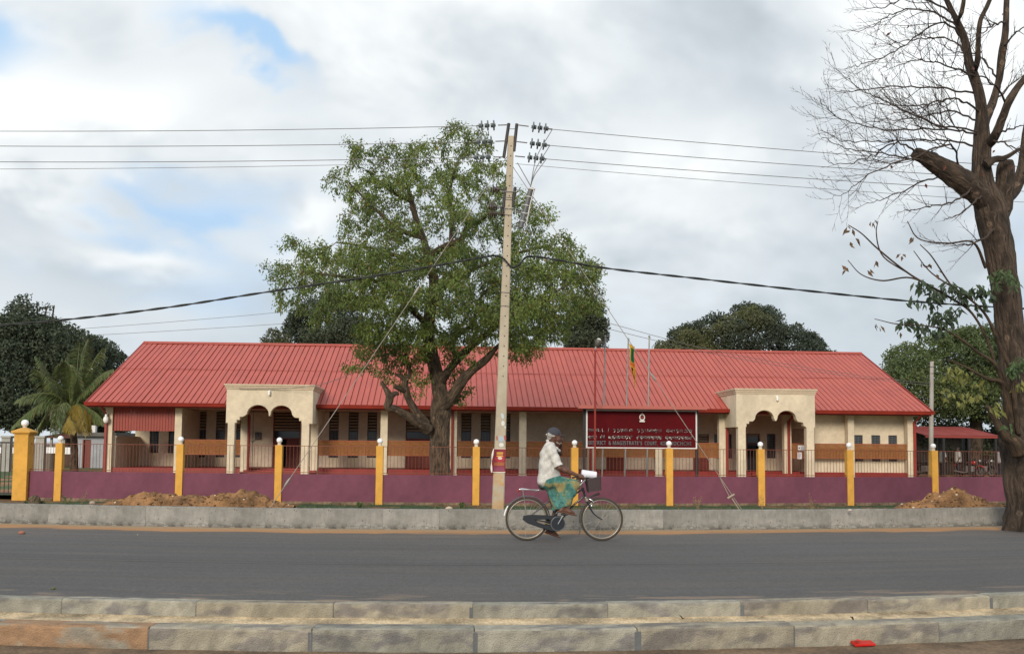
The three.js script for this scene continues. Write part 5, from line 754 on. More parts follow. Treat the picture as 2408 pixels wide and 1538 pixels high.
  hr.push(caps(Bp(1359, 1116.5, 0.25), Bp(1365, 1119.5, 0.232), 0.013, 0.0115), caps(Bp(1365, 1119.5, 0.232), Bp(1369, 1122, 0.236), 0.0115, 0.0095));
  const hl = [caps(Bp(1321, 1046, -0.115), Bp(1320.5, 1039, -0.095), 0.024, 0.022), caps(lW, Bp(1321, 1045, -0.113), 0.026, 0.024)];
  [[0.028, 1.0], [0.008, 1.12], [-0.012, 1.06], [-0.032, 0.88]].forEach(([dx, s]) => { const a = Bp(1319.8, 1038.5, -0.09).add(V(dx, 0, 0)), b = a.clone().add(V(-0.008, 0.034 * s, 0.012)), c = b.clone().add(V(-0.012, 0.024 * s, 0.016)); hl.push(caps(a, b, 0.0105, 0.0098), caps(b, c, 0.0098, 0.0085)); });
  hl.push(caps(Bp(1318.5, 1044, -0.1), Bp(1314.5, 1041, -0.082), 0.013, 0.011), caps(Bp(1314.5, 1041, -0.082), Bp(1313, 1037.5, -0.075), 0.011, 0.009));
  const handR = hand(hr), handL = hand(hl);
  const coarse = blend([hip, armR, armL, shinL, shinR, footL, footR], 0.012);
  const bodyGeo = mg([sdfMesh((x, y, z) => Math.min(coarse(x, y, z), caps(Bp(1292, 1062), Bp(1297, 1046), 0.08, 0.06)(x, y, z)), Bp(1252, 1272, -0.36), Bp(1366, 1030, 0.4), 0.012), sdfMesh(head, Bp(1283, 1056, -0.13), Bp(1328, 1002, 0.13), 0.0055), sdfMesh(handR, Bp(1346, 1132, 0.2), Bp(1375, 1110, 0.33), 0.0035), sdfMesh(handL, Bp(1308, 1054, -0.18), Bp(1330, 1024, -0.03), 0.0035)]);
  part(man, 'body', bodyGeo, skinM);
  const eye = (s) => [sph(0.011, Bp(1316.5, 1027.8).x, Bp(1316.5, 1027.8).y, zB + s * 0.034, 10)];
  part(man, 'eye', eye(1), mat([0.35, 0.33, 0.3], { roughness: 0.2 })); part(man, 'eye', eye(-1), mat([0.35, 0.33, 0.3], { roughness: 0.2 }));
  for (const s of [1, -1]) part(man, 'ear', new THREE.TorusGeometry(0.021, 0.009, 6, 14).scale(0.75, 1.25, 0.8).rotateY(s * 0.3).translate(Bp(1304.5, 1031).x, Bp(1304.5, 1031).y, zB + s * 0.085), skinM);
  const fuzz = (d, k, a) => (x, y, z) => d(x, y, z) - a * (fb3(x * k, y * k, z * k, 2) - 0.5);
  part(man, 'hair', sdfMesh(fuzz(blend([caps(Bp(1291.5, 1022, 0.045), Bp(1293, 1031, 0.035), 0.032, 0.028), caps(Bp(1291.5, 1022, -0.045), Bp(1293, 1031, -0.035), 0.032, 0.028), caps(Bp(1290.5, 1023), Bp(1292, 1032), 0.034), caps(Bp(1292, 1024, 0.072), Bp(1303, 1026, 0.08), 0.024, 0.012), caps(Bp(1292, 1024, -0.072), Bp(1303, 1026, -0.08), 0.024, 0.012)], 0.03), 55, 0.022), Bp(1275, 1042, -0.13), Bp(1312, 1012, 0.13), 0.006), hairM);
  part(man, 'beard', sdfMesh(fuzz(blend([caps(Bp(1318, 1038, 0.02), Bp(1318, 1038, -0.02), 0.011), caps(Bp(1317, 1041.5, 0.02), Bp(1317, 1041.5, -0.02), 0.022), caps(Bp(1314, 1043.5, 0.028), Bp(1309, 1040, 0.052), 0.018, 0.012), caps(Bp(1314, 1043.5, -0.028), Bp(1309, 1040, -0.052), 0.018, 0.012)], 0.015), 70, 0.014), Bp(1303, 1050, -0.08), Bp(1324, 1033, 0.08), 0.005), hairM);
  // cap with crown and peak
  { const g = grp(man, 'cap'), m = mat([0.06, 0.064, 0.085], { roughness: 0.85, map: sized(T.grain, 0.2) });
    const c = Bp(1302.5, 1021.5), dome = new THREE.SphereGeometry(1, 28, 14, 0, 6.2832, 0, 1.62).scale(0.118, 0.112, 0.096).rotateZ(-0.12).translate(c.x, c.y, c.z);
    part(g, 'crown', [dome], m); const pk = new THREE.Shape(); pk.absellipse(0, 0, 0.1, 0.086, -1.45, 1.45, false); const pg = new THREE.ExtrudeGeometry(pk, { depth: 0.008, bevelEnabled: true, bevelThickness: 0.003, bevelSize: 0.003, bevelSegments: 1 }); const pp = pg.attributes.position; for (let i = 0; i < pp.count; i++) pp.setZ(i, pp.getZ(i) - 2.2 * pp.getY(i) * pp.getY(i)); pg.rotateX(-Math.PI / 2).rotateZ(-0.2).translate(c.x + 0.095, c.y - 0.002, c.z); pg.computeVertexNormals(); part(g, 'peak', pg, m);
    part(g, 'button', sph(0.01, c.x - 0.008, c.y + 0.112, c.z, 8), m); part(g, 'rear_strap', rbox(0.02, 0.022, 0.05, 0.006, c.x - 0.12, c.y - 0.004, c.z + 0.02), mat([0.5, 0.5, 0.5], { roughness: 0.6 })); }
  // shirt
  const foldN = (x, y, z) => 0.0045 * Math.sin(y * 40 - x * 34 + 7 * fb3(x * 5, y * 5, z * 5, 2)) + 0.007 * (fb3(x * 8, y * 11, z * 8, 2) - 0.5);
  const torso = blend([caps(Bp(1285.5, 1128, 0.065), Bp(1285.5, 1128, -0.065), 0.148), caps(Bp(1297, 1117, 0.07), Bp(1297, 1117, -0.07), 0.13), caps(Bp(1289, 1098, 0.075), Bp(1289, 1098, -0.075), 0.148), caps(Bp(1290.5, 1072, 0.08), Bp(1290.5, 1072, -0.08), 0.138), caps(Bp(1293.5, 1056, 0.15), Bp(1293.5, 1056, -0.15), 0.07), caps(Bp(1293, 1050, 0.05), Bp(1293, 1050, -0.05), 0.08)], 0.07);
  const slR = caps(Bp(1293.5, 1058, 0.185), Bp(1309.5, 1096, 0.245), 0.078, 0.073), slL = caps(Bp(1297, 1058, -0.185), Bp(1313, 1064, -0.2), 0.075, 0.07);
  const cutR = (() => { const a = Bp(1309.5, 1096, 0.245), n = a.clone().sub(Bp(1293.5, 1058, 0.185)).normalize(); return (x, y, z) => (x - a.x) * n.x + (y - a.y) * n.y + (z - a.z) * n.z; })(), cutL = (() => { const a = Bp(1312, 1064, -0.2), n = a.clone().sub(Bp(1297, 1058, -0.185)).normalize(); return (x, y, z) => (x - a.x) * n.x + (y - a.y) * n.y + (z - a.z) * n.z; })();
  const hem = Bp(1290, 1140).y, neckCut = caps(Bp(1297, 1048), Bp(1306, 1030), 0.074, 0.09), frontP = Bp(1313, 1131);
  const shirt = (x, y, z) => { let d = torso(x, y, z); const a = Math.max(slR(x, y, z), cutR(x, y, z)), b = Math.max(slL(x, y, z), cutL(x, y, z)); for (const e of [a, b]) { const h = Math.max(0.03 - Math.abs(d - e), 0) / 0.03; d = Math.min(d, e) - h * h * 0.0075; } d += foldN(x, y, z); const hy = hem + Math.max(0, (x - frontP.x + 0.09)) * 0.9 - 0.02 * Math.sin(x * 31); d = Math.max(d, hy - y, -neckCut(x, y, z)); return d; };
  const cloth = mat([0.80, 0.785, 0.74], { roughness: 0.9, side: THREE.DoubleSide, map: sized(T.grain, 0.3) });
  part(man, 'shirt', sdfMesh(shirt, Bp(1256, 1146, -0.34), Bp(1326, 1030, 0.38), 0.0085), cloth);
  { const c = []; for (const [a, b] of [[[1287.5, 1037, 0.02], [1291, 1043, 0.075]], [[1291, 1043, 0.075], [1308, 1055, 0.085]], [[1308, 1055, 0.085], [1315, 1060, 0.035]], [[1287.5, 1037, -0.02], [1291, 1043, -0.075]], [[1291, 1043, -0.075], [1308, 1055, -0.085]], [[1308, 1055, -0.085], [1315, 1060, -0.035]], [[1287.5, 1037, 0.02], [1287.5, 1037, -0.02]]]) c.push(caps(Bp(...a), Bp(...b), 0.019, 0.022)); part(man, 'collar', sdfMesh(blend(c, 0.02), Bp(1280, 1068, -0.13), Bp(1322, 1028, 0.13), 0.007), cloth); }
  // sarong
  const sar = [caps(Bp(1338, 1150, 0.13), Bp(1326, 1186, 0.135), 0.085, 0.075), caps(Bp(1318, 1150, 0.1), Bp(1316, 1188, 0.11), 0.08, 0.07), caps(Bp(1286, 1133, 0.06), Bp(1286, 1133, -0.06), 0.125), caps(Bp(1290, 1130, 0.1), Bp(1349, 1139, 0.14), 0.125, 0.075), caps(Bp(1349, 1139, 0.14), Bp(1331, 1182, 0.135), 0.075, 0.062), caps(Bp(1296, 1142, 0.03), Bp(1306, 1194, 0.06), 0.1, 0.06), caps(Bp(1318, 1145, 0.08), Bp(1321, 1182, 0.08), 0.09, 0.055), caps(Bp(1300, 1140, -0.05), Bp(1334, 1160, -0.13), 0.1, 0.075), caps(Bp(1334, 1160, -0.13), Bp(1312, 1196, -0.13), 0.072, 0.06), caps(Bp(1309, 1150, -0.04), Bp(1308, 1193, -0.05), 0.08, 0.055)];
  const sarong0 = blend(sar, 0.05), h1 = Bp(1334, 1187), h2 = Bp(1304, 1200);
  const sarong = (x, y, z) => { const d = sarong0(x, y, z) + 0.01 * Math.sin((x * 0.8 + y * 0.35) * 62 + 5 * fb3(x * 5, y * 5, z * 5, 2)) * sst(1.02, 0.8, y) + 0.012 * (fb3(x * 8, y * 6, z * 8, 3) - 0.5), hy = lerp(h2.y, h1.y, clamp((x - h2.x) / (h1.x - h2.x))); return Math.max(d, hy - y + 0.008 * Math.sin(x * 60), y - Bp(1300, 1118).y); };
  const batik = tex(512, 512, (u, v) => { const n = fb2(u, v, 5, 4, 131), m = fb2(u, v, 12, 4, 137), f = fb2(u, v, 40, 3, 139), t = sst(0.40, 0.62, n), q = sst(0.5, 0.6, m) * 0.6; const a = [0.20 + 0.16 * f, 0.40 + 0.14 * f, 0.38 + 0.14 * f], b = [0.50 + 0.12 * f, 0.47 + 0.1 * f, 0.30 + 0.1 * f], c = [0.15, 0.35, 0.33]; const mix3 = (p, r, k) => p.map((x, i) => lerp(x, r[i], k)); return mix3(mix3(a, b, t), c, q * (1 - t)); });
  part(man, 'sarong', sdfMesh(sarong, Bp(1262, 1206, -0.27), Bp(1370, 1114, 0.3), 0.009), mat([1, 1, 1], { map: sized(batik, 0.62), roughness: 0.9, side: THREE.DoubleSide }));
  // sandals
  const sand = (a, b, c) => sdfMesh(blend([caps(a, b, 0.034, 0.036), caps(b, c, 0.036, 0.03)], 0.01), a.clone().min(c).add(V(-0.06, -0.06, -0.07)), a.clone().max(c).add(V(0.06, 0.06, 0.07)), 0.008);
  const flat = (g, p, k) => { const q = g.attributes.position; const cx = p; for (let i = 0; i < q.count; i++) { const base = cx.a.y + (q.getX(i) - cx.a.x) * (cx.c.y - cx.a.y) / (cx.c.x - cx.a.x); q.setY(i, base + (q.getY(i) - base) * k); } g.computeVertexNormals(); return g; };
  const leather = mat([0.12, 0.05, 0.03], { roughness: 0.6 });
  for (const [a, b, c] of [[Bp(1312, 1201.5, 0.14), Bp(1334, 1206, 0.145), Bp(1350, 1210, 0.15)], [Bp(1287, 1254.5, -0.14), Bp(1304, 1260.5, -0.14), Bp(1317, 1265, -0.14)]]) { part(man, 'sandal', flat(sand(a, b, c), { a, c }, 0.42), leather); }
}

// ---------------------------------------------------------------- trees
function inPoly(p, x, y) { let c = false; for (let i = 0, j = p.length - 1; i < p.length; j = i++) { const [a, b] = p[i], [e, d] = p[j]; if ((b > y) !== (d > y) && x < (e - a) * (y - b) / (d - b) + a) c = !c; } return c; }
function edgeDist(p, x, y) { let m = 1e9; for (let i = 0, j = p.length - 1; i < p.length; j = i++) { const [a, b] = p[j], [e, d] = p[i], l = (e - a) ** 2 + (d - b) ** 2 || 1e-9, t = clamp(((x - a) * (e - a) + (y - b) * (d - b)) / l); m = Math.min(m, Math.hypot(x - a - (e - a) * t, y - b - (d - b) * t)); } return m; }
function bounds(p) { const xs = p.map((q) => q[0]), ys = p.map((q) => q[1]); return [Math.min(...xs), Math.max(...xs), Math.min(...ys), Math.max(...ys)]; }
class Leaves {                                                            // many leaf blades, two triangles each, as one geometry
  constructor() { this.p = []; this.c = []; this.n = []; }
  add(o, dir, up, len, wid, col_, fold = 0.25) {
    const s = V(0, 0, 0).crossVectors(dir, up).normalize(), nn = V(0, 0, 0).crossVectors(s, dir).normalize(), m = o.clone().addScaledVector(dir, len * 0.45), t = o.clone().addScaledVector(dir, len).addScaledVector(nn, -len * 0.1), a = m.clone().addScaledVector(s, wid / 2).addScaledVector(nn, wid * fold), b = m.clone().addScaledVector(s, -wid / 2).addScaledVector(nn, wid * fold);
    for (const q of [o, a, t, o, t, b]) { this.p.push(q.x, q.y, q.z); this.c.push(col_[0], col_[1], col_[2]); }
  }
  geo() { const g = new THREE.BufferGeometry(); g.setAttribute('position', new THREE.Float32BufferAttribute(this.p, 3)); g.setAttribute('color', new THREE.Float32BufferAttribute(this.c, 3)); g.computeVertexNormals(); return g; }
}
const rdir = (up = 0) => { const a = rnd() * 6.2832, z = rnd() * 2 - 1, r = Math.sqrt(1 - z * z); return V(Math.cos(a) * r, z + up, Math.sin(a) * r).normalize(); };
// limbs given as photograph points with half widths in pixels, at a depth
const limb = (list, z, k = 1) => { const pts = list.map(([x, y, , dz]) => P(x, y, z + (dz ?? 0))), q = smooth(pts, Math.max(6, list.length * 5)), m = -z / FOC; return { pts: q, rad: q.map((_, i) => { const t = i / (q.length - 1) * (list.length - 1), a = Math.floor(t), b = Math.min(a + 1, list.length - 1); return lerp(list[a][2], list[b][2], t - a) * m * k; }) }; };
function barkTube(l, seg, rough = 0.08) {
  const g = tube(l.pts, l.rad, seg), p = g.attributes.position, n = g.attributes.normal;
  for (let i = 0; i < p.count; i++) { const x = p.getX(i), y = p.getY(i), z = p.getZ(i), r = l.rad[Math.min(l.rad.length - 1, Math.floor(i / (seg + 1)))] || 0.1, d = (fb3(x * 3.1, y * 1.6, z * 3.1, 3) - 0.5) * 2 * rough * 2.4 * r + (fb3(x * 14, y * 4, z * 14, 2) - 0.5) * rough * r; p.setXYZ(i, x + n.getX(i) * d, y + n.getY(i) * d, z + n.getZ(i) * d); }
  g.computeVertexNormals(); return g;
}
function grow(roots, attr, { step, infl, kill, iters = 200, up = 0 }) {   // space colonisation
  const N = roots.flatMap((l) => { const a = []; l.forEach((p, i) => a.push({ p, par: i ? -1 : -1, root: true, kids: 0 })); return a; });
  const dist = new Float32Array(attr.length).fill(1e9), who = new Int32Array(attr.length).fill(-1), live = new Uint8Array(attr.length).fill(1);
  let from = 0;
  for (let it = 0; it < iters; it++) {
    for (let a = 0; a < attr.length; a++) { if (!live[a]) continue; const q = attr[a]; for (let i = from; i < N.length; i++) { const d = (q.x - N[i].p.x) ** 2 + (q.y - N[i].p.y) ** 2 + (q.z - N[i].p.z) ** 2; if (d < dist[a]) { dist[a] = d; who[a] = i; } } if (dist[a] < kill * kill) live[a] = 0; }
    from = N.length;
    const dir = new Map();
    for (let a = 0; a < attr.length; a++) if (live[a] && dist[a] < infl * infl) { const i = who[a], v = dir.get(i) ?? V(0, 0, 0); v.add(attr[a].clone().sub(N[i].p).normalize()); dir.set(i, v); }
    if (!dir.size) break;
    for (const [i, v] of dir) { if (N[i].kids > 3) continue; v.normalize().add(rdir().multiplyScalar(0.28)).add(V(0, up, 0)).normalize(); N[i].kids++; N.push({ p: N[i].p.clone().addScaledVector(v, step), par: i, kids: 0 }); }
  }
  return N;
}
function twigGeo(N, r0, ex, max, segBig = 5) {                            // tubes along the grown nodes, thickened by what they carry
  const acc = new Float64Array(N.length), kids = N.map(() => []);
  for (let i = N.length - 1; i >= 0; i--) { if (!kids[i].length) acc[i] = Math.pow(r0, ex); N[i].r = Math.min(max, Math.pow(acc[i], 1 / ex)); if (N[i].par >= 0) { acc[N[i].par] += acc[i]; kids[N[i].par].push(i); } }
  const out = [], start = [];
  N.forEach((n, i) => { if (n.root) kids[i].forEach((k) => start.push([i, k])); });
  while (start.length) {
    const [a, b] = start.pop(), pts = [N[a].p], rad = [N[b].r]; let i = b;
    for (;;) { pts.push(N[i].p); rad.push(N[i].r); const ks = kids[i]; if (!ks.length) break; ks.sort((p, q) => N[q].r - N[p].r); ks.slice(1).forEach((k) => start.push([i, k])); i = ks[0]; }
    rad[rad.length - 1] *= 0.5; const g = tube(pts, rad, rad[0] > 0.02 ? segBig : 3, false); out.push(g);
  }
  return { geo: out, kids };
}

{ // ---- the neem-like tree in the yard
  const z = -30.5, t = thing('shade_tree', 'big leafy green tree with a forked trunk between fence and building', 'tree');
  const trunk = limb([[1035, 1150, 27], [1034, 1100, 23.5], [1033, 1050, 22], [1034, 1000, 22], [1038, 962, 25], [1036, 930, 19], [1030, 900, 17], [1023, 862, 16], [1008, 808, 15], [1008, 750, 13.5], [1020, 691, 12.5], [1019, 651, 11.5], [1007, 612, 10], [995, 561, 8.5], [981, 526, 7.5], [968, 475, 6], [958, 436, 4.5], [950, 390, 3]], z);
  part(t, 'trunk', barkTube(trunk, 18, 0.09), M.bark);
  const L = [
    [[1040, 960, 17, 0.1], [1066, 928, 13, 0.5], [1093, 889, 11.5, 0.8], [1114, 868, 10.5, 0.9], [1142, 846, 8, 1.1], [1170, 815, 5, 1.5], [1205, 790, 3, 2]],
    [[1030, 905, 10], [1056, 870, 10, 0.4], [1075, 845, 9.5, 0.4], [1098, 824, 9, 0.4], [1145, 785, 8, 0.8], [1177, 752, 7, 1.2], [1204, 741, 5.5, 1.5], [1262, 718, 3.5, 2], [1310, 690, 2, 2.2]],
    [[1075, 845, 8, 0.4], [1063, 808, 7, 0], [1085, 780, 6, -0.5], [1108, 766, 5, -0.8], [1130, 700, 3.5, -1.2], [1190, 640, 2.5, -1.5]],
    [[1009, 775, 9], [985, 745, 8, 0.6], [962, 722, 7, 1], [940, 690, 5, 1.5], [880, 660, 4, 2], [800, 650, 3, 2.2], [730, 640, 2, 2]],
    [[1007, 612, 8], [1035, 585, 7.5, 0.5], [1060, 573, 7, 0.8], [1086, 561, 6, 1], [1098, 533, 5, 1.2], [1130, 520, 4, 1.5], [1160, 480, 2.5, 1.5]],
    [[1060, 573, 5.5, 0.8], [1062, 510, 5, 0.4], [1058, 450, 3.8, 0], [1075, 380, 2.5, 0]],
    [[995, 561, 6], [940, 540, 5, -0.6], [890, 500, 4, -0.8], [850, 460, 3, -0.8], [820, 430, 2, -0.6]],
    [[968, 475, 5], [930, 455, 4.5, 0.4], [895, 430, 3.5, 0.6], [860, 400, 2.4, 0.6]],
    [[1019, 651, 8], [985, 620, 6, -1], [930, 600, 5, -1.6], [860, 580, 3.5, -2], [790, 570, 2, -2]],
    [[1021, 690, 8], [1060, 660, 6, -1.2], [1120, 630, 5, -2], [1200, 600, 4, -2.5], [1280, 580, 3, -2.5]],
    [[1010, 1012, 14, 0.3], [990, 998, 13, 0.5], [968, 985, 12, 0.7], [931, 963, 9, 0.9], [912, 958, 8, 1.0], [916, 935, 9, 1.0], [905, 912, 5, 1.0], [896, 897, 4, 1.0]],
    [[1003, 1000, 13, 0.2], [990, 985, 11, 0.3], [972, 960, 9.5, 0.4], [957, 926, 8.5, 0.5], [953, 898, 8, 0.5], [963, 882, 5, 0.5], [959, 851, 4, 0.5], [950, 820, 3.5, 0.4], [934, 795, 3, 0.2], [900, 760, 2, 0]],
    [[955, 920, 7, 0.5], [940, 914, 6.5, 0.7], [928, 909, 5, 0.8]], [[918, 935, 6, 1], [930, 925, 5.5, 1.1], [938, 928, 3, 1.1]], [[954, 895, 6, 0.5], [940, 884, 4.5, 0.6], [929, 881, 3, 0.6]],
  ].map((l) => limb(l, z));
  for (const l of L) part(t, 'limb', barkTube(l, 10, 0.12), M.bark);
  const poly = [[1052, 276], [1117, 294], [1153, 326], [1188, 361], [1219, 424], [1243, 447], [1294, 467], [1306, 490], [1294, 514], [1337, 530], [1365, 561], [1396, 604], [1427, 667], [1420, 703], [1412, 742], [1370, 785], [1298, 824], [1243, 848], [1204, 816], [1145, 815], [1086, 828], [988, 836], [928, 840], [842, 812], [795, 806], [732, 798], [693, 746], [642, 746], [638, 703], [612, 671], [618, 640], [654, 581], [673, 541], [732, 538], [772, 557], [795, 510], [811, 479], [768, 447], [758, 416], [787, 396], [795, 365], [807, 326], [826, 318], [866, 337], [889, 318], [940, 326], [972, 318], [995, 326], [1019, 298]];
  const low = [[806, 835], [880, 832], [1000, 845], [1015, 900], [985, 960], [965, 925], [900, 905], [850, 880], [805, 905]], low2 = [[1040, 840], [1100, 835], [1100, 900], [1060, 890]], low3 = [[1020, 940], [1110, 900], [1110, 930], [1090, 960]];
  const attr = [], sparse = [];
  const fill = (pg, n, f, dz) => { const [a, b, c, d] = bounds(pg); let tries = 0; while (n > 0 && tries++ < 4e5) { const x = rr(a, b), y = rr(c, d); if (!inPoly(pg, x, y)) continue; const e = edgeDist(pg, x, y), hd = Math.min(dz, 0.5 + dz * Math.sqrt(clamp(e / 190))), w = (rnd() * 2 - 1) * hd; if (!f(x, y, w)) continue; attr.push(P(x, y, z + w)); n--; } };
  const lobes = [[1062, 335, 50, 55, 0.6], [1125, 330, 40, 38, 0.55], [985, 365, 42, 42, 0.6], [915, 365, 52, 42, 0.65], [832, 362, 38, 42, 0.55], [795, 425, 42, 32, 0.55], [868, 440, 58, 40, 0.6], [965, 440, 55, 46, 0.7], [1065, 425, 66, 52, 0.8], [1150, 415, 55, 58, 0.65], [1208, 470, 40, 42, 0.8], [1268, 500, 42, 38, 0.8], [850, 515, 55, 40, 1], [935, 535, 60, 42, 0.9], [1035, 515, 60, 42, 0.7], [1135, 530, 66, 46, 0.9], [1235, 565, 66, 46, 1.1], [1328, 572, 42, 40, 1],
    [695, 568, 36, 30, 0.6], [755, 602, 52, 36, 0.9], [845, 612, 70, 44, 1.2], [945, 625, 70, 46, 1.1], [1080, 612, 76, 46, 1.2], [1205, 645, 80, 48, 1.4], [1320, 645, 66, 50, 1.3], [1388, 650, 36, 52, 1.1], [655, 645, 40, 36, 0.5], [730, 662, 56, 36, 0.8], [825, 692, 76, 44, 1.3], [925, 702, 80, 46, 1.5], [1065, 705, 86, 52, 1.5], [1195, 725, 86, 50, 1.6], [1312, 725, 76, 52, 1.5], [1392, 712, 32, 44, 1], [672, 706, 36, 30, 0.35], [750, 742, 46, 28, 0.4], [905, 775, 78, 40, 1.5], [1000, 792, 66, 34, 1.4], [1100, 782, 60, 36, 1.4], [1225, 790, 66, 36, 1.4], [1308, 780, 46, 28, 1.1], [868, 822, 60, 20, 0.9], [960, 832, 60, 18, 0.9], [1235, 828, 44, 20, 0.8]];
  for (const [x, y, rx, ry, q] of lobes) {
    const hd = 0.6 + 3.6 * Math.sqrt(clamp(edgeDist(poly, x, y) / 200)), m = 30.5 / FOC, copies = y > 580 ? 3 : 2;
    for (let k = 0; k < copies; k++) { const w = (k / (copies - 1) * 2 - 1) * hd * rr(0.6, 1), jx = x + rr(-14, 14), jy = y + rr(-10, 10); for (let i = 0; i < q * 15 * rx * ry / 900; i++) { const d = rdir(), r = Math.cbrt(rr(0.15, 1)); attr.push(P(jx + d.x * rx * 0.92 * r, jy - d.y * ry * 0.92 * r, z + w).add(V(0, 0, d.z * r * (rx + ry) * 0.5 * m))); } }
  }
  fill(low, 70, () => true, 0.8); fill(low2, 14, () => true, 0.5); fill(low3, 16, () => true, 0.5);
  const N = grow([trunk.pts.filter((_, i) => i > 34), ...L.map((l) => l.pts.slice(2))], attr, { step: 0.2, infl: 3.2, kill: 0.24, iters: 90, up: 0.05 });
  const tw = twigGeo(N, 0.0055, 2.35, 0.06), tg = part(t, 'twigs', tw.geo, mat([0.15, 0.115, 0.085], { roughness: 0.95 })); tg.userData.kind = 'stuff';
  const lv = new Leaves(), D = V(0, 0, 0);
  N.forEach((n, i) => {
    if (n.root || n.r > 0.016) return; const tip = !tw.kids[i].length, par = N[n.par].p, g = n.p.clone().sub(par).normalize(), k = tip ? 38 : 16, hue = fb3(n.p.x * 0.9 + 3, n.p.y * 0.9, n.p.z * 0.9, 2), yel = sst(0.62, 0.75, fb3(n.p.x * 1.7, n.p.y * 1.7 + 9, n.p.z * 1.7, 2));
    for (let q = 0; q < k; q++) {
      const o = n.p.clone().add(rdir().multiplyScalar(rr(0.02, tip ? 0.27 : 0.2))), dir = rdir().multiplyScalar(0.75).add(g.clone().multiplyScalar(0.35)).add(V(0, -0.6, 0)).normalize(), b = rr(0.7, 1.3) * lerp(0.8, 1.2, hue);
      lv.add(o, dir, rdir(0.9), rr(0.085, 0.15), rr(0.034, 0.052), rnd() < 0.03 + yel * 0.1 ? [0.23 * b, 0.16 * b, 0.025] : [lerp(0.085, 0.165, hue) * b, lerp(0.135, 0.225, hue) * b, 0.034 * b]);
    }
  });
  part(t, 'crown', lv.geo(), M.leaf);
}

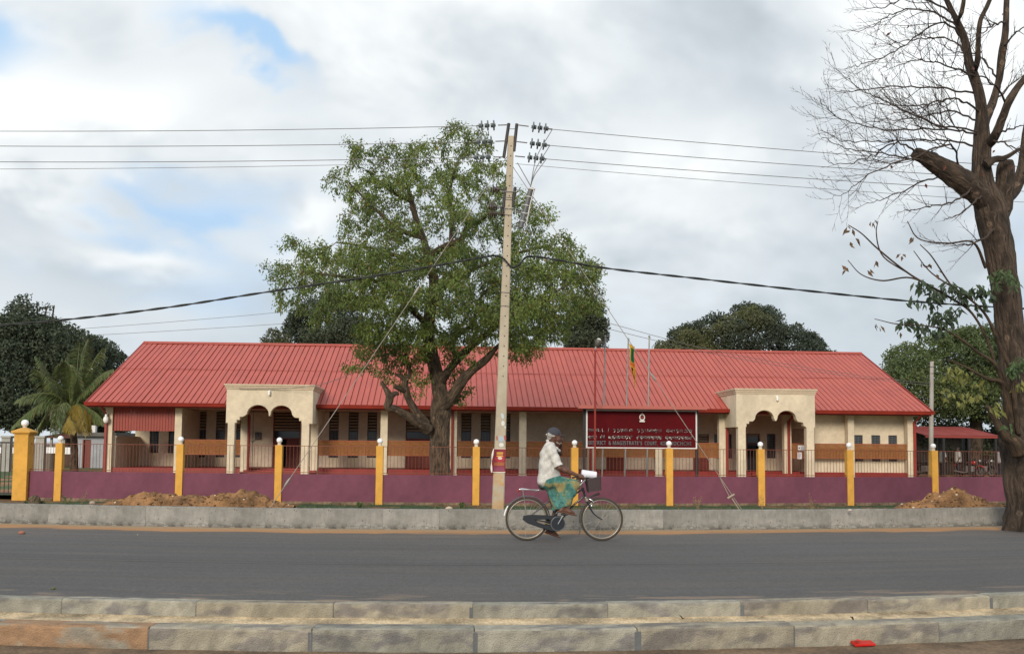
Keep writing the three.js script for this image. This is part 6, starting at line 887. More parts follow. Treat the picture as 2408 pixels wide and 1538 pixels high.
{ // ---- the bare tree at the right
  const z = -17.05, t = thing('bare_tree', 'leafless tree with a thick leaning trunk and fine twigs at the right edge', 'tree');
  const trunk = limb([[2420, 1275, 56], [2415, 1235, 47], [2411, 1180, 42], [2406, 1120, 44], [2405, 1050, 46], [2402, 970, 43], [2396, 905, 37], [2387, 840, 34], [2375, 757, 33], [2368, 700, 32], [2361, 645, 31], [2354, 600, 33], [2345, 550, 36], [2334, 505, 40], [2322, 470, 38], [2312, 440, 30], [2309, 400, 25], [2311, 350, 21], [2312, 290, 16], [2307, 240, 14], [2295, 190, 12], [2281, 150, 10.5], [2269, 90, 9.5], [2252, 50, 8], [2235, 15, 6.5], [2210, -40, 5]], z);
  part(t, 'trunk', barkTube(trunk, 26, 0.12), M.barkDark);
  const L = [
    [[2330, 490, 30], [2290, 446, 29, 0.15], [2262, 423, 26, 0.25], [2228, 401, 21, 0.3], [2190, 378, 18, 0.35], [2158, 362, 17, 0.4], [2150, 358, 12, 0.4]],
    [[2314, 310, 14], [2324, 270, 13, -0.2], [2337, 240, 12, -0.3], [2350, 187, 11, -0.3], [2358, 130, 10.5, -0.3], [2366, 78, 9.5, -0.3], [2369, 0, 8.5, -0.3], [2372, -60, 7, -0.3]],
    [[2290, 170, 9], [2299, 145, 8, 0.3], [2302, 105, 7.5, 0.4], [2307, 50, 7, 0.5], [2325, 10, 6, 0.5], [2345, -40, 5, 0.5]],
    [[2322, 345, 14], [2345, 312, 12, 0.4], [2358, 280, 11, 0.5], [2372, 243, 10.5, 0.6], [2395, 205, 9.5, 0.6], [2420, 170, 8.5, 0.6], [2450, 100, 6, 0.6]],
    [[2340, 520, 30], [2357, 480, 26, -0.1], [2364, 430, 24, -0.1], [2366, 392, 22, -0.1], [2367, 378, 16, -0.1]],
    [[2362, 475, 18], [2388, 446, 18, -0.2], [2404, 400, 17, -0.3], [2412, 340, 14, -0.3], [2425, 260, 11, -0.3], [2450, 150, 8, -0.3]],
    [[2252, 50, 6], [2262, 30, 6, 0.5], [2268, 0, 5.5, 0.6], [2265, -40, 5, 0.6]],
    [[2318, 388, 14, 0.25], [2340, 375, 8, 0.3], [2362, 372, 6, 0.3], [2400, 350, 4, 0.3]],
    // stems and shoots round the lower trunk
    [[2400, 1060, 24, 0.5], [2380, 1035, 18, 0.6], [2362, 1020, 13, 0.65], [2345, 992, 8.5, 0.7], [2330, 965, 7.5, 0.7], [2323, 955, 5, 0.7]],
    [[2395, 1045, 22, 0.45], [2386, 1010, 17, 0.55], [2374, 950, 13, 0.6], [2362, 905, 9, 0.65], [2348, 895, 5, 0.7], [2325, 891, 4, 0.75], [2274, 864, 2.6, 0.8], [2230, 845, 1.6, 0.8]],
    [[2366, 910, 8, 0.62], [2341, 857, 4.5, 0.7], [2298, 826, 3.4, 0.8], [2251, 791, 2.6, 0.9], [2210, 772, 2, 0.9], [2165, 765, 1.6, 0.9], [2110, 762, 1.4, 0.8], [2058, 750, 0.9, 0.8]],
    [[2398, 1020, 7, 0.7], [2388, 941, 6, 0.75], [2378, 872, 5.4, 0.75], [2352, 810, 4.5, 0.75], [2317, 737, 3.4, 0.8], [2270, 694, 2.4, 0.8], [2190, 640, 1.6, 0.8], [2150, 590, 1, 0.8]],
    [[2343, 860, 4, 0.7], [2321, 795, 3.4, 0.7], [2284, 733, 3, 0.7], [2236, 700, 2.8, 0.7], [2141, 645, 2.4, 0.7], [2062, 582, 2, 0.7], [2026, 548, 1.5, 0.7], [1996, 529, 1, 0.7]],
    [[2222, 690, 2.6, 0.7], [2141, 653, 2, 0.9], [2074, 660, 1.7, 0.9], [2026, 645, 1.3, 0.9], [1995, 612, 0.9, 0.9]],
    [[2141, 645, 1.8, 0.7], [2076, 600, 1.6, 0.5], [2062, 545, 1.3, 0.5], [2066, 520, 0.9, 0.5]],
    [[2284, 733, 2.6, 0.7], [2230, 660, 2, 0.6], [2190, 600, 1.5, 0.6], [2165, 575, 1, 0.6]],
    [[2320, 630, 4], [2290, 570, 2.6, 0.2], [2230, 572, 2, 0.3], [2160, 560, 1.5, 0.3], [2135, 520, 1, 0.3]],
    [[2412, 1120, 9, 0.85], [2425, 1180, 7, 0.95], [2424, 1240, 5, 1]],
  ].map((l, i) => limb(l, z, [1, 6].includes(i) || i === 2 || i === 3 || i === 5 ? 0.85 : 1));
  L.forEach((l, i) => part(t, i < 8 ? 'limb' : 'stem', barkTube(l, i < 8 || (i < 10) ? 12 : 6, i < 8 ? 0.14 : 0.06), i < 8 ? M.barkDark : mat([0.16, 0.115, 0.08], { map: sized(T.bark, 0.4, 0.7), roughness: 0.95 })));
  const tubes = [], UP = V(0, 1, 0);
  function sprout(pts, r, level) {                                         // side shoots along a branch, alternately, their tips turning up
    const n = pts.length, L0 = pts.reduce((q, p, i) => q + (i ? p.distanceTo(pts[i - 1]) : 0), 0), rad = pts.map((_, i) => Math.max(0.0019, r * (1 - 0.88 * i / (n - 1)))); tubes.push(tube(pts, rad, r > 0.014 ? 6 : 3, false));
    if (level > 3 || L0 < 0.16) return;
    const gap = [0.14, 0.12, 0.105, 0.12][level], k = Math.floor(L0 / gap); let side = rnd() < 0.5 ? 1 : -1;
    for (let j = 1; j <= k; j++) {
      const u = (j + rr(-0.3, 0.3)) / (k + 0.4); if (u < 0.14 || u > 0.98 || rnd() < 0.1) continue; side = -side;
      const f = u * (n - 1), i = Math.min(n - 2, Math.floor(f)), p = pts[i].clone().lerp(pts[i + 1], f - i), T0 = pts[i + 1].clone().sub(pts[i]).normalize();
      const s = V(0, 0, 0).crossVectors(T0, rdir()).normalize(), d = T0.clone().multiplyScalar(0.85).addScaledVector(s, 0.5).addScaledVector(V(0, side > 0 ? 0.6 : -0.28, 0), 0.8).normalize();
      const len = L0 * (1 - u * 0.74) * [0.43, 0.5, 0.5, 0.45][level] * rr(0.6, 1.15), m = Math.max(3, Math.round(len / 0.09)), q = [p]; let c = p.clone(), dd = d.clone();
      for (let a = 0; a < m; a++) { dd.addScaledVector(rdir(), 0.13).addScaledVector(UP, 0.045 + 0.05 * level * a / m).normalize(); c = c.clone().addScaledVector(dd, len / m); q.push(c); }
      sprout(q, Math.max(0.0035, rad[i] * 0.62), level + 1);
    }
  }
  const main = [[[2322, 310, 0], [2200, 291, 0.3], [2110, 252, 0.6], [2030, 212, 0.7], [1933, 134, 0.8]], [[2303, 315, 0], [2225, 303, 0.6], [2060, 300, 1.2], [1965, 272, 1.6], [1930, 235, 1.8]], [[2235, 398, 0.3], [2120, 366, 0.7], [2000, 350, 1], [1925, 316, 1.2]], [[2260, 415, 0.2], [2241, 343, 0.8], [2150, 372, 1.2], [2048, 408, 1.4], [1991, 452, 1.4], [1945, 468, 1.3]], [[2280, 436, 0], [2200, 420, -0.6], [2120, 452, -1], [2060, 475, -1.2], [2000, 490, -1.3]], [[2300, 222, 0], [2200, 206, -0.6], [2080, 205, -1.1], [1990, 215, -1.4], [1945, 205, -1.5]], [[2266, 84, 0], [2210, 53, 0.4], [2104, 121, 0.9], [2029, 150, 1.1], [1990, 160, 1.2]], [[2250, 60, 0], [2180, 22, -0.5], [2100, 32, -0.8], [2045, 66, -1], [1968, 76, -1.1]], [[2238, 30, 0], [2160, -8, 0.5], [2070, 18, 0.8], [1996, 22, 1]], [[2298, 180, 0], [2220, 150, 1], [2150, 142, 1.6], [2075, 168, 2]], [[2313, 345, 0], [2200, 330, -0.8], [2080, 332, -1.4], [1980, 330, -1.7], [1922, 300, -1.8]], [[2308, 262, 0], [2240, 232, 0.5], [2160, 250, 0.2], [2050, 246, -0.2], [1965, 262, -0.4]], [[2309, 290, 0], [2230, 262, -1.2], [2140, 280, -1.8], [2050, 285, -2.2], [1985, 300, -2.4]], [[2170, 368, 0.4], [2110, 335, 0.2], [2040, 372, 0], [1965, 385, -0.2], [1935, 372, -0.3]], [[2295, 440, 0.3], [2230, 478, 0.9], [2160, 490, 1.1], [2110, 500, 1.2]],
    [[2290, 150, 0], [2240, 95, -0.8], [2180, 90, -1.3], [2110, 100, -1.6], [2050, 115, -1.8]], [[2222, -10, 0], [2150, -60, 0], [2060, -50, 0], [1990, -30, 0]],
    [[2350, 187, -0.3], [2300, 130, -1], [2230, 115, -1.4], [2160, 60, -1.6]], [[2336, 245, -0.2], [2390, 190, -1], [2440, 160, -1.4]], [[2360, 110, -0.3], [2410, 60, 0.4], [2460, 30, 0.8]], [[2345, 315, 0.4], [2390, 300, 1], [2450, 290, 1.4]], [[2404, 400, -0.3], [2440, 420, 0.3], [2490, 430, 0.6]], [[2372, 245, 0.5], [2330, 190, 1.2], [2270, 175, 1.6], [2200, 190, 1.8]], [[2366, 50, -0.3], [2320, 70, 0.8], [2260, 130, 1.3]], [[2330, 330, 0.2], [2380, 345, 0.9], [2440, 390, 1.2]], [[2340, 540, 0.3], [2290, 572, 0.6], [2230, 575, 0.8], [2160, 556, 1]], [[2310, 460, 0.3], [2260, 500, 0.9], [2215, 520, 1]]];
  for (const l of main) { const pts = smooth(l.map(([x, y, dz]) => P(x, y, z + dz)), l.length * 6), o = pts.map((p, i) => p.clone().add(V((rnd() - 0.5) * 0.035, (rnd() - 0.5) * 0.05, (rnd() - 0.5) * 0.05).multiplyScalar(i ? 1 : 0))); sprout(o, 0.021, 0); }
  const tw = { geo: tubes }, extra = [];
  const tg = part(t, 'twigs', [...tw.geo, ...extra], M.twig); tg.userData.kind = 'stuff';
  // the few leaves left, and the leafy shoots
  const lv = new Leaves(), cluster = (x, y, rx, ry, n, s, c, dz = 0.75) => { for (let i = 0; i < n; i++) { const a = rnd() * 6.2832, q = Math.sqrt(rnd()), p = P(x + Math.cos(a) * rx * q, y + Math.sin(a) * ry * q, z + dz + (rnd() - 0.5) * 0.7), b2 = rr(0.65, 1.35); lv.add(p, V(rr(-0.6, 0.6), rr(-1, -0.2), rr(-0.5, 0.7)).normalize(), rdir(0.6), rr(0.7, 1.2) * s, rr(0.34, 0.46) * s, [c[0] * b2, c[1] * b2, c[2] * b2], 0.15); } };
  const dg = [0.035, 0.062, 0.028], yg = [0.16, 0.17, 0.035], br = [0.11, 0.06, 0.025];
  for (const [x, y, n] of [[2170, 668, 34], [2205, 690, 34], [2235, 672, 26], [2262, 690, 36], [2300, 680, 34], [2320, 700, 20], [2190, 712, 16], [2145, 705, 12], [2135, 758, 26], [2165, 770, 30], [2200, 740, 30], [2230, 752, 34], [2210, 780, 20], [2250, 730, 20], [2300, 722, 12]]) cluster(x, y, 20, 13, n, 0.17, dg);
  for (const [x, y, n] of [[2345, 650, 26], [2365, 640, 26], [2385, 660, 24], [2340, 672, 14], [2385, 870, 40], [2398, 850, 30], [2372, 1000, 10]]) cluster(x, y, 16, 14, n, 0.15, [0.055, 0.1, 0.03], 0.85);
  for (const [x, y, n] of [[2235, 885, 16], [2250, 870, 12], [2275, 880, 12], [2225, 925, 12], [2260, 935, 16], [2290, 930, 16], [2310, 905, 12], [2345, 955, 20], [2405, 905, 20]]) cluster(x, y, 18, 14, n, 0.16, yg, 0.8);
  for (const [x, y] of [[1995, 529], [2003, 540], [2000, 570], [2012, 562], [1984, 624], [1990, 634], [2043, 632], [2063, 615], [2052, 523], [2115, 598], [2150, 558], [2170, 618], [2122, 600], [2058, 762], [2070, 766], [2117, 780], [2058, 520], [2190, 620], [2205, 640]]) cluster(x, y, 4, 5, 2, 0.15, br, 0.75);
  for (let i = 0; i < 26; i++) cluster(rr(2060, 2400), rr(10, 470), 3, 3, 1, 0.12, [0.12, 0.035, 0.02], rr(-1, 1));
  part(t, 'leaves', lv.geo(), M.leaf);
}

// ---- trees behind the building: leaf clumps through the volume of each crown
function farTree(name, label, poly, z, opt) {
  const t = thing(name, label, 'tree', opt.group), m = -z / FOC, lv = new Leaves(), [a, b, c, d] = bounds(poly); let n = opt.clumps, tries = 0; const dz = opt.depth, cl = [];
  while (n > 0 && tries++ < 9e4) { const x = rr(a, b), y = rr(c, d); if (!inPoly(poly, x, y)) continue; const e = edgeDist(poly, x, y), w = (rnd() * 2 - 1) * Math.min(dz, 0.3 + dz * Math.sqrt(clamp(e / opt.round))); if (w < -0.35 * dz && rnd() < 0.6) continue; const p = P(x, y, z + w); if (fb3(p.x * opt.hole, p.y * opt.hole * 1.3, p.z * opt.hole, 2) < opt.gap) continue; if (opt.open && y < opt.open && rnd() < 0.5) continue; cl.push([p, Math.min(rr(opt.r[0], opt.r[1]), 0.25 + e * m * 1.1) * (opt.open && y < opt.open ? 0.6 : 1)]); n--; }
  for (const [p, r] of cl) {
    const h = fb3(p.x * 0.35, p.y * 0.35, p.z * 0.35, 2), k = Math.round(opt.leaves * r * r);
    for (let i = 0; i < k; i++) { const q = rdir(0.25), o = p.clone().add(V(q.x * r, q.y * r * 0.7, q.z * r).multiplyScalar(Math.cbrt(rr(0.25, 1)))), b2 = rr(0.7, 1.3), c2 = opt.col(h, o.y); lv.add(o, rdir(-0.3), q.clone().add(rdir().multiplyScalar(0.7)).normalize(), rr(0.8, 1.25) * opt.leaf, rr(0.45, 0.65) * opt.leaf, [c2[0] * b2, c2[1] * b2, c2[2] * b2]); }
  }
  const [bx0, r0] = opt.trunk, base = P(bx0, 1100, z); base.y = -0.1;
  const forks = opt.forks.map(([x, y, dz2]) => P(x, y, z + (dz2 ?? 0))), mid = P(bx0 + 4, opt.split, z);
  part(t, 'trunk', tube(smooth([base, base.clone().lerp(mid, 0.5).add(V(0.15, 0, 0)), mid], 8), [r0 * 1.2, r0, r0, r0, r0, r0, r0 * 0.9, r0 * 0.85, r0 * 0.8], 10), M.barkDark);
  forks.forEach((f, i) => part(t, 'limb', tube(smooth([mid, mid.clone().lerp(f, 0.5).add(V(rr(-0.4, 0.4), 0.3, rr(-0.3, 0.3))), f], 8), [r0 * 0.55, r0 * 0.5, r0 * 0.45, r0 * 0.4, r0 * 0.35, r0 * 0.3, r0 * 0.22, r0 * 0.16, r0 * 0.1], 7), M.barkDark));
  part(t, 'crown', lv.geo(), M.leaf);
  return t;
}
const dark = (h) => [lerp(0.03, 0.062, h), lerp(0.052, 0.085, h), lerp(0.032, 0.036, h)], mid = (h) => [lerp(0.05, 0.105, h), lerp(0.085, 0.14, h), lerp(0.03, 0.028, h)], olive = (h) => [lerp(0.045, 0.085, h), lerp(0.06, 0.095, h), lerp(0.03, 0.025, h)];
farTree('evergreen_tree', 'tall dark evergreen tree with an open top at the left edge', [[-120, 1010], [-120, 770], [-40, 740], [8, 735], [20, 705], [45, 690], [80, 697], [95, 712], [125, 706], [130, 720], [108, 735], [120, 745], [150, 752], [178, 770], [205, 785], [215, 800], [200, 850], [190, 1010]], -62, { clumps: 420, depth: 4.5, round: 70, hole: 0.5, gap: 0.36, r: [0.7, 1.4], leaves: 180, leaf: 0.222, col: dark, trunk: [60, 0.34], split: 900, open: 760, forks: [[50, 712], [62, 700, 1], [85, 708], [110, 722], [126, 718, 1], [20, 750], [35, 725], [150, 790], [-60, 800], [80, 850, 1], [100, 760, 1.5]], group: 'dark trees behind the yard' });
farTree('evergreen_tree', 'rounded dark tree rising beside the left roof edge behind the palm', [[150, 1030], [165, 850], [200, 800], [215, 790], [245, 797], [268, 815], [288, 838], [300, 860], [300, 1030]], -66, { clumps: 200, depth: 3.6, round: 60, hole: 0.5, gap: 0.3, r: [0.7, 1.3], leaves: 180, leaf: 0.222, col: dark, trunk: [230, 0.4], split: 930, forks: [[210, 820], [260, 830], [285, 880]], group: 'dark trees behind the yard' });
farTree('evergreen_tree', 'dark tree behind the roof, left of the big leafy tree', [[668, 840], [664, 800], [672, 765], [690, 730], [720, 705], [770, 690], [830, 700], [860, 740], [870, 840]], -63, { clumps: 150, depth: 3, round: 60, hole: 0.5, gap: 0.33, r: [0.6, 1.15], leaves: 209, leaf: 0.200, col: dark, trunk: [750, 0.35], split: 860, forks: [[700, 760], [760, 720], [820, 740]], group: 'dark trees behind the yard' });
farTree('shrub_tree', 'low grey green bush top showing over the roof left of the dark tree', [[618, 830], [622, 790], [640, 775], [655, 782], [680, 790], [690, 830]], -62, { clumps: 40, depth: 1.2, round: 30, hole: 0.7, gap: 0.3, r: [0.4, 0.7], leaves: 247, leaf: 0.178, col: olive, trunk: [650, 0.15], split: 860, forks: [[640, 790], [670, 800]], group: 'dark trees behind the yard' });
farTree('evergreen_tree', 'dark tree behind the roof at the right side of the leafy tree', [[1330, 840], [1335, 770], [1350, 720], [1385, 700], [1415, 725], [1425, 760], [1420, 840]], -63, { clumps: 100, depth: 2.5, round: 50, hole: 0.5, gap: 0.3, r: [0.6, 1.1], leaves: 209, leaf: 0.200, col: dark, trunk: [1378, 0.35], split: 870, forks: [[1360, 760], [1400, 750]], group: 'dark trees behind the yard' });
farTree('spreading_tree', 'wide spreading tree showing over the roof on the right', [[1535, 850], [1545, 806], [1580, 800], [1570, 790], [1590, 772], [1625, 760], [1660, 752], [1668, 738], [1690, 732], [1705, 742], [1720, 725], [1750, 711], [1790, 720], [1815, 722], [1842, 742], [1845, 758], [1838, 768], [1870, 762], [1885, 765], [1890, 778], [1915, 785], [1930, 800], [1945, 820], [1990, 850]], -66, { clumps: 300, depth: 4.5, round: 60, hole: 0.45, gap: 0.37, r: [0.5, 1.05], leaves: 218, leaf: 0.200, col: (h, y) => { const q = sst(0.45, 0.6, h); return [lerp(0.03, 0.085, q), lerp(0.05, 0.098, q), lerp(0.03, 0.03, q)]; }, trunk: [1750, 0.45], split: 880, forks: [[1620, 790], [1700, 750], [1780, 735], [1840, 760], [1910, 810]], group: 'trees over the roof' });
farTree('dense_tree', 'dense mid green tree above the shed beside the bare trunk', [[2085, 1010], [2080, 870], [2090, 850], [2080, 835], [2110, 815], [2150, 800], [2160, 790], [2195, 796], [2215, 780], [2260, 770], [2320, 765], [2380, 760], [2480, 790], [2540, 830], [2540, 1030], [2400, 1010], [2300, 985], [2200, 1000]], -56, { clumps: 430, depth: 4.5, round: 80, hole: 0.5, gap: 0.36, r: [0.6, 1.2], leaves: 199, leaf: 0.192, col: mid, trunk: [2290, 0.4], split: 960, forks: [[2150, 860], [2220, 830], [2300, 800], [2380, 800], [2440, 850], [2180, 960, 2], [2250, 950, 2.4]], group: 'trees on the right' });
farTree('dense_tree', 'darker tree filling the space behind the shed posts', [[2150, 1105], [2150, 1000], [2250, 985], [2400, 980], [2560, 990], [2560, 1105]], -60, { clumps: 170, depth: 2, round: 50, hole: 0.4, gap: 0.32, r: [0.6, 1.2], leaves: 152, leaf: 0.222, col: dark, trunk: [2330, 0.3], split: 1060, forks: [[2200, 1020], [2300, 1010], [2420, 1010]], group: 'trees on the right' });

// ---- coconut palm at the left
{
  const z = -50, t = thing('coconut_palm', 'young coconut palm with arching fronds left of the building', 'palm tree'), c = P(163, 965, z);
  const base = P(173, 1108, z); base.y = 0; const tr = smooth([base, base.clone().lerp(c, 0.5).add(V(0.1, 0, 0)), c], 14);
  part(t, 'trunk', tube(tr, tr.map((_, i) => lerp(0.2, 0.13, i / 14) + (i % 2) * 0.01), 12), M.bark);
  const fr = [[[110, 925], [36, 942], 0.6], [[105, 945], [27, 1003], 1.2], [[120, 905], [78, 868], -0.5], [[125, 900], [84, 838], 0.8], [[178, 885], [186, 806], -0.6], [[188, 880], [206, 799], 0.5], [[205, 880], [240, 819], -0.8], [[215, 900], [264, 868], 0.3], [[160, 880], [150, 848], 1.2], [[140, 950], [126, 1022], 1.4], [[190, 960], [205, 1020], 1.5], [[205, 960], [245, 995], 0.8], [[120, 960], [75, 1030], -0.6], [[215, 940], [262, 990], -1.2], [[140, 910], [110, 890], -1.8], [[195, 905], [240, 910], -2], [[165, 985], [178, 1015], 1.8]];
  const gm = mat([0.10, 0.125, 0.035], { roughness: 0.6 }), lm = mat([1, 1, 1], { vertexColors: true, roughness: 0.5, side: THREE.DoubleSide, transmission: 0.2, thickness: 0 });
  fr.forEach(([m, e, dz], q) => {
    const g = grp(t, 'frond'), mp = P(m[0], m[1], z + dz * 0.7), ep = P(e[0], e[1], z + dz * 1.3), pts = smooth([c, c.clone().lerp(mp, 0.5).add(V(0, 0.25, 0)), mp, mp.clone().lerp(ep, 0.55).add(V(0, 0.12, 0)), ep], 40), lv = new Leaves();
    part(g, 'rachis', tube(pts, pts.map((_, i) => lerp(0.035, 0.006, i / 40)), 5), gm);
    const old = q === 10 || q === 16, len = pts[0].distanceTo(ep);
    for (let i = 5; i < 41; i++) for (const s of [-1, 1]) for (let k = 0; k < 3; k++) {
      const p = pts[i].clone().lerp(pts[Math.min(40, i + 1)], k / 3), T0 = pts[Math.min(40, i + 1)].clone().sub(pts[i - 1]).normalize(), side = V(0, 0, 0).crossVectors(T0, V(0, 1, 0.15)).normalize().multiplyScalar(s), l = 0.85 * Math.sin(Math.min(1, 0.25 + (41 - i) / 30) * 1.5) * rr(0.8, 1.1) * (i > 34 ? 0.7 : 1), b = rr(0.7, 1.25);
      const d = side.clone().multiplyScalar(0.7).addScaledVector(T0, 0.6).add(V(0, -0.45 - (rnd() * 0.25), 0)).normalize(), col_ = old ? [0.30 * b, 0.22 * b, 0.04] : [lerp(0.12, 0.2, rnd()) * b, lerp(0.16, 0.235, rnd()) * b, 0.075 * b];
      const mpt = p.clone().addScaledVector(d, l * 0.5); lv.add(p, d, V(0, 1, 0).add(rdir().multiplyScalar(0.2)), l * 0.62, 0.05, col_, 0.1); lv.add(mpt, d.clone().add(V(0, -0.5, 0)).normalize(), V(0, 1, 0).add(rdir().multiplyScalar(0.2)), l * 0.55, 0.038, col_, 0.1);
    }
    part(g, 'leaflets', lv.geo(), lm);
  });
  part(t, 'coconuts', Array.from({ length: 5 }, (_, i) => sph(0.13, c.x + Math.cos(i * 1.3) * 0.28, c.y - 0.1 - 0.12 * (i % 2), c.z + 0.15 + Math.sin(i * 1.3) * 0.25, 10)), mat([0.20, 0.12, 0.03], { roughness: 0.6 }));
}

// ---------------------------------------------------------------- buildings and things at the two ends of the yard
{
  const z = -57, h = thing('store_house', 'low pale blue grey store house with a dark red door behind the palm', 'building'), x0 = X(178, z), x1 = X(262, z), yt = Y(1026, z, 220), d0 = X(192, z), d1 = X(212, z), yd = Y(1034, z, 200);
  part(h, 'wall', wallHoles(x0, x1, 0, yt, z, 0.2, [[d0, d1, 0.02, yd]]), mat([0.42, 0.455, 0.52], { map: sized(T.mottle, 2), roughness: 0.9 }));
  part(h, 'wall', [bx(x0, x0 + 0.2, 0, yt, z - 0.2, z - 4), bx(x1 - 0.2, x1, 0, yt, z - 0.2, z - 4)], mat([0.42, 0.455, 0.52], { roughness: 0.9 }));
  part(h, 'door', [bx(d0, d1, 0.02, yd, z - 0.08, z - 0.14), bx(d0, d0 + 0.08, 0.02, yd, z + 0.01, z - 0.078), bx(d1 - 0.08, d1, 0.02, yd, z + 0.01, z - 0.078)], M.doorRed);
  part(h, 'roof', bx(x0 - 0.3, x1 + 0.3, yt, yt + 0.22, z + 0.35, z - 4.3), mat([0.17, 0.165, 0.16], { map: sized(T.mottle, 2), roughness: 0.9 }));
  part(h, 'upper_post', [bx(X(202, z), X(213, z), yt + 0.22, Y(1000, z, 207), z - 0.5, z - 0.8)], mat([0.66, 0.66, 0.66], { roughness: 0.8 }));
  const s = thing('lean_to', 'open lean-to with a rusty sheet roof left of the blue grey store house', 'shed'), zs = -58, a = X(95, zs), b = X(181, zs), ys = Y(1028, zs, 140);
  part(s, 'roof', muv(new THREE.BoxGeometry(b - a, 0.06, 3.4).rotateX(0.08).translate((a + b) / 2, ys + 0.1, zs - 1.2)), mat([0.16, 0.055, 0.04], { map: sized(T.streak, 1.2), roughness: 0.8 }));
  part(s, 'back_wall', bx(a + 0.2, b, 0, ys, zs - 2.6, zs - 2.75), mat([0.12, 0.08, 0.065], { map: sized(T.mottle, 2), roughness: 0.9 }));
  for (const px of [97, 122, 152, 178]) part(s, 'post', box(0.12, ys, 0.12, X(px, zs), ys / 2, zs + 0.2), M.concrete);
  const w = thing('low_block_wall', 'low grey block wall behind the first railing panel at the left', 'wall'), zw2 = -50; part(w, 'wall_body', bx(X(60, zw2), X(126, zw2), 0, Y(1066, zw2, 90), zw2, zw2 - 0.2), mat([0.26, 0.225, 0.195], { map: sized(T.mottle, 1.2), roughness: 1 }));
  for (const px of [14, 94]) { const q = thing('concrete_post', px < 50 ? 'grey concrete post behind the black gate' : 'grey concrete post behind the railing beside the thick pillar', 'post'); part(q, 'shaft', box(0.42, Y(1030, zw2 + 1, px), 0.3, X(px, zw2 + 1), Y(1030, zw2 + 1, px) / 2, zw2 + 1), M.concrete); part(q, 'cap', box(0.5, 0.1, 0.4, X(px, zw2 + 1), Y(1030, zw2 + 1, px) + 0.05, zw2 + 1), M.concrete); }
  const bn = thing('white_banner', 'long white board hung at the front of the rusty lean-to', 'banner'); part(bn, 'sheet', bx(X(100, zs + 0.5), X(170, zs + 0.5), Y(1068, zs + 0.5, 135), Y(1052, zs + 0.5, 135), zs + 0.42, zs + 0.38), mat([0.78, 0.8, 0.84], { roughness: 0.7 }));
  const bn2 = thing('white_banner', 'short white board seen between the black gate bars', 'banner'); part(bn2, 'sheet', bx(X(-70, zs), X(72, zs), Y(1066, zs, 20), Y(1052, zs, 20), zs + 0.3, zs + 0.26), mat([0.7, 0.72, 0.78], { roughness: 0.7 }));
  const zb = -70, g = thing('gable_house', 'pale beige gable end behind the palm at the left roof edge', 'building'), sh = new THREE.Shape(), q = (px, py) => [X(px, zb, 900), Y(py, zb, 240)]; sh.moveTo(...q(196, 1110)); sh.lineTo(...q(196, 940)); sh.lineTo(...q(226, 888)); sh.lineTo(...q(262, 884)); sh.lineTo(...q(262, 1110)); part(g, 'wall', extr(sh, 0.3, zb - 0.3), mat([0.45, 0.40, 0.31], { map: sized(T.mottle, 2.5), roughness: 0.95 })); part(g, 'roof', tube([V(...q(194, 944), zb - 3), V(...q(226, 886), zb - 3), V(...q(262, 882), zb - 3)], 0.12, 5), M.concrete);
}
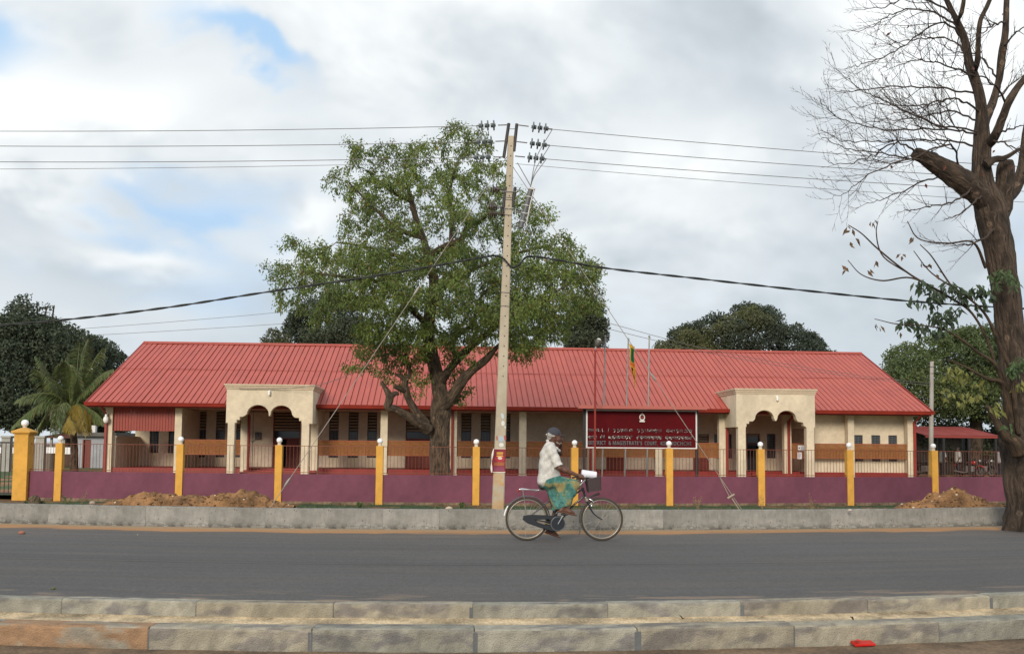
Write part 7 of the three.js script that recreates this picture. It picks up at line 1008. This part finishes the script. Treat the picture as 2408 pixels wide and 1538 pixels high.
{
  const z = -49.5, s = thing('parking_shed', 'open shed with a red corrugated roof beside the bare trunk', 'shed'), x0 = X(2174, z), x1 = X(2348, z), ye = Y(1024, z, 2260), yt = ye + 0.55, n = 8;
  const rg = grp(s, 'roof'); for (let i = 0; i < n; i++) { const a = lerp(x0, x1, i / n), w = (x1 - x0) / n, sp = new THREE.Shape(); sp.moveTo(0, 0.014); for (let k = 1; k <= 20; k++) sp.lineTo(w * k / 20, 0.014 * Math.cos(k * 1.571)); for (let k = 20; k >= 0; k--) sp.lineTo(w * k / 20, 0.014 * Math.cos(k * 1.571) - 0.012); const m = mesh('roof_sheet', muv(new THREE.ExtrudeGeometry(sp, { depth: 3.4, bevelEnabled: false })), i % 2 ? mat([0.36, 0.085, 0.085], { map: sized(T.streak, 1.2), roughness: 0.6 }) : mat([0.39, 0.095, 0.09], { map: sized(T.streak, 1.5), roughness: 0.6 }), rg); m.rotation.x = 0.16; m.position.set(a, yt, z - 3.3); }
  part(s, 'eave_board', bx(x0 + 0.1, x1, ye - 0.14, ye + 0.0, z + 0.02, z - 0.02), mat([0.24, 0.035, 0.03], { roughness: 0.6 }));
  for (const [px, dz] of [[2223, 0], [2283, 0], [2346, 0], [2215, -3], [2278, -3], [2340, -3]]) part(s, 'post', box(0.11, ye, 0.11, X(px, z), ye / 2, z - 0.1 + dz), M.black);
  const bw = thing('compound_wall', 'dark weathered wall behind the parking shed', 'wall'); part(bw, 'wall_body', bx(X(2155, -58), X(2600, -58), 0, 2.7, -58, -58.2), mat([0.07, 0.06, 0.055], { map: sized(T.mottle, 2), roughness: 1 }));
  // people standing in the shed
  const person = (px, face, shirt, trou, label, group) => {
    const zq = z - 0.9, g = thing('person', label, 'person', group), b = V(X(px, zq), 0.02, zq), q = (x, y, zz) => V(b.x + x * face, b.y + y, b.z + zz), skin = mat([0.08, 0.038, 0.025], { roughness: 0.6 });
    const body = blend([ellip(q(0, 1.53, 0), 0.095, 0.13, 0.085), caps(q(0, 1.42, 0), q(0.01, 1.5, 0), 0.055), caps(q(0, 0.95, 0), q(0, 1.3, 0), 0.12, 0.14), caps(q(0, 1.33, 0.17), q(0.03, 1.07, 0.22), 0.05, 0.042), caps(q(0.03, 1.07, 0.22), q(0.12, 0.86, 0.2), 0.04, 0.03), caps(q(0, 1.33, -0.17), q(0.02, 1.07, -0.22), 0.05, 0.042), caps(q(0.02, 1.07, -0.22), q(0.06, 0.84, -0.22), 0.04, 0.03), caps(q(0.12, 0.85, 0.2), q(0.15, 0.77, 0.2), 0.035, 0.025), caps(q(0.06, 0.83, -0.22), q(0.08, 0.75, -0.22), 0.035, 0.025), caps(q(0, 0.9, 0.09), q(0.02, 0.5, 0.1), 0.085, 0.06), caps(q(0.02, 0.5, 0.1), q(-0.02, 0.07, 0.1), 0.058, 0.04), caps(q(0, 0.9, -0.09), q(-0.03, 0.5, -0.1), 0.085, 0.06), caps(q(-0.03, 0.5, -0.1), q(-0.09, 0.07, -0.1), 0.058, 0.04), caps(q(-0.02, 0.04, 0.1), q(0.13, 0.03, 0.11), 0.038, 0.032), caps(q(-0.09, 0.04, -0.1), q(0.06, 0.03, -0.1), 0.038, 0.032)], 0.04);
    part(g, 'body', sdfMesh(body, b.clone().add(V(-0.35, -0.05, -0.38)), b.clone().add(V(0.35, 1.75, 0.38)), 0.026), skin);
    part(g, 'shirt', sdfMesh(blend([caps(q(0, 0.9, 0.04), q(0, 1.28, 0.05), 0.165, 0.15), caps(q(0, 0.9, -0.04), q(0, 1.28, -0.05), 0.165, 0.15), caps(q(0, 1.34, 0.15), q(0.03, 1.14, 0.215), 0.075, 0.07), caps(q(0, 1.34, -0.15), q(0.02, 1.14, -0.215), 0.075, 0.07)], 0.06), b.clone().add(V(-0.35, 0.7, -0.38)), b.clone().add(V(0.35, 1.48, 0.38)), 0.024), shirt);
    part(g, 'trousers', sdfMesh(blend([caps(q(0, 0.92, 0.08), q(0.02, 0.5, 0.1), 0.11, 0.085), caps(q(0.02, 0.5, 0.1), q(-0.02, 0.12, 0.1), 0.085, 0.07), caps(q(0, 0.92, -0.08), q(-0.03, 0.5, -0.1), 0.11, 0.085), caps(q(-0.03, 0.5, -0.1), q(-0.09, 0.12, -0.1), 0.085, 0.07)], 0.05), b.clone().add(V(-0.35, 0.02, -0.3)), b.clone().add(V(0.35, 1.1, 0.3)), 0.024), trou);
    part(g, 'hair', sdfMesh((x, y, zz) => ellip(q(-0.015, 1.58, 0), 0.1, 0.1, 0.092)(x, y, zz) - 0.004, b.clone().add(V(-0.2, 1.5, -0.2)), b.clone().add(V(0.2, 1.75, 0.2)), 0.022), M.black);
  };
  const ws = mat([0.34, 0.325, 0.31], { roughness: 0.9 }), dt = mat([0.02, 0.024, 0.032], { roughness: 0.9 });
  person(2254, -1, ws, dt, 'person in a pale loose shirt and dark trousers standing in the shed', null);
  person(2218, 1, mat([0.30, 0.33, 0.36], { roughness: 0.9 }), dt, 'person in a blue grey shirt just right of the second last yellow post', null);
  person(2352, 1, mat([0.30, 0.30, 0.31], { roughness: 0.9 }), dt, 'person in a grey shirt half hidden by the bare trunk', null);
  // motorcycles parked in the shed
  const moto = (px, turn, red, label) => { const g = thing('motorcycle', label, 'motorcycle', 'motorcycles parked in the shed'), zq = z - 0.25; g.position.set(X(px, zq), 0.02, zq); g.rotation.y = turn;
    for (const x of [-0.62, 0.62]) { const w = grp(g, 'wheel'); part(w, 'tyre', new THREE.TorusGeometry(0.26, 0.05, 8, 28).translate(x, 0.31, 0), M.black); part(w, 'rim', [new THREE.TorusGeometry(0.2, 0.015, 6, 24).translate(x, 0.31, 0), ...[0, 1, 2, 3, 4].map((k) => bar(V(x, 0.31, 0), V(x + Math.cos(k * 1.257) * 0.2, 0.31 + Math.sin(k * 1.257) * 0.2, 0), 0.01, 4))], M.wire); }
    part(g, 'tank', rbox(0.48, 0.2, 0.24, 0.08, 0.14, 0.8, 0), red); part(g, 'seat', rbox(0.66, 0.09, 0.24, 0.04, -0.38, 0.78, 0), M.black); part(g, 'engine', rbox(0.42, 0.34, 0.28, 0.05, 0.03, 0.46, 0), M.wire);
    part(g, 'frame_tube', [tube([V(0.5, 0.9, 0), V(0.2, 0.66, 0), V(-0.3, 0.66, 0), V(-0.62, 0.31, 0.08)], 0.025, 6), tube([V(0.62, 0.31, 0.08), V(0.46, 0.95, 0.07)], 0.028, 6), tube([V(0.62, 0.31, -0.08), V(0.46, 0.95, -0.07)], 0.028, 6)], M.black); part(g, 'handlebar', tube(smooth([V(0.3, 1.02, 0.36), V(0.44, 1.02, 0.2), V(0.46, 0.97, 0), V(0.44, 1.02, -0.2), V(0.3, 1.02, -0.36)], 12), 0.016, 6), M.black);
    part(g, 'headlight', new THREE.SphereGeometry(0.09, 14, 10).scale(0.7, 1, 1).translate(0.6, 0.9, 0), M.steel); part(g, 'front_fender', new THREE.TorusGeometry(0.33, 0.04, 6, 14, 1.8).rotateZ(0.7).translate(0.62, 0.31, 0), red); part(g, 'rear_fender', rbox(0.3, 0.06, 0.14, 0.03, -0.76, 0.66, 0), red); part(g, 'exhaust', tube([V(0.1, 0.3, 0.16), V(-0.3, 0.26, 0.17), V(-0.8, 0.34, 0.17)], [0.025, 0.04, 0.045], 8), M.wire); };
  const rd = mat([0.30, 0.03, 0.025], { roughness: 0.3, clearcoat: 0.6 }), bl = mat([0.02, 0.025, 0.03], { roughness: 0.3, clearcoat: 0.6 });
  moto(2281, -1.1, rd, 'red motorcycle facing the fence under the shed roof'); moto(2312, -1.3, bl, 'black motorcycle parked right of the red one in the shed'); moto(2176, -1.2, bl, 'black motorcycle left of the grey concrete pole'); 
}
{ // grey pole behind the right roof corner and the thin wires it carries
  const z = -47.6, p = thing('concrete_pole', 'plain grey concrete pole standing behind the right corner of the roof', 'utility pole'), a = P(2190, 1122, z), b = P(2193, 852, z); a.y = 0; part(p, 'shaft', tube([a, b], [0.13, 0.1], 8), M.concrete); part(p, 'top_cap', box(0.16, 0.05, 0.16, b.x, b.y + 0.02, b.z), M.concrete); part(p, 'pole_band', [0.25, 0.6].map((k) => new THREE.TorusGeometry(0.115, 0.012, 5, 16).rotateX(Math.PI / 2).translate(b.x, b.y - k, b.z)), M.black);
  const w = (pts, r, lab, grp_) => single('service_wire', tube(smooth(pts, 40), r, 5), M.wire, lab, 'wire', grp_);
  w([P(1425, 758, -40), P(1590, 803, -41), P(1668, 822, -41.5), P(1860, 858, -43), P(2060, 888, -45), P(2193, 902, z)], 0.011, 'upper thin wire crossing before the right half of the roof', 'thin wires over the roof');
  w([P(1425, 772, -40), P(1530, 798, -40.5), P(1640, 824, -41.5), P(1850, 863, -43), P(2060, 893, -45), P(2193, 907, z)], 0.011, 'lower thin wire crossing before the right half of the roof', 'thin wires over the roof');
  w([P(180, 774, -72), P(400, 757, -72), P(640, 736, -72), P(820, 715, -72)], 0.016, 'upper thin wire in the sky left of the leafy tree', 'thin wires in the sky'); w([P(190, 790, -72), P(420, 777, -72), P(640, 763, -72), P(820, 750, -72)], 0.016, 'lower thin wire in the sky left of the leafy tree', 'thin wires in the sky');
  w([P(560, 914, -42.9), P(660, 914, -42.8), P(737, 907, -42), P(790, 893, -39), P(835, 873, -36), P(900, 830, -32)], 0.012, 'thin service wire sagging from the left portico into the leafy tree', null);
}

// ---------------------------------------------------------------- verge: earth heaps, stones, weeds, litter
function heap(label, list, zc, depth, yb) {
  const xa = list[0][0], xb = list[list.length - 1][0], nx = 220, nz = 46, pos = [], uv = [], idx = [];
  for (let j = 0; j <= nz; j++) for (let i = 0; i <= nx; i++) {
    const px = lerp(xa, xb, i / nx), v = j / nz * 2 - 1; let k = 0; while (k < list.length - 2 && list[k + 1][0] < px) k++; const [p, h] = list[k], [q, h2] = list[k + 1], t = clamp((px - p) / (q - p)), pk = lerp(h, h2, t * t * (3 - 2 * t));
    const x = X(px, zc, 1190), z = zc + v * depth * (0.75 + 0.35 * fb3(x * 0.8, 3, 1, 2)), H = Math.max(0, Y(pk, zc, px) - yb), w = Math.pow(Math.max(0, 1 - Math.pow(Math.abs(v) * 1.02, 1.7)), 0.9), r = (fb3(x * 4.2, z * 4.2, 2.2, 5) - 0.5) * 0.42 + (vn3(x * 16, z * 16, 5) - 0.5) * 0.07;
    pos.push(x, yb - 0.06 + w * (H + 0.06) * (1 + r * 0.75) + w * r * 0.1, z); uv.push(x, z * 1.2);
  }
  for (let j = 0; j < nz; j++) for (let i = 0; i < nx; i++) { const a = j * (nx + 1) + i, b = a + nx + 1; idx.push(a, b, a + 1, b, b + 1, a + 1); }
  const g = new THREE.BufferGeometry(); g.setAttribute('position', new THREE.Float32BufferAttribute(pos, 3)); g.setAttribute('uv', new THREE.Float32BufferAttribute(uv, 2)); g.setIndex(idx); g.computeVertexNormals();
  const t = thing('earth_heap', label, 'earth heap'); part(t, 'earth', g, M.soil);
  const clod = (r) => { const q = new THREE.IcosahedronGeometry(r, 1), p = q.attributes.position; for (let i = 0; i < p.count; i++) { const k = 0.7 + 0.6 * vn3(p.getX(i) * 9 / r * 0.1 + r * 90, p.getY(i) / r, p.getZ(i) / r); p.setXYZ(i, p.getX(i) * k, p.getY(i) * k * 0.75, p.getZ(i) * k); } q.computeVertexNormals(); return q; };
  const cs = [], ls = []; for (let i = 0; i < 260; i++) { const n = Math.floor(rr(0, nx)), j = Math.floor(rr(nz * 0.45, nz)), o = (j * (nx + 1) + n) * 3, r = rr(0.008, 0.03), c = clod(r).translate(pos[o], pos[o + 1] + r * 0.2, pos[o + 2]); (rnd() < 0.12 ? ls : cs).push(c); }
  part(t, 'clods', cs, M.soil).userData.kind = 'stuff'; part(t, 'pebbles', ls, mat([0.55, 0.47, 0.38], { roughness: 0.9 })).userData.kind = 'stuff';
  return t;
}
heap('long brown earth heap with two humps behind the kerb at left', [[236, 1188], [262, 1178], [300, 1168], [350, 1157], [375, 1163], [425, 1163], [458, 1168], [485, 1170], [515, 1164], [545, 1162], [570, 1150], [592, 1152], [612, 1164], [640, 1177], [690, 1190]], -18.9, 0.8, -0.1);
heap('brown earth heap behind the kerb end beside the bare trunk', [[2106, 1198], [2135, 1184], [2175, 1172], [2205, 1162], [2235, 1153], [2262, 1157], [2290, 1168], [2330, 1180], [2370, 1190], [2410, 1200]], -18.9, 0.8, -0.1);
const rock = (r, sx, sy, sz, s) => { const q = new THREE.IcosahedronGeometry(r, 3), p = q.attributes.position; for (let i = 0; i < p.count; i++) { const x = p.getX(i), y = p.getY(i), z = p.getZ(i), k = 0.82 + 0.36 * fb3(x / r * 1.2 + s, y / r * 1.2, z / r * 1.2, 3); p.setXYZ(i, x * k * sx, y * k * sy, z * k * sz); } q.computeVertexNormals(); return muv(toCreasedNormals(q, 0.6)); };
{
  const bz = -23.8, bx0 = X(80, bz, 1170); const m = thing('boundary_stone', 'weathered round topped stone on the verge before the purple wall, far left', 'stone'); part(m, 'stone_body', muv(new THREE.CapsuleGeometry(0.14, 0.14, 8, 18).scale(1, 1, 0.8).translate(bx0, 0.0, bz)), mat([0.30, 0.245, 0.17], { map: sized(T.bark, 0.4), roughness: 1, bumpMap: sized(T.soilBump, 0.3), bumpScale: 0.02 }));
  for (let [px, py, z, r, c, n, lab] of [[216, 1183, -19, 0.05, [0.45, 0.36, 0.3], 'rubble_stone', 'pinkish stone on the verge left of the big earth heap'], [1056, 1196, -18.2, 0.055, [0.62, 0.50, 0.38], 'broken_brick', 'pale broken brick on the verge left of the utility pole'], [2117, 1200, -18, 0.05, [0.62, 0.5, 0.42], 'rubble_stone', 'white stone at the left foot of the right earth heap'], [2000, 1200, -17.3, 0.03, [0.6, 0.55, 0.5], 'rubble_stone', 'small pale stone on top of the far kerb']]) { const p = px === 2000 ? P(px, py, z) : PG(px, py, -0.06); r *= px === 2000 ? 1 : 1.25; const o = single(n, rock(r, 1.3, 0.8, 1, px).translate(p.x, p.y, p.z), mat(c, { roughness: 0.95, map: sized(T.mottle, 0.3) }), lab, 'stone'); }
  for (const [px, py, y, r, c, lab] of [[49, 1253, 0.02, 0.045, [0.28, 0.12, 0.08], 'reddish stone lying on the road near the left edge'], [124, 1384, 0.012, 0.018, [0.10, 0.11, 0.04], 'small dark stone on the asphalt close to the near kerb'], [323, 1258, 0.01, 0.014, [0.3, 0.25, 0.2], 'tiny pebble on the orange dust line below the left heap']]) { const p = PG(px, py, y); single('road_stone', rock(r, 1.2, 0.7, 1, px + 3).translate(p.x, p.y, p.z), mat(c, { roughness: 0.95 }), lab, 'stone'); }
  // grass and weeds on the verge
  const lv = new Leaves(); for (let i = 0; i < 5200; i++) { const x = rr(-15, 17), z = rr(-24.9, -17.8), d = fb3(x * 0.8, 1, z * 0.8, 3); if (d < 0.47) continue; const o = V(x, -0.1, z), h = rr(0.03, 0.13) * (z < -23 ? 1 : 1.2), b = rr(0.6, 1.3); for (let k = 0; k < 3; k++) lv.add(o.clone().add(V(rr(-0.04, 0.04), 0, rr(-0.04, 0.04))), V(rr(-0.5, 0.5), 1, rr(-0.5, 0.5)).normalize(), V(rr(-1, 1), 0.2, rr(-1, 1)).normalize(), h, 0.012, rnd() < 0.12 ? [0.22 * b, 0.18 * b, 0.07] : [0.055 * b, 0.095 * b, 0.03]); }
  const gr = single('verge_grass', lv.geo(), M.leaf, 'short green grass growing in the strip between kerb and purple wall', 'grass'); gr.userData.kind = 'stuff';
  const weed = (px, py, h, n, label, dry) => { const z = -23.9, t = thing('weed', label, 'weed', null), b = P(px, py, z), l2 = new Leaves(); b.y = -0.1; const stems = []; for (let i = 0; i < n; i++) { const e = b.clone().add(V(rr(-0.25, 0.25) * h * 1.4, h * rr(0.6, 1), rr(-0.2, 0.2) * h)), q = smooth([b.clone().add(V(rr(-0.03, 0.03), 0, rr(-0.03, 0.03))), b.clone().lerp(e, 0.5).add(V(rr(-0.04, 0.04), 0.02, 0)), e], 6); stems.push(tube(q, [0.005, 0.005, 0.004, 0.004, 0.003, 0.003, 0.002], 4)); q.forEach((p) => { for (let k = 0; k < (dry ? 1 : 3); k++) l2.add(p, rdir(0.2), rdir(0.8), rr(0.03, 0.07), 0.025, dry ? [0.28, 0.2, 0.09] : [0.07 * rr(0.7, 1.3), 0.13 * rr(0.7, 1.3), 0.03]); }); } part(t, 'stems', stems, mat(dry ? [0.25, 0.18, 0.1] : [0.08, 0.1, 0.03], { roughness: 0.9 })); part(t, 'foliage', l2.geo(), M.leaf); };
  weed(154, 1180, 0.36, 4, 'thin green weed before the purple wall, just right of the first yellow post'); weed(188, 1178, 0.5, 3, 'taller faint weed before the purple wall left of the heap', 1); weed(845, 1196, 0.17, 7, 'low green weed on the verge between third and fourth yellow posts'); weed(1085, 1196, 0.17, 6, 'low green weed beside the pale broken brick'); weed(1640, 1196, 0.42, 7, 'dry twiggy weed below the right end of the name board', 1); weed(1795, 1198, 0.4, 4, 'dry grass stalks before the wall left of the right portico', 1); weed(1910, 1198, 0.42, 4, 'dry grass stalks below the right portico columns', 1); weed(60, 1184, 0.14, 8, 'low green weed left of the round topped stone'); weed(100, 1184, 0.15, 8, 'low green weed right of the round topped stone');
  // litter in front of the near kerb
  const curl = (w, d, n, amp) => { const g = new THREE.PlaneGeometry(w, d, n, n).rotateX(-Math.PI / 2), p = g.attributes.position; for (let i = 0; i < p.count; i++) { const x = p.getX(i), z = p.getZ(i); p.setY(i, amp * (fb3(x * 14 + w * 50, 1, z * 14, 3)) + Math.abs(x / w) * amp * 1.2); } g.computeVertexNormals(); return g; };
  { const p = PG(2031, 1513, -0.16), t = thing('red_packet', 'crushed bright red packet on the earth at lower right', 'litter'); const g = new RoundedBoxGeometry(0.19, 0.022, 0.085, 2, 0.006), q = g.attributes.position; for (let i = 0; i < q.count; i++) { const x = q.getX(i), z = q.getZ(i); q.setY(i, q.getY(i) * (1 - 0.4 * Math.sin(x * 30)) + 0.012 * Math.sin(x * 24 + z * 40)); } g.computeVertexNormals(); g.rotateY(0.12).translate(p.x, p.y, p.z); part(t, 'sleeve', g, mat([0.50, 0.012, 0.008], { roughness: 0.35 })); part(t, 'torn_flap', curl(0.06, 0.05, 6, 0.012).rotateY(0.5).translate(p.x - 0.06, p.y + 0.018, p.z + 0.015), mat([0.55, 0.02, 0.01], { roughness: 0.4, side: THREE.DoubleSide })); }
  const leafG = (l, w, s) => { const g = new THREE.PlaneGeometry(l, w, 8, 4).rotateX(-Math.PI / 2), p = g.attributes.position; for (let i = 0; i < p.count; i++) { const u = p.getX(i) / l + 0.5, k = Math.sin(Math.PI * clamp(u, 0.03, 0.97)); p.setZ(i, p.getZ(i) * k); p.setY(i, 0.012 + 0.02 * Math.sin(u * 4 + s) + Math.abs(p.getZ(i)) * 0.5); } g.computeVertexNormals(); return g; };
  const lf = (px, py, y, l, w, rot, c, lab) => { const p = PG(px, py, y); single('fallen_leaf', leafG(l, w, px).rotateY(rot).translate(p.x, p.y, p.z), mat(c, { roughness: 0.8, side: THREE.DoubleSide }), lab, 'leaf', 'fallen leaves along the near kerb'); };
  lf(1584, 1519, -0.17, 0.13, 0.05, 0.1, [0.13, 0.16, 0.03], 'green fallen leaf at the foot of a near kerb joint'); lf(936, 1521, -0.17, 0.13, 0.045, 0.05, [0.16, 0.07, 0.02], 'brown fallen leaf left of two others before the near kerb'); lf(985, 1519, -0.17, 0.1, 0.04, 0.2, [0.22, 0.1, 0.03], 'orange brown leaf between two fallen leaves before the near kerb'); lf(1005, 1514, -0.15, 0.06, 0.03, 0.9, [0.26, 0.11, 0.03], 'small orange leaf leaning on the near kerb'); lf(1036, 1521, -0.17, 0.08, 0.03, -0.9, [0.10, 0.06, 0.03], 'dark curled leaf right of the small orange leaf'); lf(1228, 1521, -0.17, 0.08, 0.035, 0.1, [0.28, 0.1, 0.03], 'orange leaf at the left below a joint of the near kerb'); lf(1290, 1520, -0.17, 0.07, 0.03, 0.2, [0.26, 0.11, 0.03], 'orange leaf second of three lying below the cyclist'); lf(1343, 1520, -0.17, 0.1, 0.04, 0.1, [0.32, 0.13, 0.03], 'orange leaf nearest the green fallen leaf'); lf(1618, 1444, -0.02, 0.13, 0.05, 0.1, [0.10, 0.08, 0.06], 'grey dead leaf on the sand strip between the two near kerbs');
  lf(1604, 1454, -0.02, 0.07, 0.03, 0.4, [0.08, 0.06, 0.05], 'small dark leaf on the sand beside the grey dead leaf'); lf(2005, 1459, -0.02, 0.05, 0.03, 0.4, [0.07, 0.06, 0.05], 'dark scrap of leaf on the sand strip at right');
}

renderer.render(scene, camera);
